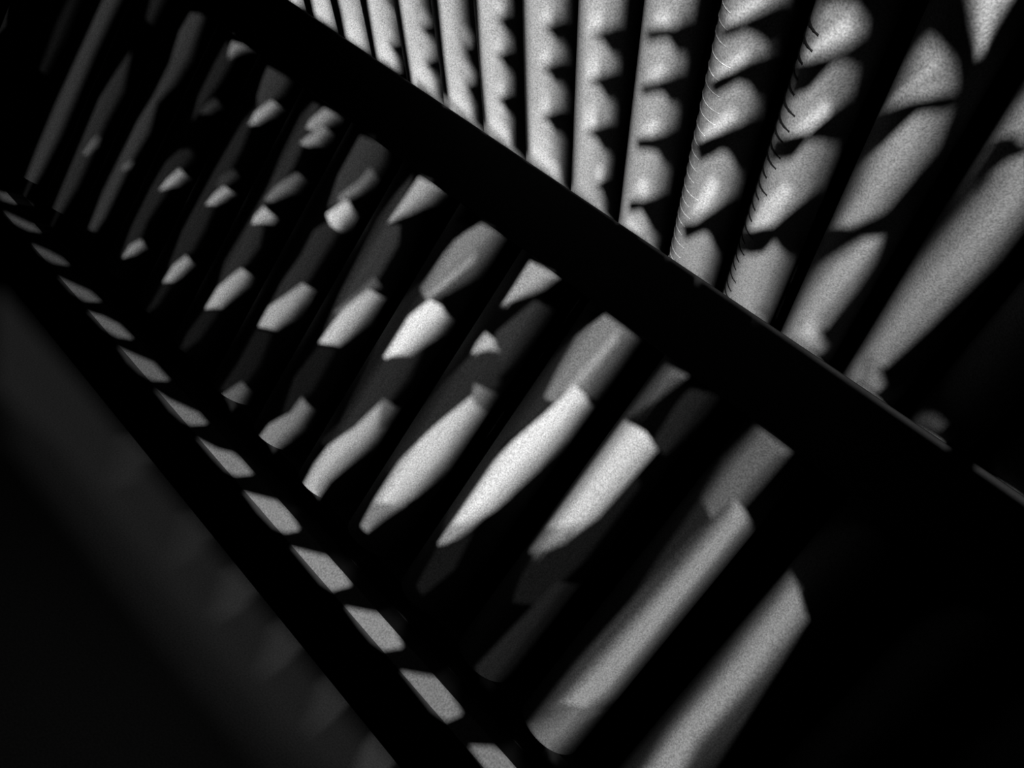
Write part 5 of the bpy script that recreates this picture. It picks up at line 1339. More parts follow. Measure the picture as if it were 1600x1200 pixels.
0.45:-136,325 18,1 7,2 0,-4 -8,-6 1,-4 28,-69 33,-108 17,-12 4,-15 -4,14 -7,4 -36,0 2,-9
0.04:-115,321 16,1 -24,-20 -12,-4 1,6 11,7
0.13:-115,321 16,1 -24,-20 -12,-4 1,6 11,7
0.18:-115,321 16,1 -24,-20 -12,-5 1,7 11,7
0.25:-115,321 16,1 -8,-8 -22,-15 2,-6 -3,9 2,5
0.09:-115,321 14,0 -7,-8 -16,-11 -5,-3 -6,-1 1,6 11,7
0.18:-115,321 14,0 -7,-8 -16,-11 -5,-3 -6,-1 1,6 11,7
0.35:-115,321 14,0 -7,-8 -21,-14 -6,-2 1,7 11,7
0.45:-115,321 14,0 -7,-8 -21,-14 2,-6 -3,9 2,5
0.09:-115,321 11,0 -6,-8 -15,-11 -10,-4 1,6 11,7
0.25:-115,321 11,0 -6,-8 -15,-11 -10,-4 1,6 11,7
0.45:-115,321 11,0 -6,-8 -15,-11 -10,-5 1,7 11,7
0.65:-115,321 11,0 -6,-8 -19,-14 2,-6 -3,9 2,5
0.13:-115,321 9,-1 -5,-7 -24,-15 1,6 11,7
0.35:-115,321 9,-1 -5,-7 -24,-15 1,6 11,7
0.55:-115,321 9,-1 -5,-7 -24,-16 1,7 11,7
0.85:-115,321 9,-1 -5,-7 -15,-10 -3,-4 2,-6 -3,9 2,5
0.13:-115,321 8,0 -6,-8 -22,-15 1,6 11,7
0.35:-115,321 8,0 -6,-8 -22,-15 1,6 11,7
0.65:-115,321 8,0 -1,-2 -9,-10 -18,-12 1,7 11,7
1:-115,321 8,0 -10,-12 -10,-6 -2,-4 2,-6 -3,9 2,5
0.13:-97,285 10,-3 -9,-19 -17,-10 5,14
0.35:-97,285 10,-3 -9,-19 -17,-10 5,14
0.55:-97,285 10,-3 -9,-19 -17,-10 5,14
0.85:-97,285 10,-3 -9,-19 -17,-10 5,14
0.13:-93,230 13,-1 -6,-30 -20,-10 3,21
0.35:-93,230 13,-1 -6,-30 -20,-10 3,21
0.55:-93,230 13,-1 -6,-30 -19,-11 2,22
0.85:-93,230 13,-1 -6,-30 -12,-15 -4,14 -1,12
0:-141,303 10,-4 7,0 12,5 11,9 9,16 6,-2 10,-7 -12,-11 -12,-4 -6,-4 -8,-17 -5,-3 -10,-2
0:-123,255 11,2 16,8 18,38 9,1 6,-23 -11,-11 -19,-11 -4,-14 -9,-4 -12,-1 -4,8
0:-111,190 13,0 18,10 20,51 5,-1 14,-50 -8,-9 -13,-2 -9,2 -3,-14 -13,-7 -18,-1
0.025:-232,321 7,-4 11,-1 16,4 13,7 12,11 33,-100 28,-103 -10,-4 -21,-4 -26,1 -12,3
0.06:-228,316 14,0 16,4 13,7 12,11 25,-76 35,-132 -9,1 -21,-4 -26,1 -8,-2
0.09:-224,313 -1,4 11,-1 23,7 17,14 58,-215 -6,9 -21,-4 -26,1 -4,-6
0.13:-216,309 -1,5 3,2 23,7 12,9 58,-217 -3,12 -8,2 -11,-2 -24,0 2,-8
0.04:-232,321 7,-4 11,-1 16,4 13,7 12,11 0,-20 31,-92 22,-84 8,-7 -10,-4 -21,-4 -26,1 -12,3
0.09:-228,316 14,0 16,4 13,7 12,11 0,-20 31,-92 22,-84 7,-12 -9,1 -21,-4 -26,1 -8,-2
0.18:-224,313 -1,4 11,-1 23,7 17,14 1,-19 22,-66 35,-130 -6,9 -21,-4 -26,1 -4,-6
0.25:-216,309 -1,5 3,2 23,7 12,9 58,-217 -3,12 -8,2 -11,-2 -24,0 2,-8
0.06:-232,321 7,-4 11,-1 16,4 13,7 12,11 -8,-20 29,-90 24,-90 16,-3 -10,-4 -21,-4 -26,1 -12,3
0.13:-228,316 14,0 16,4 13,7 12,11 -8,-20 1,-4 28,-86 24,-90 15,-8 -9,1 -21,-4 -26,1 -8,-2
0.25:-224,313 -1,4 11,-1 23,7 17,14 -7,-19 1,-4 28,-86 24,-90 12,-16 -6,9 -21,-4 -26,1 -4,-6
0.35:-216,309 -1,5 3,2 23,7 12,9 1,-4 -3,-10 1,-4 28,-86 31,-113 -3,12 -8,2 -11,-2 -24,0 2,-8
0.06:-232,321 7,-4 11,-1 16,4 13,7 12,11 -16,-23 31,-97 22,-83 24,0 -10,-4 -21,-4 -26,1 -12,3
0.18:-228,316 14,0 16,4 13,7 12,11 -16,-23 1,-4 30,-93 22,-83 23,-5 -9,1 -21,-4 -26,1 -8,-2
0.35:-224,313 -1,4 11,-1 23,7 17,14 -4,-8 -11,-14 1,-4 30,-93 22,-83 20,-13 -6,9 -21,-4 -26,1 -4,-6
0.45:-216,309 -1,5 3,2 23,7 12,9 1,-3 -11,-14 1,-4 30,-93 22,-83 15,-20 -3,12 -8,2 -11,-2 -24,0 2,-8
0.09:-232,321 7,-4 11,-1 16,4 13,7 12,11 -8,-10 -17,-15 27,-84 26,-96 17,-1 16,3 -10,-4 -21,-4 -26,1 -12,3
0.18:-228,316 14,0 16,4 13,7 12,11 -8,-10 -17,-15 27,-84 26,-96 32,-3 -9,1 -21,-4 -26,1 -8,-2
0.35:-224,313 -1,4 11,-1 23,7 17,14 -7,-9 -17,-15 27,-84 26,-96 17,-1 12,-10 -6,9 -21,-4 -26,1 -4,-6
0.45:-216,309 -1,5 3,2 23,7 12,9 -2,-4 -17,-15 27,-84 26,-96 17,-1 7,-17 -3,12 -8,2 -11,-2 -24,0 2,-8
0.18:-221,299 16,9 11,10 9,5 -16,-19
0.45:-221,299 16,9 11,10 9,5 -16,-19
0.65:-220,298 3,4 12,6 11,10 9,5 -16,-19
1:-212,294 -2,6 20,18 9,5 -7,-10
0.18:-213,268 3,5 12,7 9,9 9,2 -13,-16
0.45:-213,268 3,5 12,7 9,9 9,2 -13,-16
0.65:-212,267 2,6 12,7 9,9 9,2 -13,-16
1:-204,263 -2,8 17,18 9,2
0.18:-198,228 2,8 10,10 7,10 11,2 -11,-17
0.45:-198,228 2,8 10,10 7,10 11,2 -11,-17
0.65:-198,228 2,8 10,10 7,10 11,2 -11,-17
1:-194,226 -2,10 10,10 7,10 11,2 -11,-17
0.18:-173,174 4,36 13,-1 -2,-22
0.45:-173,174 4,36 13,-1 -2,-22
0.65:-173,174 4,36 13,-1 -2,-22
1:-173,174 4,36 13,-1 -2,-22
0:-228,302 15,-4 15,5 12,11 14,18 4,-1 6,-7 1,-5 -8,-15 -26,-7 -6,-4 -11,-3
0:-219,270 14,-1 16,9 19,21 6,12 8,-8 4,-15 -7,-11 -13,-1 -10,-4 -7,-7 -11,-7
0:-204,227 12,4 15,10 13,14 12,21 4,-2 9,-36 -5,-8 -19,2 -7,-3 -6,-7 -11,-8
0:-179,163 17,8 12,20 14,31 4,-8 12,-45 -3,-5 -11,2 -9,4 -6,-2 -17,-17
0.025:-314,304 11,-3 12,0 18,7 13,10 39,-127 14,-54 -21,-5 -26,0 -15,3
0.06:-309,299 6,2 12,0 9,3 9,4 13,10 39,-127 14,-54 -21,-5 -26,0 -10,-2
0.13:-305,296 2,5 12,0 9,3 9,4 13,10 39,-127 14,-54 -21,-5 -26,0 -5,-5
0.18:-296,293 -2,6 25,9 13,10 50,-186 -7,2 -11,-2 -25,0 2,-8
0.04:-314,304 11,-3 12,0 18,7 13,10 -1,-13 6,-22 27,-86 14,-53 7,-7 -21,-5 -26,0 -15,3
0.13:-309,299 6,2 12,0 9,3 9,4 13,10 -1,-13 6,-22 27,-86 14,-53 7,-7 -21,-5 -26,0 -10,-2
0.18:-305,296 2,5 12,0 9,3 9,4 13,10 -1,-13 6,-22 27,-86 14,-53 7,-7 -21,-5 -26,0 -5,-5
0.25:-296,293 -2,6 25,9 13,10 -1,-13 33,-108 18,-65 -7,2 -11,-2 -25,0 2,-8
0.06:-314,304 11,-3 12,0 18,7 13,10 -7,-16 1,-5 36,-120 9,-36 14,-4 -21,-5 -26,0 -15,3
0.18:-309,299 6,2 12,0 9,3 9,4 13,10 -7,-16 1,-5 36,-120 9,-36 14,-4 -21,-5 -26,0 -10,-2
0.25:-305,296 2,5 12,0 9,3 9,4 13,10 -7,-16 1,-5 36,-120 9,-36 14,-4 -21,-5 -26,0 -5,-5
0.45:-296,293 -2,6 25,9 13,10 -7,-16 1,-5 36,-120 9,-36 11,-9 -7,2 -11,-2 -25,0 2,-8
0.09:-314,304 11,-3 12,0 18,7 13,10 -14,-18 8,-33 38,-128 21,-2 -21,-5 -26,0 -15,3
0.18:-309,299 6,2 12,0 9,3 9,4 13,10 -14,-18 8,-33 38,-128 21,-2 -21,-5 -26,0 -10,-2
0.35:-305,296 2,5 12,0 9,3 9,4 13,10 -14,-18 8,-33 38,-128 21,-2 -21,-5 -26,0 -5,-5
0.55:-296,293 -2,6 25,9 13,10 -14,-18 5,-22 41,-139 18,-7 -7,2 -11,-2 -25,0 2,-8
0.09:-314,304 11,-3 12,0 18,7 13,10 -9,-11 -12,-8 7,-34 38,-128 29,0 -21,-5 -26,0 -15,3
0.25:-309,299 6,2 12,0 9,3 9,4 13,10 -9,-11 -12,-8 7,-34 38,-128 29,0 -21,-5 -26,0 -10,-2
0.45:-305,296 2,5 12,0 9,3 9,4 13,10 -9,-11 -12,-8 7,-34 38,-128 29,0 -21,-5 -26,0 -5,-5
0.55:-296,293 -2,6 25,9 13,10 -9,-11 -12,-8 4,-23 41,-139 26,-5 -7,2 -11,-2 -25,0 2,-8
0.18:-291,281 5,8 12,3 1,-7
0.45:-291,281 5,8 12,3 1,-7
0.65:-291,281 5,8 12,3 1,-7
1:-291,281 5,8 12,3 1,-7
0.18:-284,249 14,13 8,1 -4,-8
0.45:-284,249 14,13 8,1 -4,-8
0.65:-284,249 14,13 8,1 -4,-8
1:-284,248 14,14 8,1 -4,-8
0.18:-271,210 12,17 9,1 -4,-10
0.45:-271,210 12,17 9,1 -4,-10
0.65:-271,210 12,17 9,1 -4,-10
1:-271,210 12,17 9,1 -4,-10
0.18:-255,167 3,12 12,3 2,-12
0.45:-255,167 3,12 12,3 2,-12
0.65:-255,167 3,12 12,3 2,-12
1:-255,167 3,12 12,3 2,-12
0.18:-255,134 7,9 23,-6
0.45:-255,134 7,9 23,-6
0.65:-255,134 7,9 23,-6
1:-253,133 5,10 23,-6
0:-301,276 19,5 15,7 13,17 4,-5 5,-14 -12,-10 -11,2 -19,-8
0:-288,243 13,4 9,5 10,9 11,14 5,-6 4,-14 -11,-9 -10,1 -20,-10
0:-274,206 20,9 11,10 8,15 6,-5 7,-20 -8,-10 -12,3 -23,-9
0:-258,156 18,8 11,11 11,20 5,-8 9,-34 -10,-7 -23,9 -15,-9
0.04:-396,287 14,-53 34,-99 30,0 11,1 9,3 -13,56 -31,109 -7,-7 -18,-10 -12,-2
0.09:-390,283 18,-71 24,-77 30,0 11,1 9,3 -13,56 -31,109 -7,-7 -18,-10
0.13:-385,280 39,-146 39,2 9,3 -13,56 -31,109 -15,-12 -10,-5 -12,-2
0.18:-377,278 39,-146 31,4 9,3 -44,165 -15,-12 -10,-5 -11,-2
0.06:-396,287 14,-53 34,-99 30,0 11,1 9,3 -6,8 -6,29 -16,53 -16,61 0,14 -7,-7 -18,-10 -12,-2
0.13:-390,283 18,-71 24,-77 30,0 11,1 9,3 -6,8 -6,29 -16,53 -16,61 0,14 -7,-7 -18,-10
0.25:-385,280 39,-146 39,2 9,3 -6,8 -6,29 -16,53 -16,61 0,14 -15,-12 -10,-5 -12,-2
0.35:-377,278 39,-146 31,4 9,3 -6,8 -6,29 -16,53 -16,61 0,14 -15,-12 -10,-5 -11,-2
0.09:-396,287 14,-53 34,-99 30,0 11,1 9,3 -11,6 -9,38 -30,104 6,17 -7,-7 -18,-10 -12,-2
0.18:-390,283 18,-71 24,-77 30,0 11,1 9,3 -11,6 -9,38 -30,104 6,17 -7,-7 -18,-10
0.35:-385,280 39,-146 39,2 9,3 -11,6 -9,38 -30,104 6,17 -15,-12 -10,-5 -12,-2
0.45:-377,278 39,-146 31,4 9,3 -11,6 -9,38 -30,104 6,17 -15,-12 -10,-5 -11,-2
0.09:-396,287 14,-53 34,-99 30,0 11,1 9,3 -17,4 -11,45 -25,85 -3,12 12,19 -7,-7 -18,-10 -12,-2
0.25:-390,283 18,-71 24,-77 30,0 11,1 9,3 -17,4 -11,45 -25,85 -3,12 12,19 -7,-7 -18,-10
0.45:-385,280 39,-146 39,2 9,3 -17,4 -11,45 -25,85 -3,12 12,19 -15,-12 -10,-5 -12,-2
0.55:-377,278 39,-146 31,4 9,3 -17,4 -11,45 -25,85 -3,12 12,19 -15,-12 -10,-5 -11,-2
0.09:-396,287 14,-53 34,-99 30,0 11,1 9,3 -23,2 -7,29 -33,113 19,21 -7,-7 -18,-10 -12,-2
0.25:-390,283 18,-71 24,-77 30,0 11,1 9,3 -23,2 -7,29 -33,113 19,21 -7,-7 -18,-10
0.45:-385,280 39,-146 39,2 9,3 -23,2 -7,29 -33,113 19,21 -15,-12 -10,-5 -12,-2
0.65:-377,278 39,-146 31,4 9,3 -23,2 -7,29 -33,113 19,21 -15,-12 -10,-5 -11,-2
0.04:-372,258 1,14 10,4 9,6 5,-14 -11,-6
0.09:-372,258 1,14 10,4 9,6 5,-14 -11,-6
0.18:-372,258 1,14 10,4 9,6 5,-14 -11,-6
0.25:-371,258 0,14 10,4 9,6 5,-14 -11,-6
0.06:-372,258 1,14 10,4 9,6 3,-15 -9,-5
0.18:-372,258 1,14 10,4 9,6 3,-15 -9,-5
0.25:-372,258 1,14 10,4 9,6 3,-15 -9,-5
0.45:-371,258 0,14 10,4 9,6 3,-15 -9,-5
0.09:-372,258 1,14 10,4 9,6 -2,-8 2,-7 -7,-5
0.25:-372,258 1,14 10,4 9,6 -2,-8 2,-7 -7,-5
0.45:-372,258 1,14 10,4 9,6 -2,-8 2,-7 -7,-5
0.55:-371,258 0,14 10,4 9,6 -2,-8 2,-7 -7,-5
0.13:-372,258 1,14 10,4 9,6 -5,-9 2,-7 -4,-4
0.25:-372,258 1,14 10,4 9,6 -5,-9 2,-7 -4,-4
0.45:-372,258 1,14 10,4 9,6 -5,-9 2,-7 -4,-4
0.75:-371,258 0,14 10,4 9,6 -5,-9 2,-7 -4,-4
0.13:-372,258 1,14 10,4 9,6 -8,-9 2,-8 -2,-3
0.35:-372,258 1,14 10,4 9,6 -8,-9 2,-8 -2,-3
0.55:-372,258 1,14 10,4 9,6 -8,-9 2,-8 -2,-3
0.85:-371,258 0,14 10,4 9,6 -8,-9 2,-8 -2,-3
0.18:-368,259 2,11 11,5 3,-11
0.45:-368,259 2,11 11,5 3,-11
0.65:-368,259 2,11 11,5 3,-11
1:-368,259 2,11 11,5 3,-11
0:-366,258 18,11 14,17 4,-5 4,-13 -10,-10 -11,2
0.04:-363,228 1,16 17,10 7,-15
0.09:-363,228 1,16 17,10 7,-15
0.18:-363,228 1,16 17,10 7,-15
0.25:-363,228 1,16 17,10 7,-15
0.06:-363,228 1,16 17,10 4,-16
0.18:-363,228 1,16 17,10 4,-16
0.25:-363,228 1,16 17,10 4,-16
0.45:-363,228 1,16 17,10 4,-16
0.09:-363,228 1,16 17,10 -1,-9 3,-8 -7,-5
0.25:-363,228 1,16 17,10 -1,-9 3,-8 -7,-5
0.45:-363,228 1,16 17,10 -1,-9 3,-8 -7,-5
0.55:-363,228 1,16 17,10 -1,-9 3,-8 -7,-5
0.13:-363,228 1,16 17,10 -4,-9 2,-9 -3,-4
0.25:-363,228 1,16 17,10 -4,-9 2,-9 -3,-4
0.45:-363,228 1,16 17,10 -4,-9 2,-9 -3,-4
0.75:-363,228 1,16 17,10 -4,-9 2,-9 -3,-4
0.13:-363,228 1,16 17,10 -7,-10 2,-8 -1,-4
0.35:-363,228 1,16 17,10 -7,-10 2,-8 -1,-4
0.55:-363,228 1,16 17,10 -7,-10 2,-8 -1,-4
0.85:-363,228 1,16 17,10 -7,-10 2,-8 -1,-4
0.18:-359,230 2,12 10,4 3,-11
0.45:-359,230 2,12 10,4 3,-11
0.65:-359,230 2,12 10,4 3,-11
1:-359,230 2,12 10,4 3,-11
0:-357,228 17,12 13,16 5,-5 4,-14 -10,-10 -11,3
0.04:-352,190 0,18 17,12 7,-18 -11,-7
0.09:-352,190 0,18 17,12 7,-18 -11,-7
0.18:-352,190 0,18 17,12 7,-18 -11,-7
0.25:-352,190 0,18 17,12 7,-18 -11,-7
0.06:-352,190 0,18 17,12 1,-10 4,-9 -9,-6
0.18:-352,190 0,18 17,12 1,-10 4,-9 -9,-6
0.25:-352,190 0,18 17,12 1,-10 4,-9 -9,-6
0.45:-352,190 0,18 17,12 1,-10 4,-9 -9,-6
0.09:-352,190 0,18 17,12 -1,-10 3,-10 -6,-5
0.25:-352,190 0,18 17,12 -1,-10 3,-10 -6,-5
0.45:-352,190 0,18 17,12 -1,-10 3,-10 -6,-5
0.55:-352,190 0,18 17,12 -1,-10 3,-10 -6,-5
0.13:-352,190 0,18 17,12 -4,-11 3,-10 -4,-4
0.25:-352,190 0,18 17,12 -4,-11 3,-10 -4,-4
0.45:-352,190 0,18 17,12 -4,-11 3,-10 -4,-4
0.75:-352,190 0,18 17,12 -4,-11 3,-10 -4,-4
0.13:-352,190 0,18 17,12 -7,-12 3,-9 -1,-4
0.35:-352,190 0,18 17,12 -7,-12 3,-9 -1,-4
0.55:-352,190 0,18 17,12 -7,-12 3,-9 -1,-4
0.85:-352,190 0,18 17,12 -7,-12 3,-9 -1,-4
0.18:-348,192 1,14 10,5 4,-13
0.45:-348,192 1,14 10,5 4,-13
0.65:-348,192 1,14 10,5 4,-13
1:-348,192 1,14 10,5 4,-13
0:-346,190 16,13 14,17 4,-6 6,-17 -11,-9 -12,4
0.04:-318,156 -3,15 7,10 6,-17
0.09:-318,156 -3,15 7,10 6,-17
0.18:-318,156 -3,15 7,10 6,-17
0.25:-318,156 -3,15 7,10 6,-17
0.06:-318,156 -3,15 7,10 5,-17
0.18:-318,156 -3,15 7,10 5,-17
0.25:-318,156 -3,15 7,10 5,-17
0.45:-318,156 -3,15 7,10 5,-17
0.09:-318,156 -3,15 7,10 3,-18
0.25:-318,156 -3,15 7,10 3,-18
0.45:-318,156 -3,15 7,10 3,-18
0.55:-318,156 -3,15 7,10 3,-18
0.13:-318,156 -3,15 7,10 -1,-10 3,-8
0.25:-318,156 -3,15 7,10 -1,-10 3,-8
0.45:-318,156 -3,15 7,10 -1,-10 3,-8
0.75:-318,156 -3,15 7,10 -1,-10 3,-8
0.13:-318,156 -3,15 7,10 -2,-11 2,-8
0.35:-318,156 -3,15 7,10 -2,-11 2,-8
0.55:-318,156 -3,15 7,10 -2,-11 2,-8
0.85:-318,156 -3,15 7,10 -2,-11 2,-8
0.18:-317,157 -2,12 5,4 4,-12
0.45:-317,157 -2,12 5,4 4,-12
0.65:-317,157 -2,12 5,4 4,-12
1:-317,157 -2,12 5,4 4,-12
0:-317,154 15,26 9,-21 -8,-10 -7,6
0.04:-468,268 37,-133 17,-1 33,4 -23,92 -18,61 -17,-15 -12,-5
0.09:-468,268 37,-133 17,-1 33,4 -23,92 -18,61 -17,-15 -12,-5
0.13:-468,268 37,-133 17,-1 33,4 -23,92 -18,61 -17,-15 -12,-5
0.18:-459,267 36,-133 41,2 -41,154 -16,-14
0.06:-468,268 37,-133 17,-1 33,4 -5,8 -3,9 -18,72 -15,50 0,14 -17,-15 -12,-5
0.13:-468,268 37,-133 17,-1 33,4 -5,8 -3,9 -18,72 -15,50 0,14 -17,-15 -12,-5
0.25:-468,268 37,-133 17,-1 33,4 -5,8 -3,9 -18,72 -15,50 0,14 -17,-15 -12,-5
0.35:-459,267 36,-133 41,2 -7,19 -18,72 -15,50 -1,13 -16,-14
0.09:-468,268 37,-133 17,-1 33,4 -10,5 -24,94 -12,37 5,17 -17,-15 -12,-5
0.18:-468,268 37,-133 17,-1 33,4 -10,5 -24,94 -12,37 5,17 -17,-15 -12,-5
0.35:-468,268 37,-133 17,-1 33,4 -10,5 -24,94 -12,37 5,17 -17,-15 -12,-5
0.45:-459,267 36,-133 41,2 -9,7 -3,9 -21,85 -12,37 4,16 -16,-14
0.09:-468,268 37,-133 17,-1 33,4 -14,3 -7,18 -17,69 -13,44 10,19 -17,-15 -12,-5
0.25:-468,268 37,-133 17,-1 33,4 -14,3 -7,18 -17,69 -13,44 10,19 -17,-15 -12,-5
0.45:-468,268 37,-133 17,-1 33,4 -14,3 -7,18 -17,69 -13,44 10,19 -17,-15 -12,-5
0.55:-459,267 36,-133 41,2 -13,5 -4,9 -20,78 -10,32 -3,12 9,18 -16,-14
0.09:-468,268 37,-133 17,-1 33,4 -20,2 -7,17 -17,69 -13,43 16,22 -17,-15 -12,-5
0.25:-468,268 37,-133 17,-1 33,4 -20,2 -7,17 -17,69 -13,43 16,22 -17,-15 -12,-5
0.45:-468,268 37,-133 17,-1 33,4 -20,2 -7,17 -17,69 -13,43 16,22 -17,-15 -12,-5
0.65:-459,267 36,-133 41,2 -19,4 -4,8 -20,78 -13,43 15,21 -16,-14
0.04:-442,189 14,-2 31,1 16,-50 -33,-4 -17,1
0.09:-442,189 14,-2 31,1 16,-50 -33,-4 -17,1
0.18:-442,189 14,-2 31,1 16,-50 -33,-4 -17,1
0.25:-438,188 41,0 15,-52 -41,-2
0.06:-442,189 14,-2 29,0 1,-9 8,-25 3,-8 6,-7 -33,-4 -17,1
0.13:-442,189 14,-2 29,0 1,-9 8,-25 3,-8 6,-7 -33,-4 -17,1
0.25:-442,189 14,-2 29,0 1,-9 8,-25 3,-8 6,-7 -33,-4 -17,1
0.35:-438,188 39,-1 1,-9 8,-25 8,-17 -41,-2
0.09:-442,189 25,-3 10,1 5,-2 0,-9 7,-25 4,-8 10,-5 -33,-4 -17,1
0.18:-442,189 25,-3 10,1 5,-2 0,-9 7,-25 4,-8 10,-5 -33,-4 -17,1
0.35:-442,189 25,-3 10,1 5,-2 0,-9 7,-25 4,-8 10,-5 -33,-4 -17,1
0.55:-438,188 21,-2 10,1 5,-2 0,-9 7,-25 4,-8 9,-7 -41,-2
0.09:-442,189 35,-3 2,-2 -2,-10 7,-25 5,-8 14,-3 -33,-4 -17,1
0.25:-442,189 35,-3 2,-2 -2,-10 7,-25 5,-8 14,-3 -33,-4 -17,1
0.45:-442,189 35,-3 2,-2 -2,-10 7,-25 5,-8 14,-3 -33,-4 -17,1
0.65:-438,188 31,-2 2,-2 -2,-10 7,-25 5,-8 13,-5 -41,-2
0.13:-442,189 34,-3 -5,-14 7,-25 6,-8 19,-1 -33,-4 -17,1
0.35:-442,189 34,-3 -5,-14 7,-25 6,-8 19,-1 -33,-4 -17,1
0.55:-442,189 34,-3 -5,-14 7,-25 6,-8 19,-1 -33,-4 -17,1
0.75:-438,188 30,-2 -5,-14 7,-25 6,-8 18,-3 -41,-2
0.04:-439,173 15,-2 31,1 12,-34 -33,-4 -17,1
0.09:-439,173 15,-2 31,1 12,-34 -33,-4 -17,1
0.18:-439,173 15,-2 31,1 12,-34 -33,-4 -17,1
0.25:-433,172 40,0 11,-36 -41,-2
0.06:-439,173 27,-3 17,1 8,-26 6,-7 -33,-4 -17,1
0.18:-439,173 27,-3 17,1 8,-26 6,-7 -33,-4 -17,1
0.25:-439,173 27,-3 17,1 8,-26 6,-7 -33,-4 -17,1
0.45:-433,172 21,-2 17,1 5,-18 8,-17 -41,-2
0.09:-439,173 41,-4 0,-10 7,-16 10,-5 -33,-4 -17,1
0.25:-439,173 41,-4 0,-10 7,-16 10,-5 -33,-4 -17,1
0.45:-439,173 41,-4 0,-10 7,-16 10,-5 -33,-4 -17,1
0.55:-433,172 35,-3 0,-10 3,-8 4,-8 9,-7 -41,-2
0.13:-439,173 36,-3 2,-3 -2,-10 8,-16 14,-3 -33,-4 -17,1
0.25:-439,173 36,-3 2,-3 -2,-10 8,-16 14,-3 -33,-4 -17,1
0.45:-439,173 36,-3 2,-3 -2,-10 8,-16 14,-3 -33,-4 -17,1
0.75:-433,172 30,-2 2,-3 -2,-10 3,-8 5,-8 13,-5 -41,-2
0.13:-439,173 36,-3 -5,-14 2,-9 6,-8 19,-1 -33,-4 -17,1
0.35:-439,173 36,-3 -5,-14 2,-9 6,-8 19,-1 -33,-4 -17,1
0.55:-439,173 36,-3 -5,-14 2,-9 6,-8 19,-1 -33,-4 -17,1
0.85:-433,172 30,-2 -5,-14 2,-9 6,-8 18,-3 -41,-2
0.18:-430,157 40,-2 8,-19 -46,0
0.45:-430,157 40,-2 8,-19 -46,0
0.65:-430,157 40,-2 8,-19 -46,0
1:-429,157 39,-2 8,-19 -42,-1
0.04:-441,249 1,13 12,11 4,-14
0.09:-441,249 1,13 12,11 4,-14
0.18:-441,249 1,13 12,11 4,-14
0.25:-441,249 1,13 12,11 4,-14
0.06:-441,249 1,13 12,11 0,-8 2,-6
0.18:-441,249 1,13 12,11 0,-8 2,-6
0.25:-441,249 1,13 12,11 0,-8 2,-6
0.45:-441,249 1,13 12,11 0,-8 2,-6
0.09:-441,249 1,13 12,11 0,-15
0.25:-441,249 1,13 12,11 0,-15
0.45:-441,249 1,13 12,11 0,-15
0.55:-441,249 1,13 12,11 0,-15
0.13:-441,249 1,13 12,11 -3,-9 1,-7
0.25:-441,249 1,13 12,11 -3,-9 1,-7
0.45:-441,249 1,13 12,11 -3,-9 1,-7
0.75:-441,249 1,13 12,11 -3,-9 1,-7
0.13:-441,249 1,13 12,11 -5,-10 1,-7
0.35:-441,249 1,13 12,11 -5,-10 1,-7
0.55:-441,249 1,13 12,11 -5,-10 1,-7
0.85:-441,249 1,13 12,11 -5,-10 1,-7
0.18:-439,250 2,11 7,4 2,-9
0.45:-439,250 2,11 7,4 2,-9
0.65:-439,250 2,11 7,4 2,-9
1:-439,250 2,11 7,4 2,-9
0:-438,249 12,11 10,16 4,-7 2,-10 -8,-10 -8,2
0.04:-436,220 1,15 13,11 4,-15
0.09:-436,220 1,15 13,11 4,-15
0.18:-436,220 1,15 13,11 4,-15
0.25:-436,220 1,15 13,11 4,-15
0.06:-436,220 1,15 13,11 3,-16
0.18:-436,220 1,15 13,11 3,-16
0.25:-436,220 1,15 13,11 3,-16
0.45:-436,220 1,15 13,11 3,-16
0.09:-436,220 1,15 13,11 -1,-9 2,-8
0.25:-436,220 1,15 13,11 -1,-9 2,-8
0.45:-436,220 1,15 13,11 -1,-9 2,-8
0.55:-436,220 1,15 13,11 -1,-9 2,-8
0.13:-436,220 1,15 13,11 -3,-10 2,-7
0.25:-436,220 1,15 13,11 -3,-10 2,-7
0.45:-436,220 1,15 13,11 -3,-10 2,-7
0.75:-436,220 1,15 13,11 -3,-10 2,-7
0.13:-436,220 1,15 13,11 -5,-10 1,-8
0.35:-436,220 1,15 13,11 -5,-10 1,-8
0.55:-436,220 1,15 13,11 -5,-10 1,-8
0.85:-436,220 1,15 13,11 -5,-10 1,-8
0.18:-433,222 2,11 8,5 1,-11
0.45:-433,222 2,11 8,5 1,-11
0.65:-433,222 2,11 8,5 1,-11
1:-433,222 2,11 8,5 1,-11
0:-432,220 13,12 11,16 4,-8 2,-11 -9,-10 -8,3
0.04:-426,182 1,17 12,12 5,-17
0.09:-426,182 1,17 12,12 5,-17
0.18:-426,182 1,17 12,12 5,-17
0.25:-426,182 1,17 12,12 5,-17
0.06:-426,182 1,17 12,12 4,-18
0.18:-426,182 1,17 12,12 4,-18
0.25:-426,182 1,17 12,12 4,-18
0.45:-426,182 1,17 12,12 4,-18
0.09:-426,182 1,17 12,12 -1,-10 3,-9
0.25:-426,182 1,17 12,12 -1,-10 3,-9
0.45:-426,182 1,17 12,12 -1,-10 3,-9
0.55:-426,182 1,17 12,12 -1,-10 3,-9
0.13:-426,182 1,17 12,12 -3,-11 2,-8
0.25:-426,182 1,17 12,12 -3,-11 2,-8
0.45:-426,182 1,17 12,12 -3,-11 2,-8
0.75:-426,182 1,17 12,12 -3,-11 2,-8
0.13:-426,182 1,17 12,12 -5,-11 2,-9
0.35:-426,182 1,17 12,12 -5,-11 2,-9
0.55:-426,182 1,17 12,12 -5,-11 2,-9
0.85:-426,182 1,17 12,12 -5,-11 2,-9
0.18:-423,185 1,12 8,5 2,-12
0.45:-423,185 1,12 8,5 2,-12
0.65:-423,185 1,12 8,5 2,-12
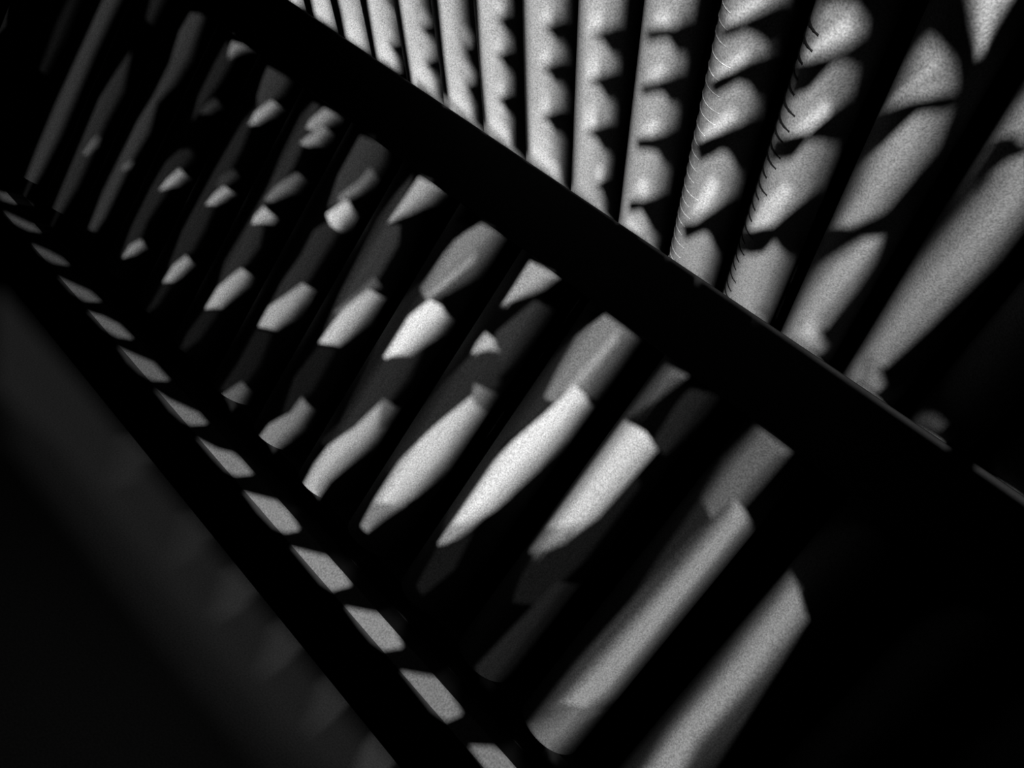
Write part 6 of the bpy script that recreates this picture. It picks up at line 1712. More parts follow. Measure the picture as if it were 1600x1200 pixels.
1:-423,185 1,12 8,5 2,-12
0:-423,182 14,13 11,17 7,-22 -9,-10 -9,4
0.04:-544,253 10,-55 18,-61 16,0 23,4 -20,92 -11,39 -8,-8 -12,-7
0.09:-544,253 10,-55 18,-61 16,0 23,4 -20,92 -11,39 -8,-8 -12,-7
0.18:-544,253 10,-55 18,-61 16,0 23,4 -20,92 -11,39 -8,-8 -12,-7
0.25:-540,253 31,-117 32,5 -20,92 -11,39 -8,-8 -12,-7
0.06:-544,253 10,-55 18,-61 16,0 23,4 -5,8 -14,68 -11,41 -1,14 -8,-8 -12,-7
0.13:-544,253 10,-55 18,-61 16,0 23,4 -5,8 -14,68 -11,41 -1,14 -8,-8 -12,-7
0.25:-544,253 10,-55 18,-61 16,0 23,4 -5,8 -14,68 -11,41 -1,14 -8,-8 -12,-7
0.35:-540,253 31,-117 32,5 -5,8 -14,68 -11,41 -1,14 -8,-8 -12,-7
0.09:-544,253 10,-55 18,-61 16,0 23,4 -9,6 -25,109 0,7 3,9 -8,-8 -12,-7
0.18:-544,253 10,-55 18,-61 16,0 23,4 -9,6 -25,109 0,7 3,9 -8,-8 -12,-7
0.35:-544,253 10,-55 18,-61 16,0 23,4 -9,6 -25,109 0,7 3,9 -8,-8 -12,-7
0.55:-540,253 31,-117 32,5 -9,6 -25,109 0,7 3,9 -8,-8 -12,-7
0.09:-544,253 10,-55 18,-61 16,0 23,4 -13,5 -26,108 8,18 -8,-8 -12,-7
0.25:-544,253 10,-55 18,-61 16,0 23,4 -13,5 -26,108 8,18 -8,-8 -12,-7
0.45:-544,253 10,-55 18,-61 16,0 23,4 -13,5 -26,108 8,18 -8,-8 -12,-7
0.65:-540,253 31,-117 32,5 -13,5 -26,108 8,18 -8,-8 -12,-7
0.13:-544,253 10,-55 18,-61 16,0 23,4 -18,3 -11,43 -14,65 2,8 10,12 -8,-8 -12,-7
0.35:-544,253 10,-55 18,-61 16,0 23,4 -18,3 -11,43 -14,65 2,8 10,12 -8,-8 -12,-7
0.55:-544,253 10,-55 18,-61 16,0 23,4 -18,3 -11,43 -14,65 2,8 10,12 -8,-8 -12,-7
0.75:-540,253 31,-117 32,5 -18,3 -11,43 -14,65 2,8 10,12 -8,-8 -12,-7
0.04:-520,192 12,-1 18,2 13,-52 -23,-4 -16,0
0.09:-520,192 12,-1 18,2 13,-52 -23,-4 -16,0
0.18:-520,192 12,-1 18,2 13,-52 -23,-4 -16,0
0.25:-520,192 12,-1 18,2 13,-52 -32,-5 -10,38
0.06:-520,192 29,0 9,-43 5,-8 -23,-4 -16,0
0.13:-520,192 29,0 9,-43 5,-8 -23,-4 -16,0
0.25:-520,192 29,0 9,-43 5,-8 -23,-4 -16,0
0.35:-520,192 29,0 9,-43 5,-8 -32,-5 -10,38
0.09:-520,192 27,-1 -1,-9 8,-35 9,-6 -23,-4 -16,0
0.18:-520,192 27,-1 -1,-9 8,-35 9,-6 -23,-4 -16,0
0.35:-520,192 27,-1 -1,-9 8,-35 9,-6 -23,-4 -16,0
0.55:-520,192 27,-1 -1,-9 8,-35 9,-6 -32,-5 -10,38
0.09:-520,192 21,0 3,-2 0,-18 6,-26 13,-5 -23,-4 -16,0
0.25:-520,192 21,0 3,-2 0,-18 6,-26 13,-5 -23,-4 -16,0
0.45:-520,192 21,0 3,-2 0,-18 6,-26 13,-5 -23,-4 -16,0
0.65:-520,192 21,0 3,-2 0,-18 6,-26 13,-5 -32,-5 -10,38
0.13:-520,192 21,0 1,-3 -3,-10 6,-35 18,-3 -23,-4 -16,0
0.35:-520,192 21,0 1,-3 -3,-10 6,-35 18,-3 -23,-4 -16,0
0.55:-520,192 21,0 1,-3 -3,-10 6,-35 18,-3 -23,-4 -16,0
0.75:-520,192 21,0 1,-3 -3,-10 6,-35 18,-3 -32,-5 -10,38
0.04:-519,175 33,1 9,-35 -23,-4 -16,0
0.09:-519,175 33,1 9,-35 -23,-4 -16,0
0.18:-519,175 33,1 9,-35 -23,-4 -16,0
0.25:-519,175 33,1 9,-35 -32,-5
0.06:-519,175 31,0 6,-26 5,-8 -23,-4 -16,0
0.18:-519,175 31,0 6,-26 5,-8 -23,-4 -16,0
0.25:-519,175 31,0 6,-26 5,-8 -23,-4 -16,0
0.45:-519,175 31,0 6,-26 5,-8 -32,-5
0.09:-519,175 29,-1 0,-9 4,-18 9,-6 -23,-4 -16,0
0.25:-519,175 29,-1 0,-9 4,-18 9,-6 -23,-4 -16,0
0.45:-519,175 29,-1 0,-9 4,-18 9,-6 -23,-4 -16,0
0.55:-519,175 29,-1 0,-9 4,-18 9,-6 -32,-5
0.13:-519,175 23,0 4,-2 -2,-10 4,-17 13,-5 -23,-4 -16,0
0.25:-519,175 23,0 4,-2 -2,-10 4,-17 13,-5 -23,-4 -16,0
0.45:-519,175 23,0 4,-2 -2,-10 4,-17 13,-5 -23,-4 -16,0
0.75:-519,175 23,0 4,-2 -2,-10 4,-17 13,-5 -32,-5
0.13:-519,175 23,0 1,-3 -3,-10 3,-18 18,-3 -23,-4 -16,0
0.35:-519,175 23,0 1,-3 -3,-10 3,-18 18,-3 -23,-4 -16,0
0.55:-519,175 23,0 1,-3 -3,-10 3,-18 18,-3 -23,-4 -16,0
0.85:-519,175 23,0 1,-3 -3,-10 3,-18 18,-3 -32,-5
0.18:-512,159 27,0 7,-19 -35,-3
0.45:-512,159 27,0 7,-19 -35,-3
0.65:-512,159 27,0 7,-19 -35,-3
1:-512,159 27,0 7,-19 -31,-3
0.04:-520,239 1,13 10,10 3,-13
0.09:-520,239 1,13 10,10 3,-13
0.18:-520,239 1,13 10,10 3,-13
0.25:-520,239 1,13 10,10 3,-13
0.06:-520,239 1,13 10,10 1,-14
0.18:-520,239 1,13 10,10 1,-14
0.25:-520,239 1,13 10,10 1,-14
0.45:-520,239 1,13 10,10 1,-14
0.09:-520,239 1,13 10,10 0,-15
0.25:-520,239 1,13 10,10 0,-15
0.45:-520,239 1,13 10,10 0,-15
0.55:-520,239 1,13 10,10 0,-15
0.13:-520,239 1,13 10,10 -3,-8 1,-7
0.25:-520,239 1,13 10,10 -3,-8 1,-7
0.45:-520,239 1,13 10,10 -3,-8 1,-7
0.75:-520,239 1,13 10,10 -3,-8 1,-7
0.13:-520,239 1,13 10,10 -4,-9 1,-7
0.35:-520,239 1,13 10,10 -4,-9 1,-7
0.55:-520,239 1,13 10,10 -4,-9 1,-7
0.85:-520,239 1,13 10,10 -4,-9 1,-7
0.18:-518,241 2,10 6,4 1,-9
0.45:-518,241 2,10 6,4 1,-9
0.65:-518,241 2,10 6,4 1,-9
1:-518,241 2,10 6,4 1,-9
0:-518,239 10,11 9,15 5,-17 -8,-10 -6,3
0.04:-516,211 2,14 10,11 3,-14
0.09:-516,211 2,14 10,11 3,-14
0.18:-516,211 2,14 10,11 3,-14
0.25:-516,211 2,14 10,11 3,-14
0.06:-516,211 2,14 10,11 2,-15
0.18:-516,211 2,14 10,11 2,-15
0.25:-516,211 2,14 10,11 2,-15
0.45:-516,211 2,14 10,11 2,-15
0.09:-516,211 2,14 10,11 0,-16
0.25:-516,211 2,14 10,11 0,-16
0.45:-516,211 2,14 10,11 0,-16
0.55:-516,211 2,14 10,11 0,-16
0.13:-516,211 2,14 10,11 -3,-9 1,-8
0.25:-516,211 2,14 10,11 -3,-9 1,-8
0.45:-516,211 2,14 10,11 -3,-9 1,-8
0.75:-516,211 2,14 10,11 -3,-9 1,-8
0.13:-516,211 2,14 10,11 -4,-10 0,-7
0.35:-516,211 2,14 10,11 -4,-10 0,-7
0.55:-516,211 2,14 10,11 -4,-10 0,-7
0.85:-516,211 2,14 10,11 -4,-10 0,-7
0.18:-514,213 2,11 7,4 1,-10
0.45:-514,213 2,11 7,4 1,-10
0.65:-514,213 2,11 7,4 1,-10
1:-514,213 2,11 7,4 1,-10
0:-514,211 12,12 9,15 6,-19 -9,-10 -7,4
0.04:-506,177 1,16 9,10 3,-16
0.09:-506,177 1,16 9,10 3,-16
0.18:-506,177 1,16 9,10 3,-16
0.25:-506,177 1,16 9,10 3,-16
0.06:-506,177 1,16 9,10 2,-17
0.18:-506,177 1,16 9,10 2,-17
0.25:-506,177 1,16 9,10 2,-17
0.45:-506,177 1,16 9,10 2,-17
0.09:-506,177 1,16 9,10 -1,-9 2,-9
0.25:-506,177 1,16 9,10 -1,-9 2,-9
0.45:-506,177 1,16 9,10 -1,-9 2,-9
0.55:-506,177 1,16 9,10 -1,-9 2,-9
0.13:-506,177 1,16 9,10 -2,-10 1,-8
0.25:-506,177 1,16 9,10 -2,-10 1,-8
0.45:-506,177 1,16 9,10 -2,-10 1,-8
0.75:-506,177 1,16 9,10 -2,-10 1,-8
0.13:-506,177 1,16 9,10 -4,-11 1,-8
0.35:-506,177 1,16 9,10 -4,-11 1,-8
0.55:-506,177 1,16 9,10 -4,-11 1,-8
0.85:-506,177 1,16 9,10 -4,-11 1,-8
0.18:-504,179 1,12 6,4 1,-12
0.45:-504,179 1,12 6,4 1,-12
0.65:-504,179 1,12 6,4 1,-12
1:-504,179 1,12 6,4 1,-12
0:-505,176 11,12 10,15 6,-22 -10,-9 -7,5
0.04:-618,239 22,-102 25,4 9,3 -29,112 -11,-10
0.09:-618,239 22,-102 25,4 9,3 -29,112 -11,-10
0.18:-618,239 22,-102 25,4 9,3 -29,112 -11,-10
0.25:-618,239 11,-54 12,-48 33,7 -29,112 -11,-10
0.06:-618,239 22,-102 25,4 9,3 -5,8 -23,88 -1,16 -11,-10
0.13:-618,239 22,-102 25,4 9,3 -5,8 -23,88 -1,16 -11,-10
0.25:-618,239 22,-102 25,4 9,3 -5,8 -23,88 -1,16 -11,-10
0.35:-618,239 11,-54 12,-48 33,7 -5,8 -23,88 -1,16 -11,-10
0.09:-618,239 22,-102 25,4 9,3 -8,7 -3,9 -22,86 4,10 -11,-10
0.18:-618,239 22,-102 25,4 9,3 -8,7 -3,9 -22,86 4,10 -11,-10
0.35:-618,239 22,-102 25,4 9,3 -8,7 -3,9 -22,86 4,10 -11,-10
0.55:-618,239 11,-54 12,-48 33,7 -8,7 -3,9 -22,86 4,10 -11,-10
0.09:-618,239 22,-102 25,4 9,3 -12,5 -3,10 -21,85 7,12 -11,-10
0.25:-618,239 22,-102 25,4 9,3 -12,5 -3,10 -21,85 7,12 -11,-10
0.45:-618,239 22,-102 25,4 9,3 -12,5 -3,10 -21,85 7,12 -11,-10
0.65:-618,239 11,-54 12,-48 33,7 -12,5 -3,10 -21,85 7,12 -11,-10
0.13:-618,239 22,-102 25,4 9,3 -17,4 -23,94 11,14 -11,-10
0.35:-618,239 22,-102 25,4 9,3 -17,4 -23,94 11,14 -11,-10
0.55:-618,239 22,-102 25,4 9,3 -17,4 -23,94 11,14 -11,-10
0.75:-618,239 11,-54 12,-48 33,7 -17,4 -23,94 11,14 -11,-10
0.04:-598,195 25,4 11,-55 -9,-3 -25,-4
0.09:-598,195 25,4 11,-55 -9,-3 -25,-4
0.18:-598,195 25,4 11,-55 -9,-3 -25,-4
0.25:-598,195 25,4 11,-55 -33,-7
0.06:-598,195 24,3 8,-46 4,-8 -9,-3 -25,-4
0.13:-598,195 24,3 8,-46 4,-8 -9,-3 -25,-4
0.25:-598,195 24,3 8,-46 4,-8 -9,-3 -25,-4
0.35:-598,195 24,3 8,-46 4,-8 -33,-7
0.09:-598,195 22,2 0,-10 6,-37 8,-6 -9,-3 -25,-4
0.18:-598,195 22,2 0,-10 6,-37 8,-6 -9,-3 -25,-4
0.35:-598,195 22,2 0,-10 6,-37 8,-6 -9,-3 -25,-4
0.55:-598,195 22,2 0,-10 6,-37 8,-6 -33,-7
0.09:-598,195 21,1 -2,-10 5,-37 12,-5 -9,-3 -25,-4
0.25:-598,195 21,1 -2,-10 5,-37 12,-5 -9,-3 -25,-4
0.45:-598,195 21,1 -2,-10 5,-37 12,-5 -9,-3 -25,-4
0.65:-598,195 21,1 -2,-10 5,-37 12,-5 -33,-7
0.13:-598,195 19,2 -3,-13 4,-37 16,-3 -9,-3 -25,-4
0.35:-598,195 19,2 -3,-13 4,-37 16,-3 -9,-3 -25,-4
0.55:-598,195 19,2 -3,-13 4,-37 16,-3 -9,-3 -25,-4
0.75:-598,195 19,2 -3,-13 4,-37 16,-3 -33,-7
0.04:-597,177 27,4 8,-37 -9,-3 -25,-4
0.09:-597,177 27,4 8,-37 -9,-3 -25,-4
0.18:-597,177 27,4 8,-37 -9,-3 -25,-4
0.25:-597,177 27,4 8,-37 -33,-7
0.06:-597,177 26,3 5,-28 4,-8 -9,-3 -25,-4
0.18:-597,177 26,3 5,-28 4,-8 -9,-3 -25,-4
0.25:-597,177 26,3 5,-28 4,-8 -9,-3 -25,-4
0.45:-597,177 26,3 5,-28 4,-8 -33,-7
0.09:-597,177 24,2 3,-29 8,-6 -9,-3 -25,-4
0.25:-597,177 24,2 3,-29 8,-6 -9,-3 -25,-4
0.45:-597,177 24,2 3,-29 8,-6 -9,-3 -25,-4
0.55:-597,177 24,2 3,-29 8,-6 -33,-7
0.13:-597,177 22,1 -1,-11 2,-18 12,-5 -9,-3 -25,-4
0.25:-597,177 22,1 -1,-11 2,-18 12,-5 -9,-3 -25,-4
0.45:-597,177 22,1 -1,-11 2,-18 12,-5 -9,-3 -25,-4
0.75:-597,177 22,1 -1,-11 2,-18 12,-5 -33,-7
0.13:-597,177 20,2 -3,-13 2,-19 16,-3 -9,-3 -25,-4
0.35:-597,177 20,2 -3,-13 2,-19 16,-3 -9,-3 -25,-4
0.55:-597,177 20,2 -3,-13 2,-19 16,-3 -9,-3 -25,-4
0.85:-597,177 20,2 -3,-13 2,-19 16,-3 -33,-7
0.18:-592,161 23,1 6,-20 -31,-4
0.45:-592,161 23,1 6,-20 -31,-4
0.65:-592,161 23,1 6,-20 -31,-4
1:-592,161 23,1 6,-20 -31,-4
0.04:-582,210 -1,13 2,7 2,-15
0.09:-582,210 -1,13 2,7 2,-15
0.18:-582,210 -1,13 2,7 2,-15
0.25:-582,210 -1,13 2,7 2,-15
0.06:-582,210 -1,13 2,7 2,-15
0.18:-582,210 -1,13 2,7 2,-15
0.25:-582,210 -1,13 2,7 2,-15
0.45:-582,210 -1,13 2,7 2,-15
0.09:-582,210 -1,13 2,7 1,-16
0.25:-582,210 -1,13 2,7 1,-16
0.45:-582,210 -1,13 2,7 1,-16
0.55:-582,210 -1,13 2,7 1,-16
0.13:-582,210 -1,13 2,7 1,-16
0.25:-582,210 -1,13 2,7 1,-16
0.45:-582,210 -1,13 2,7 1,-16
0.75:-582,210 -1,13 2,7 1,-16
0.13:-582,210 -1,13 2,7
0.35:-582,210 -1,13 2,7
0.55:-582,210 -1,13 2,7
0.85:-582,210 -1,13 2,7
0.18:-582,211 -1,10 2,2 1,-10
0.45:-582,211 -1,10 2,2 1,-10
0.65:-582,211 -1,10 2,2 1,-10
1:-582,211 -1,10 2,2 1,-10
0:-584,207 9,21 4,-20 -6,-8 -3,6
0.04:-575,177 -1,15 3,7 3,-16
0.09:-575,177 -1,15 3,7 3,-16
0.18:-575,177 -1,15 3,7 3,-16
0.25:-575,177 -1,15 3,7 3,-16
0.06:-575,177 -1,15 3,7 2,-16
0.18:-575,177 -1,15 3,7 2,-16
0.25:-575,177 -1,15 3,7 2,-16
0.45:-575,177 -1,15 3,7 2,-16
0.09:-575,177 -1,15 3,7 1,-17
0.25:-575,177 -1,15 3,7 1,-17
0.45:-575,177 -1,15 3,7 1,-17
0.55:-575,177 -1,15 3,7 1,-17
0.13:-575,177 -1,15 3,7 1,-17
0.25:-575,177 -1,15 3,7 1,-17
0.45:-575,177 -1,15 3,7 1,-17
0.75:-575,177 -1,15 3,7 1,-17
0.13:-575,177 -1,15 3,7 0,-18
0.35:-575,177 -1,15 3,7 0,-18
0.55:-575,177 -1,15 3,7 0,-18
0.85:-575,177 -1,15 3,7 0,-18
0.18:-575,178 0,11 2,3 1,-11
0.45:-575,178 0,11 2,3 1,-11
0.65:-575,178 0,11 2,3 1,-11
1:-575,178 0,11 2,3 1,-11
0:-577,174 10,23 5,-22 -7,-8 -3,6
0.04:-702,223 18,-82 35,6 -9,39 -16,55 -11,-10
0.09:-702,223 18,-82 35,6 -9,39 -16,55 -11,-10
0.18:-702,223 18,-82 35,6 -9,39 -16,55 -11,-10
0.25:-702,223 20,-81 33,5 -9,39 -16,55 -11,-10
0.06:-702,223 18,-82 35,6 -4,9 -7,29 -12,38 -2,18 -11,-10
0.13:-702,223 18,-82 35,6 -4,9 -7,29 -12,38 -2,18 -11,-10
0.25:-702,223 18,-82 35,6 -4,9 -7,29 -12,38 -2,18 -11,-10
0.35:-702,223 20,-81 33,5 -4,9 -7,29 -12,38 -2,18 -11,-10
0.09:-702,223 18,-82 35,6 -8,7 -16,59 -4,17 3,11 -11,-10
0.18:-702,223 18,-82 35,6 -8,7 -16,59 -4,17 3,11 -11,-10
0.35:-702,223 18,-82 35,6 -8,7 -16,59 -4,17 3,11 -11,-10
0.55:-702,223 20,-81 33,5 -8,7 -16,59 -4,17 3,11 -11,-10
0.09:-702,223 18,-82 35,6 -12,5 -19,76 6,13 -11,-10
0.25:-702,223 18,-82 35,6 -12,5 -19,76 6,13 -11,-10
0.45:-702,223 18,-82 35,6 -12,5 -19,76 6,13 -11,-10
0.65:-702,223 20,-81 33,5 -12,5 -19,76 6,13 -11,-10
0.13:-702,223 18,-82 35,6 -16,4 -3,9 -16,66 10,15 -11,-10
0.35:-702,223 18,-82 35,6 -16,4 -3,9 -16,66 10,15 -11,-10
0.55:-702,223 18,-82 35,6 -16,4 -3,9 -16,66 10,15 -11,-10
0.75:-702,223 20,-81 33,5 -16,4 -3,9 -16,66 10,15 -11,-10
0.04:-681,201 23,5 9,-59 -35,-6 3,31
0.09:-681,201 23,5 9,-59 -35,-6 3,31
0.18:-681,201 23,5 9,-59 -35,-6 3,31
0.25:-681,201 17,3 5,-1 6,-25 4,-31 -33,-5 -1,10 2,20
0.06:-681,201 22,4 5,-39 5,-19 -35,-6 3,31
0.13:-681,201 22,4 5,-39 5,-19 -35,-6 3,31
0.25:-681,201 22,4 5,-39 5,-19 -35,-6 3,31
0.35:-681,201 22,3 5,-38 5,-19 -33,-5 -1,10 2,20
0.09:-681,201 21,2 -1,-10 5,-39 7,-7 -35,-6 3,31
0.18:-681,201 21,2 -1,-10 5,-39 7,-7 -35,-6 3,31
0.35:-681,201 21,2 -1,-10 5,-39 7,-7 -35,-6 3,31
0.55:-681,201 21,2 -1,-10 5,-39 7,-7 -33,-5 -1,10 2,20
0.09:-681,201 17,2 2,-1 -1,-11 3,-38 11,-6 -35,-6 3,31
0.25:-681,201 17,2 2,-1 -1,-11 3,-38 11,-6 -35,-6 3,31
0.45:-681,201 17,2 2,-1 -1,-11 3,-38 11,-6 -35,-6 3,31
0.65:-681,201 17,2 2,-1 -1,-11 3,-38 11,-6 -33,-5 -1,10 2,20
0.13:-681,201 17,2 -3,-14 3,-38 15,-4 -35,-6 3,31
0.35:-681,201 17,2 -3,-14 3,-38 15,-4 -35,-6 3,31
0.55:-681,201 17,2 -3,-14 3,-38 15,-4 -35,-6 3,31
0.75:-681,201 17,2 -3,-14 3,-38 15,-4 -33,-5 -1,10 2,20
0.04:-681,183 26,4 6,-40 -35,-6
0.09:-681,183 26,4 6,-40 -35,-6
0.18:-681,183 26,4 6,-40 -35,-6
0.25:-681,183 26,4 6,-40 -33,-5 -1,10
0.06:-681,183 25,3 2,-20 5,-19 -35,-6
0.18:-681,183 25,3 2,-20 5,-19 -35,-6
0.25:-681,183 25,3 2,-20 5,-19 -35,-6
0.45:-681,183 25,3 2,-20 5,-19 -33,-5 -1,10
0.09:-681,183 19,2 4,-1 2,-30 7,-7 -35,-6
0.25:-681,183 19,2 4,-1 2,-30 7,-7 -35,-6
0.45:-681,183 19,2 4,-1 2,-30 7,-7 -35,-6
0.55:-681,183 19,2 4,-1 2,-30 7,-7 -33,-5 -1,10
0.13:-681,183 19,2 2,-2 -2,-11 2,-20 11,-5 -35,-6
0.25:-681,183 19,2 2,-2 -2,-11 2,-20 11,-5 -35,-6
0.45:-681,183 19,2 2,-2 -2,-11 2,-20 11,-5 -35,-6
0.75:-681,183 19,2 2,-2 -2,-11 2,-20 11,-5 -33,-5 -1,10
0.13:-681,183 19,2 -3,-15 1,-19 15,-4 -35,-6
0.35:-681,183 19,2 -3,-15 1,-19 15,-4 -35,-6
0.55:-681,183 19,2 -3,-15 1,-19 15,-4 -35,-6
0.85:-681,183 19,2 -3,-15 1,-19 15,-4 -33,-5 -1,10
0.18:-678,166 23,1 5,-21 -31,-4
0.45:-678,166 23,1 5,-21 -31,-4
0.65:-678,166 23,1 5,-21 -31,-4
1:-678,166 23,1 5,-21 -31,-4
0.04:-673,205 1,12 5,8 1,-12
0.09:-673,205 1,12 5,8 1,-12
0.18:-673,205 1,12 5,8 1,-12
0.25:-673,205 1,12 5,8 1,-12
0.06:-673,205 1,12 5,8 1,-13
0.18:-673,205 1,12 5,8 1,-13
0.25:-673,205 1,12 5,8 1,-13
0.45:-673,205 1,12 5,8 1,-13
0.09:-673,205 1,12 5,8 0,-13
0.25:-673,205 1,12 5,8 0,-13
0.45:-673,205 1,12 5,8 0,-13
0.55:-673,205 1,12 5,8 0,-13
0.13:-673,205 1,12 5,8 -1,-14
0.25:-673,205 1,12 5,8 -1,-14
0.45:-673,205 1,12 5,8 -1,-14
0.75:-673,205 1,12 5,8 -1,-14
0.13:-673,205 1,12 5,8 -2,-15
0.35:-673,205 1,12 5,8 -2,-15
0.55:-673,205 1,12 5,8 -2,-15
0.85:-673,205 1,12 5,8 -2,-15
0.18:-672,206 1,9 3,4 1,-9
0.45:-672,206 1,9 3,4 1,-9
0.65:-672,206 1,9 3,4 1,-9
1:-672,206 1,9 3,4 1,-9
0:-673,204 6,10 5,14 4,-17 -6,-11 -4,4
0.04:-665,175 1,13 4,8 2,-14
0.09:-665,175 1,13 4,8 2,-14
0.18:-665,175 1,13 4,8 2,-14
0.25:-665,175 1,13 4,8 2,-14
0.06:-665,175 1,13 4,8 1,-14
0.18:-665,175 1,13 4,8 1,-14
0.25:-665,175 1,13 4,8 1,-14
0.45:-665,175 1,13 4,8 1,-14
0.09:-665,175 1,13 4,8 0,-15
0.25:-665,175 1,13 4,8 0,-15
0.45:-665,175 1,13 4,8 0,-15
0.55:-665,175 1,13 4,8 0,-15
0.13:-665,175 1,13 4,8 0,-15
0.25:-665,175 1,13 4,8 0,-15
0.45:-665,175 1,13 4,8 0,-15
0.75:-665,175 1,13 4,8 0,-15
0.13:-665,175 1,13 4,8 -1,-16
0.35:-665,175 1,13 4,8 -1,-16
0.55:-665,175 1,13 4,8 -1,-16
0.85:-665,175 1,13 4,8 -1,-16
0.18:-664,177 1,9 3,3 0,-9
0.45:-664,177 1,9 3,3 0,-9
0.65:-664,177 1,9 3,3 0,-9
1:-664,177 1,9 3,3 0,-9
0:-666,173 12,24 4,-18 -7,-10 -3,4
0.04:-780,209 10,-63 30,7 -16,73 -10,-9
0.09:-780,209 10,-63 30,7 -16,73 -10,-9
0.18:-780,209 10,-63 30,7 -16,73 -10,-9
0.25:-780,209 11,-63 29,7 -16,73 -10,-9
0.06:-780,209 10,-63 30,7 -4,8 -12,55 0,10 -10,-9
0.18:-780,209 10,-63 30,7 -4,8 -12,55 0,10 -10,-9
0.25:-780,209 10,-63 30,7 -4,8 -12,55 0,10 -10,-9
0.45:-780,209 11,-63 29,7 -4,8 -12,55 0,10 -10,-9
0.09:-780,209 10,-63 30,7 -8,7 -11,54 3,12 -10,-9
0.25:-780,209 10,-63 30,7 -8,7 -11,54 3,12 -10,-9
0.35:-780,209 10,-63 30,7 -8,7 -11,54 3,12 -10,-9
0.55:-780,209 11,-63 29,7 -8,7 -11,54 3,12 -10,-9
0.13:-780,209 10,-63 30,7 -11,5 -11,55 6,13 -10,-9
0.25:-780,209 10,-63 30,7 -11,5 -11,55 6,13 -10,-9
0.45:-780,209 10,-63 30,7 -11,5 -11,55 6,13 -10,-9
0.65:-780,209 11,-63 29,7 -11,5 -11,55 6,13 -10,-9
0.13:-780,209 10,-63 30,7 -15,4 -10,54 9,15 -10,-9
0.35:-780,209 10,-63 30,7 -15,4 -10,54 9,15 -10,-9
0.55:-780,209 10,-63 30,7 -15,4 -10,54 9,15 -10,-9
0.85:-780,209 11,-63 29,7 -15,4 -10,54 9,15 -10,-9
0.04:-764,207 16,6 8,-60 -30,-7
0.09:-764,207 16,6 8,-60 -30,-7
0.18:-764,207 16,6 8,-60 -30,-7
0.25:-764,207 16,4 8,-58 -29,-7
0.06:-764,207 16,5 5,-50 3,-9 -30,-7
0.13:-764,207 16,5 5,-50 3,-9 -30,-7
0.25:-764,207 16,5 5,-50 3,-9 -30,-7
0.35:-764,207 16,5 5,-50 3,-9 -29,-7
0.09:-764,207 15,4 0,-21 3,-30 6,-7 -30,-7
0.18:-764,207 15,4 0,-21 3,-30 6,-7 -30,-7
0.35:-764,207 15,4 0,-21 3,-30 6,-7 -30,-7
0.55:-764,207 15,4 0,-21 3,-30 6,-7 -29,-7
0.09:-764,207 14,3 -2,-11 2,-40 10,-6 -30,-7
0.25:-764,207 14,3 -2,-11 2,-40 10,-6 -30,-7
0.45:-764,207 14,3 -2,-11 2,-40 10,-6 -30,-7
0.65:-764,207 14,3 -2,-11 2,-40 10,-6 -29,-7
0.13:-764,207 9,3 4,-1 -3,-12 1,-40 13,-4 -30,-7
0.35:-764,207 9,3 4,-1 -3,-12 1,-40 13,-4 -30,-7
0.55:-764,207 9,3 4,-1 -3,-12 1,-40 13,-4 -30,-7
0.75:-764,207 9,3 4,-1 -3,-12 1,-40 13,-4 -29,-7
0.04:-765,189 11,1 9,3 5,-40 -30,-7
0.09:-765,189 11,1 9,3 5,-40 -30,-7
0.18:-765,189 11,1 9,3 5,-40 -30,-7
0.25:-765,189 11,1 9,3 5,-40 -29,-7
0.06:-765,189 19,3 3,-30 3,-9 -30,-7
0.18:-765,189 19,3 3,-30 3,-9 -30,-7
0.25:-765,189 19,3 3,-30 3,-9 -30,-7
0.45:-765,189 19,3 3,-30 3,-9 -29,-7
0.09:-765,189 18,2 -1,-11 2,-20 6,-7 -30,-7
0.25:-765,189 18,2 -1,-11 2,-20 6,-7 -30,-7
0.45:-765,189 18,2 -1,-11 2,-20 6,-7 -30,-7
0.55:-765,189 18,2 -1,-11 2,-20 6,-7 -29,-7
0.13:-765,189 17,1 -3,-11 1,-20 10,-6 -30,-7
0.25:-765,189 17,1 -3,-11 1,-20 10,-6 -30,-7
0.45:-765,189 17,1 -3,-11 1,-20 10,-6 -30,-7
0.75:-765,189 17,1 -3,-11 1,-20 10,-6 -29,-7
0.13:-765,189 15,0 -4,-12 1,-20 13,-4 -30,-7
0.35:-765,189 15,0 -4,-12 1,-20 13,-4 -30,-7
0.55:-765,189 15,0 -4,-12 1,-20 13,-4 -30,-7
0.85:-765,189 15,0 -4,-12 1,-20 13,-4 -29,-7
0.18:-762,171 16,2 4,-22 -25,-4
0.45:-762,171 16,2 4,-22 -25,-4
0.65:-762,171 16,2 4,-22 -25,-4
1:-762,171 16,2 4,-22 -25,-4
0.04:-750,171 1,11 3,6 1,-11
0.09:-750,171 1,11 3,6 1,-11
0.18:-750,171 1,11 3,6 1,-11
0.25:-750,171 1,11 3,6 1,-11
0.06:-750,171 1,11 3,6 1,-11
0.18:-750,171 1,11 3,6 1,-11
0.25:-750,171 1,11 3,6 1,-11
0.45:-750,171 1,11 3,6 1,-11
0.09:-750,171 1,11 3,6 0,-12
0.25:-750,171 1,11 3,6 0,-12
0.45:-750,171 1,11 3,6 0,-12
0.55:-750,171 1,11 3,6 0,-12
0.13:-750,171 1,11 3,6 -1,-12
0.25:-750,171 1,11 3,6 -1,-12
0.45:-750,171 1,11 3,6 -1,-12
0.75:-750,171 1,11 3,6 -1,-12
0.13:-750,171 1,11 3,6 -1,-13
0.35:-750,171 1,11 3,6 -1,-13
0.55:-750,171 1,11 3,6 -1,-13
0.85:-750,171 1,11 3,6 -1,-13
0.18:-749,172 0,8 3,3 0,-8
0.45:-749,172 0,8 3,3 0,-8
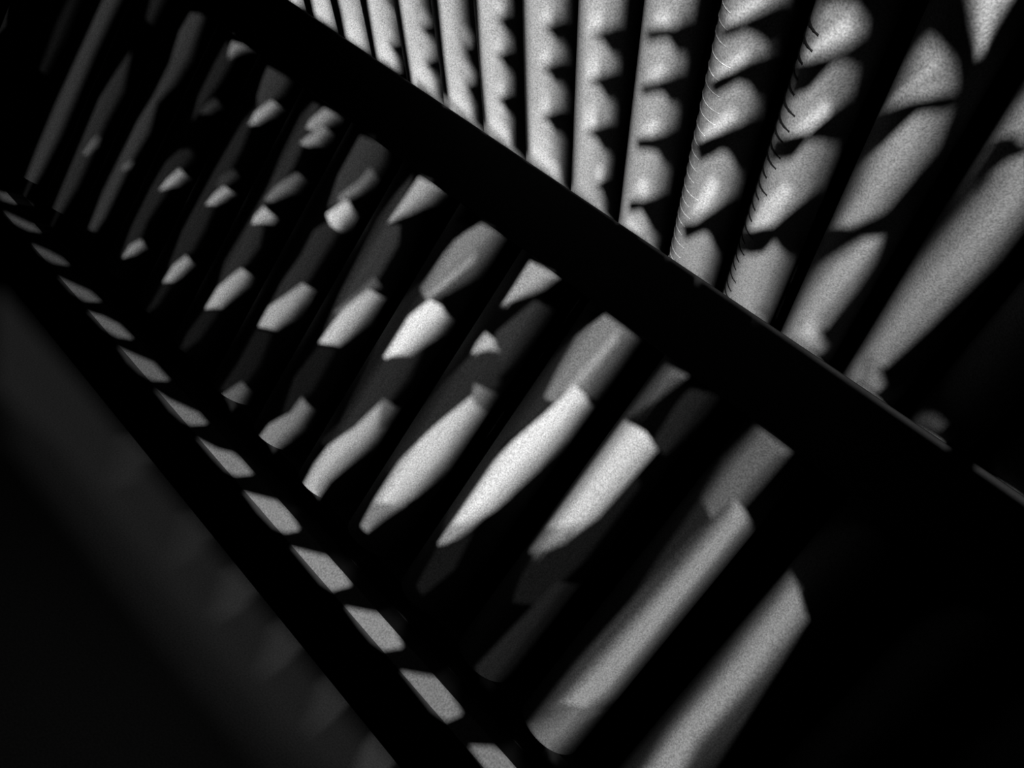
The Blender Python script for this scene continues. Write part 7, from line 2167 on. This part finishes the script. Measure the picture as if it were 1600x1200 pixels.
0.65:-749,172 0,8 3,3 0,-8
1:-749,172 0,8 3,3 0,-8
0:-752,169 12,22 3,-16 -7,-10 -3,3
0.04:-861,193 6,-21 3,-24 16,2 11,4 -14,56 -9,-9
0.09:-861,193 6,-21 3,-24 16,2 11,4 -14,56 -9,-9
0.18:-861,193 6,-21 3,-24 16,2 11,4 -14,56 -9,-9
0.25:-861,193 6,-21 3,-24 16,2 11,4 -14,56 -9,-9
0.06:-861,193 6,-21 3,-24 16,2 11,4 -7,18 -7,28 0,10 -9,-9
0.13:-861,193 6,-21 3,-24 16,2 11,4 -7,18 -7,28 0,10 -9,-9
0.25:-861,193 6,-21 3,-24 16,2 11,4 -7,18 -7,28 0,10 -9,-9
0.35:-861,193 6,-21 3,-24 16,2 11,4 -7,18 -7,28 0,10 -9,-9
0.09:-861,193 6,-21 3,-24 16,2 11,4 -7,7 -9,38 2,11 -9,-9
0.18:-861,193 6,-21 3,-24 16,2 11,4 -7,7 -9,38 2,11 -9,-9
0.35:-861,193 6,-21 3,-24 16,2 11,4 -7,7 -9,38 2,11 -9,-9
0.55:-861,193 6,-21 3,-24 16,2 11,4 -7,7 -9,38 2,11 -9,-9
0.09:-861,193 6,-21 3,-24 16,2 11,4 -9,6 -10,37 5,13 -9,-9
0.25:-861,193 6,-21 3,-24 16,2 11,4 -9,6 -10,37 5,13 -9,-9
0.45:-861,193 6,-21 3,-24 16,2 11,4 -9,6 -10,37 5,13 -9,-9
0.65:-861,193 6,-21 3,-24 16,2 11,4 -9,6 -10,37 5,13 -9,-9
0.13:-861,193 6,-21 3,-24 16,2 11,4 -12,4 -5,19 -4,19 7,14 -9,-9
0.35:-861,193 6,-21 3,-24 16,2 11,4 -12,4 -5,19 -4,19 7,14 -9,-9
0.55:-861,193 6,-21 3,-24 16,2 11,4 -12,4 -5,19 -4,19 7,14 -9,-9
0.75:-861,193 6,-21 3,-24 16,2 11,4 -12,4 -5,19 -4,19 7,14 -9,-9
0.04:-846,213 8,2 4,3 9,-64 -11,-4 -16,-2 4,22
0.09:-846,213 8,2 4,3 9,-64 -11,-4 -16,-2 4,22
0.18:-846,213 12,4 4,-20 5,-43 -11,-4 -16,-2 4,22
0.25:-846,213 8,2 3,-6 6,-22 4,-33 -11,-4 -16,-2 4,22
0.06:-846,213 12,4 6,-53 3,-10 -11,-4 -16,-2 4,22
0.13:-846,213 12,4 6,-53 3,-10 -11,-4 -16,-2 4,22
0.25:-846,213 12,4 6,-53 3,-10 -11,-4 -16,-2 4,22
0.35:-846,213 8,2 3,-5 4,-14 3,-32 3,-10 -11,-4 -16,-2 4,22
0.09:-846,213 11,3 5,-54 5,-8 -11,-4 -16,-2 4,22
0.18:-846,213 11,3 5,-54 5,-8 -11,-4 -16,-2 4,22
0.35:-846,213 11,3 5,-54 5,-8 -11,-4 -16,-2 4,22
0.55:-846,213 8,2 3,-3 5,-50 5,-8 -11,-4 -16,-2 4,22
0.09:-846,213 8,2 3,-1 -1,-12 3,-41 8,-7 -11,-4 -16,-2 4,22
0.25:-846,213 8,2 3,-1 -1,-12 3,-41 8,-7 -11,-4 -16,-2 4,22
0.45:-846,213 8,2 3,-1 -1,-12 3,-41 8,-7 -11,-4 -16,-2 4,22
0.65:-846,213 8,2 3,-2 -1,-11 3,-41 8,-7 -11,-4 -16,-2 4,22
0.13:-846,213 8,2 2,-2 0,-54 11,-5 -11,-4 -16,-2 4,22
0.35:-846,213 8,2 2,-2 0,-54 11,-5 -11,-4 -16,-2 4,22
0.55:-846,213 8,2 2,-2 0,-54 11,-5 -11,-4 -16,-2 4,22
0.75:-846,213 8,2 2,-2 0,-54 11,-5 -11,-4 -16,-2 4,22
0.04:-847,193 10,1 7,3 5,-43 -11,-4 -16,-2 4,23
0.09:-847,193 10,1 7,3 5,-43 -11,-4 -16,-2 4,23
0.18:-847,193 10,1 7,3 5,-43 -11,-4 -16,-2 4,23
0.25:-847,193 16,2 6,-41 -11,-4 -16,-2 4,23
0.06:-847,193 16,3 3,-32 3,-10 -11,-4 -16,-2 4,23
0.18:-847,193 16,3 3,-32 3,-10 -11,-4 -16,-2 4,23
0.25:-847,193 16,3 3,-32 3,-10 -11,-4 -16,-2 4,23
0.45:-847,193 16,3 3,-32 3,-10 -11,-4 -16,-2 4,23
0.09:-847,193 15,2 2,-33 5,-8 -11,-4 -16,-2 4,23
0.25:-847,193 15,2 2,-33 5,-8 -11,-4 -16,-2 4,23
0.45:-847,193 15,2 2,-33 5,-8 -11,-4 -16,-2 4,23
0.55:-847,193 15,2 2,-33 5,-8 -11,-4 -16,-2 4,23
0.13:-847,193 14,1 0,-34 8,-6 -11,-4 -16,-2 4,23
0.25:-847,193 14,1 0,-34 8,-6 -11,-4 -16,-2 4,23
0.45:-847,193 14,1 0,-34 8,-6 -11,-4 -16,-2 4,23
0.75:-847,193 14,1 0,-34 8,-6 -11,-4 -16,-2 4,23
0.13:-847,193 13,0 -3,-13 1,-21 11,-5 -11,-4 -16,-2 4,23
0.35:-847,193 13,0 -3,-13 1,-21 11,-5 -11,-4 -16,-2 4,23
0.55:-847,193 13,0 -3,-13 1,-21 11,-5 -11,-4 -16,-2 4,23
0.85:-847,193 13,0 -3,-13 1,-21 11,-5 -11,-4 -16,-2 4,23
0.18:-844,174 14,1 4,-22 -23,-4
0.45:-844,174 14,1 4,-22 -23,-4
0.65:-844,174 14,1 4,-22 -23,-4
1:-844,174 14,1 4,-22 -23,-4
0.04:-941,179 3,-28 24,6 -3,22 -5,16
0.09:-941,179 3,-28 24,6 -3,22 -5,16
0.18:-941,179 3,-28 24,6 -3,22 -5,16
0.25:-941,179 3,-28 24,6 -3,22 -5,16
0.06:-941,179 3,-28 24,6 -8,38
0.13:-941,179 3,-28 24,6 -8,38
0.25:-941,179 3,-28 24,6 -8,38
0.35:-941,179 3,-28 24,6 -8,38
0.09:-941,179 3,-28 24,6 -5,9 -1,11 -3,8 1,10
0.18:-941,179 3,-28 24,6 -5,9 -1,11 -3,8 1,10
0.35:-941,179 3,-28 24,6 -5,9 -1,11 -3,8 1,10
0.55:-941,179 3,-28 24,6 -5,9 -1,11 -3,8 1,10
0.09:-941,179 3,-28 24,6 -8,7 -3,19 3,12
0.25:-941,179 3,-28 24,6 -8,7 -3,19 3,12
0.45:-941,179 3,-28 24,6 -8,7 -3,19 3,12
0.65:-941,179 3,-28 24,6 -8,7 -3,19 3,12
0.13:-941,179 3,-28 24,6 -11,6 0,11 -2,8 5,13
0.35:-941,179 3,-28 24,6 -11,6 0,11 -2,8 5,13
0.55:-941,179 3,-28 24,6 -11,6 0,11 -2,8 5,13
0.75:-941,179 3,-28 24,6 -11,6 0,11 -2,8 5,13
0.04:-931,219 8,4 5,-21 4,-45 -24,-6 6,35
0.09:-931,219 8,4 5,-21 4,-45 -24,-6 6,35
0.18:-931,219 9,2 7,-41 1,-23 -24,-6 6,35
0.25:-931,219 6,2 10,-41 1,-23 -24,-6 6,35
0.06:-931,219 8,4 9,-66 -24,-6 6,35
0.13:-931,219 8,4 9,-66 -24,-6 6,35
0.25:-931,219 8,3 9,-65 -24,-6 6,35
0.35:-931,219 6,2 4,-13 7,-51 -24,-6 6,35
0.09:-931,219 8,3 5,-56 4,-9 -24,-6 6,35
0.18:-931,219 8,3 5,-56 4,-9 -24,-6 6,35
0.35:-931,219 8,3 5,-56 4,-9 -24,-6 6,35
0.55:-931,219 6,2 2,-6 3,-16 2,-33 4,-9 -24,-6 6,35
0.09:-931,219 6,2 2,-1 2,-55 7,-8 -24,-6 6,35
0.25:-931,219 6,2 2,-1 2,-55 7,-8 -24,-6 6,35
0.45:-931,219 6,2 2,-1 2,-55 7,-8 -24,-6 6,35
0.65:-931,219 6,2 4,-34 0,-22 7,-8 -24,-6 6,35
0.13:-931,219 6,2 1,-2 0,-56 10,-6 -24,-6 6,35
0.35:-931,219 6,2 1,-2 0,-56 10,-6 -24,-6 6,35
0.55:-931,219 6,2 1,-2 0,-56 10,-6 -24,-6 6,35
0.75:-931,219 6,2 1,-3 0,-55 10,-6 -24,-6 6,35
0.04:-932,198 13,4 5,-33 0,-12 -24,-6 3,12
0.09:-932,198 13,4 5,-33 0,-12 -24,-6 3,12
0.18:-932,198 13,4 5,-33 0,-12 -24,-6 3,12
0.25:-932,198 8,2 5,-1 5,-30 0,-12 -24,-6 3,12
0.06:-932,198 13,3 5,-44 -24,-6 3,12
0.18:-932,198 13,3 5,-44 -24,-6 3,12
0.25:-932,198 13,3 5,-44 -24,-6 3,12
0.45:-932,198 13,2 5,-43 -24,-6 3,12
0.09:-932,198 12,2 2,-34 4,-9 -24,-6 3,12
0.25:-932,198 12,2 2,-34 4,-9 -24,-6 3,12
0.45:-932,198 12,2 2,-34 4,-9 -24,-6 3,12
0.55:-932,198 12,2 2,-34 4,-9 -24,-6 3,12
0.13:-932,198 8,2 4,-1 -1,-35 7,-7 -24,-6 3,12
0.25:-932,198 8,2 4,-1 -1,-35 7,-7 -24,-6 3,12
0.45:-932,198 8,2 4,-1 -1,-35 7,-7 -24,-6 3,12
0.75:-932,198 8,2 4,-1 -1,-35 7,-7 -24,-6 3,12
0.13:-932,198 11,0 -3,-35 10,-6 -24,-6 3,12
0.35:-932,198 11,0 -3,-35 10,-6 -24,-6 3,12
0.55:-932,198 11,0 -3,-35 10,-6 -24,-6 3,12
0.85:-932,198 11,0 -3,-35 10,-6 -24,-6 3,12
0.18:-930,179 12,0 3,-23 -20,-3
0.45:-930,179 12,0 3,-23 -20,-3
0.65:-930,179 12,0 3,-23 -20,-3
1:-930,179 12,0 3,-23 -20,-3
0.025:-1024,163 3,-10 4,-3 15,10 -2,21
0.06:-1024,163 3,-10 4,-3 15,10 -2,21
0.09:-1024,163 3,-10 4,-3 15,10 -2,21
0.13:-1024,163 3,-10 4,-3 15,10 -2,21
0.04:-1024,163 3,-10 4,-3 13,10 0,21
0.09:-1024,163 3,-10 4,-3 13,10 0,21
0.18:-1024,163 3,-10 4,-3 13,10 0,21
0.25:-1024,163 3,-10 4,-3 13,10 0,21
0.06:-1024,163 3,-10 4,-3 12,9 -2,9 3,13
0.13:-1024,163 3,-10 4,-3 12,9 -2,9 3,13
0.25:-1024,163 3,-10 4,-3 12,9 -2,9 3,13
0.35:-1024,163 3,-10 4,-3 12,9 -2,9 3,13
0.06:-1024,163 3,-10 4,-3 10,7 -2,10 5,14
0.18:-1024,163 3,-10 4,-3 10,7 -2,10 5,14
0.35:-1024,163 3,-10 4,-3 10,7 -2,10 5,14
0.45:-1024,163 3,-10 4,-3 10,7 -2,10 5,14
0.09:-1024,163 3,-10 4,-3 8,6 -3,10 8,15
0.18:-1024,163 3,-10 4,-3 8,6 -3,10 8,15
0.35:-1024,163 3,-10 4,-3 8,6 -3,10 8,15
0.45:-1024,163 3,-10 4,-3 8,6 -3,10 8,15
0.04:-1014,222 3,4 2,-8 4,-23 3,-35 -15,-10 4,37
0.09:-1014,222 3,4 2,-8 4,-23 3,-35 -15,-10 4,37
0.18:-1014,222 3,2 2,-6 4,-23 3,-35 -15,-10 4,37
0.25:-1014,222 3,-5 6,-22 3,-35 -15,-10 4,37
0.06:-1014,222 3,4 4,-20 4,-46 -14,-10 4,37
0.13:-1014,222 3,4 4,-20 4,-46 -14,-10 4,37
0.25:-1014,222 3,3 4,-19 4,-46 -14,-10 4,37
0.35:-1014,222 7,-18 4,-44 -14,-10 4,37
0.09:-1014,222 3,5 2,-11 3,-23 1,-34 -12,-9 4,37
0.18:-1014,222 3,5 2,-11 3,-23 1,-34 -12,-9 4,37
0.35:-1014,222 3,3 2,-9 3,-23 1,-34 -12,-9 4,37
0.55:-1014,222 3,-4 5,-25 1,-34 -12,-9 4,37
0.09:-1014,222 2,5 4,-23 2,-46 -11,-8 4,37
0.25:-1014,222 2,5 4,-23 2,-46 -11,-8 4,37
0.45:-1014,222 3,4 3,-22 2,-46 -11,-8 4,37
0.65:-1014,222 3,-4 3,-14 2,-46 -11,-8 4,37
0.13:-1014,222 2,5 2,-13 2,-23 0,-34 -9,-7 4,37
0.35:-1014,222 2,5 2,-13 2,-23 0,-34 -9,-7 4,37
0.55:-1014,222 3,4 3,-35 0,-34 -9,-7 4,37
0.75:-1014,222 3,-3 1,-5 2,-23 0,-34 -9,-7 4,37
0.04:-1013,200 6,6 5,-46 -15,-10
0.09:-1013,200 6,6 5,-46 -15,-10
0.18:-1013,200 6,6 5,-46 -15,-10
0.25:-1013,200 6,3 5,-43 -15,-10
0.06:-1013,200 6,6 4,-46 -14,-10
0.18:-1013,200 6,6 4,-46 -14,-10
0.25:-1013,200 6,6 4,-46 -14,-10
0.45:-1013,200 6,3 4,-43 -14,-10
0.09:-1013,200 6,5 2,-46 -12,-9
0.25:-1013,200 6,5 2,-46 -12,-9
0.45:-1013,200 6,5 2,-46 -12,-9
0.55:-1013,200 6,4 2,-45 -12,-9
0.13:-1013,200 6,5 1,-47 -11,-8
0.25:-1013,200 6,5 1,-47 -11,-8
0.45:-1013,200 6,5 1,-47 -11,-8
0.75:-1013,200 6,4 1,-46 -11,-8
0.13:-1013,200 5,4 0,-47 -9,-7
0.35:-1013,200 5,4 0,-47 -9,-7
0.55:-1013,200 5,4 0,-47 -9,-7
0.85:-1013,200 5,4 0,-47 -9,-7
0.18:-1011,179 5,4 2,-24 -11,-8
0.45:-1011,179 5,4 2,-24 -11,-8
0.65:-1011,179 5,4 2,-24 -11,-8
1:-1011,179 5,4 2,-24 -11,-8
0.35:-677,144 0,7 103,-3 309,-12 1,-6
0.35:-220,128 0,6 36,-1 388,-15 1,-5
0.35:237,112 -1,5 27,-1 51,-2 1,-5""".split('\n'):
    t_, pts_ = row.split(':'); x_ = y_ = 0; q_ = []
    for pr in pts_.split(' '):
        dx, dy = pr.split(','); x_ += int(dx); y_ += int(dy); q_.append((x_*0.001, y_*0.001))
    MASK_CELLS.append((float(t_), q_))
# threads wound round two of the canopy slats: thin arcs on the side turned away
def arcs(name, slat, mat, r_off, s0, s1, n, a0, a1, mr):
    bm = bmesh.new(); rnd = random.Random(5)
    ax = Vector((0, -0.78307, 0.6219)).normalized(); e1 = Vector((-1, 0, 0)); e2 = ax.cross(e1)
    if e2.z > 0: e2 = -e2
    for i in range(n):
        s = (s0 + (s1-s0)*i/(n-1))*D + rnd.uniform(-.002, .002); A1 = a0 + (a1-a0)*rnd.uniform(.88, 1.08)
        prev = None; N = 9
        for j in range(N):
            t = a0 + (A1-a0)*j/(N-1); w_ = mr*(1 - .6*j/(N-1))
            rad = e1*math.cos(t) + e2*math.sin(t); c = ax*s + rad*(UP_R*D + r_off)
            ring = [bm.verts.new(c + rad*w_*math.cos(q) + ax*w_*math.sin(q)) for q in (0, math.pi/2, math.pi, 1.5*math.pi)]
            if prev:
                for q in range(4): bm.faces.new((prev[q], prev[(q+1)%4], ring[(q+1)%4], ring[q]))
            prev = ring
    o = link(name, bm, mat, parent=slat); o['kind'] = 'stuff'
for o in wound:
    if o.location.x + canopy.location.x < (-(UP_T0 - 1.5*UP_PITCH))*D:
        arcs('pale_thread', o, M_TWINE, 0.0, 0.02, 0.42, 24, math.radians(-35), math.radians(88), 0.0016)
    else:
        arcs('black_thread', o, M_FILM, 0.0, 0.02, 0.42, 25, math.radians(-35), math.radians(70), 0.0026)

# ---------------------------------------------------------------- tall blind added unseen behind the viewer: black board with clear and tinted cells shaping the sunlight
UH = Vector((math.cos(SUN_AZ), math.sin(SUN_AZ), 0)); UV = TOSUN.cross(UH)
if UV.z < 0: UV = -UV
def inside(pt, poly):
    x, y = pt; c = False; n = len(poly); j = n-1
    for i in range(n):
        xi, yi = poly[i]; xj, yj = poly[j]
        if (yi > y) != (yj > y) and x < (xj-xi)*(y-yi)/(yj-yi) + xi: c = not c
        j = i
    return c
def build_sun_mask(dist):
    v0 = (-EYE/D - dist*TOSUN.z)/UV.z + 0.01
    rect = [(-4.2, v0), (2.9, v0), (2.9, 2.2), (-4.2, 2.2)]
    pts = [Vector(p) for p in rect]; edges = [(0, 1), (1, 2), (2, 3), (3, 0)]
    for T, q in MASK_CELLS:
        b = len(pts); pts += [Vector(p) for p in q]
        edges += [(b+i, b+(i+1) % len(q)) for i in range(len(q))]
    vs, es, fs, *_ = geometry.delaunay_2d_cdt(pts, edges, [], 0, 1e-5, False)
    bb = [(min(p[0] for p in q), max(p[0] for p in q), min(p[1] for p in q), max(p[1] for p in q)) for T, q in MASK_CELLS]
    groups = {}
    for f in fs:
        c = sum((vs[i] for i in f), Vector((0, 0)))/len(f); T = 0.0
        for (t, q), b in zip(MASK_CELLS, bb):
            if b[0] <= c.x <= b[1] and b[2] <= c.y <= b[3] and inside((c.x, c.y), q): T = t
        groups.setdefault(T, []).append(f)
    def pos(v): return Vector((0, 0, EYE)) + (UH*v.x + UV*v.y + TOSUN*dist)*D
    sun_mask = bpy.data.objects.new('light_mask_1', None); COL.objects.link(sun_mask)
    sun_mask['kind'] = 'structure'; sun_mask.location = pos(Vector((0, v0)))
    for T, fl in sorted(groups.items()):
        if T > 0.97: continue                       # open
        used = sorted({i for f in fl for i in f}); ix = {i: n for n, i in enumerate(used)}
        me = bpy.data.meshes.new('mask_cell')
        me.from_pydata([pos(vs[i]) - sun_mask.location for i in used], [], [[ix[i] for i in f] for f in fl])
        me.materials.append(M_FILM if T == 0 else mask_tint('tinted_cell', T))
        o = bpy.data.objects.new('mask_board' if T == 0 else 'tinted_cell', me); COL.objects.link(o); o.parent = sun_mask
build_sun_mask(1.4)
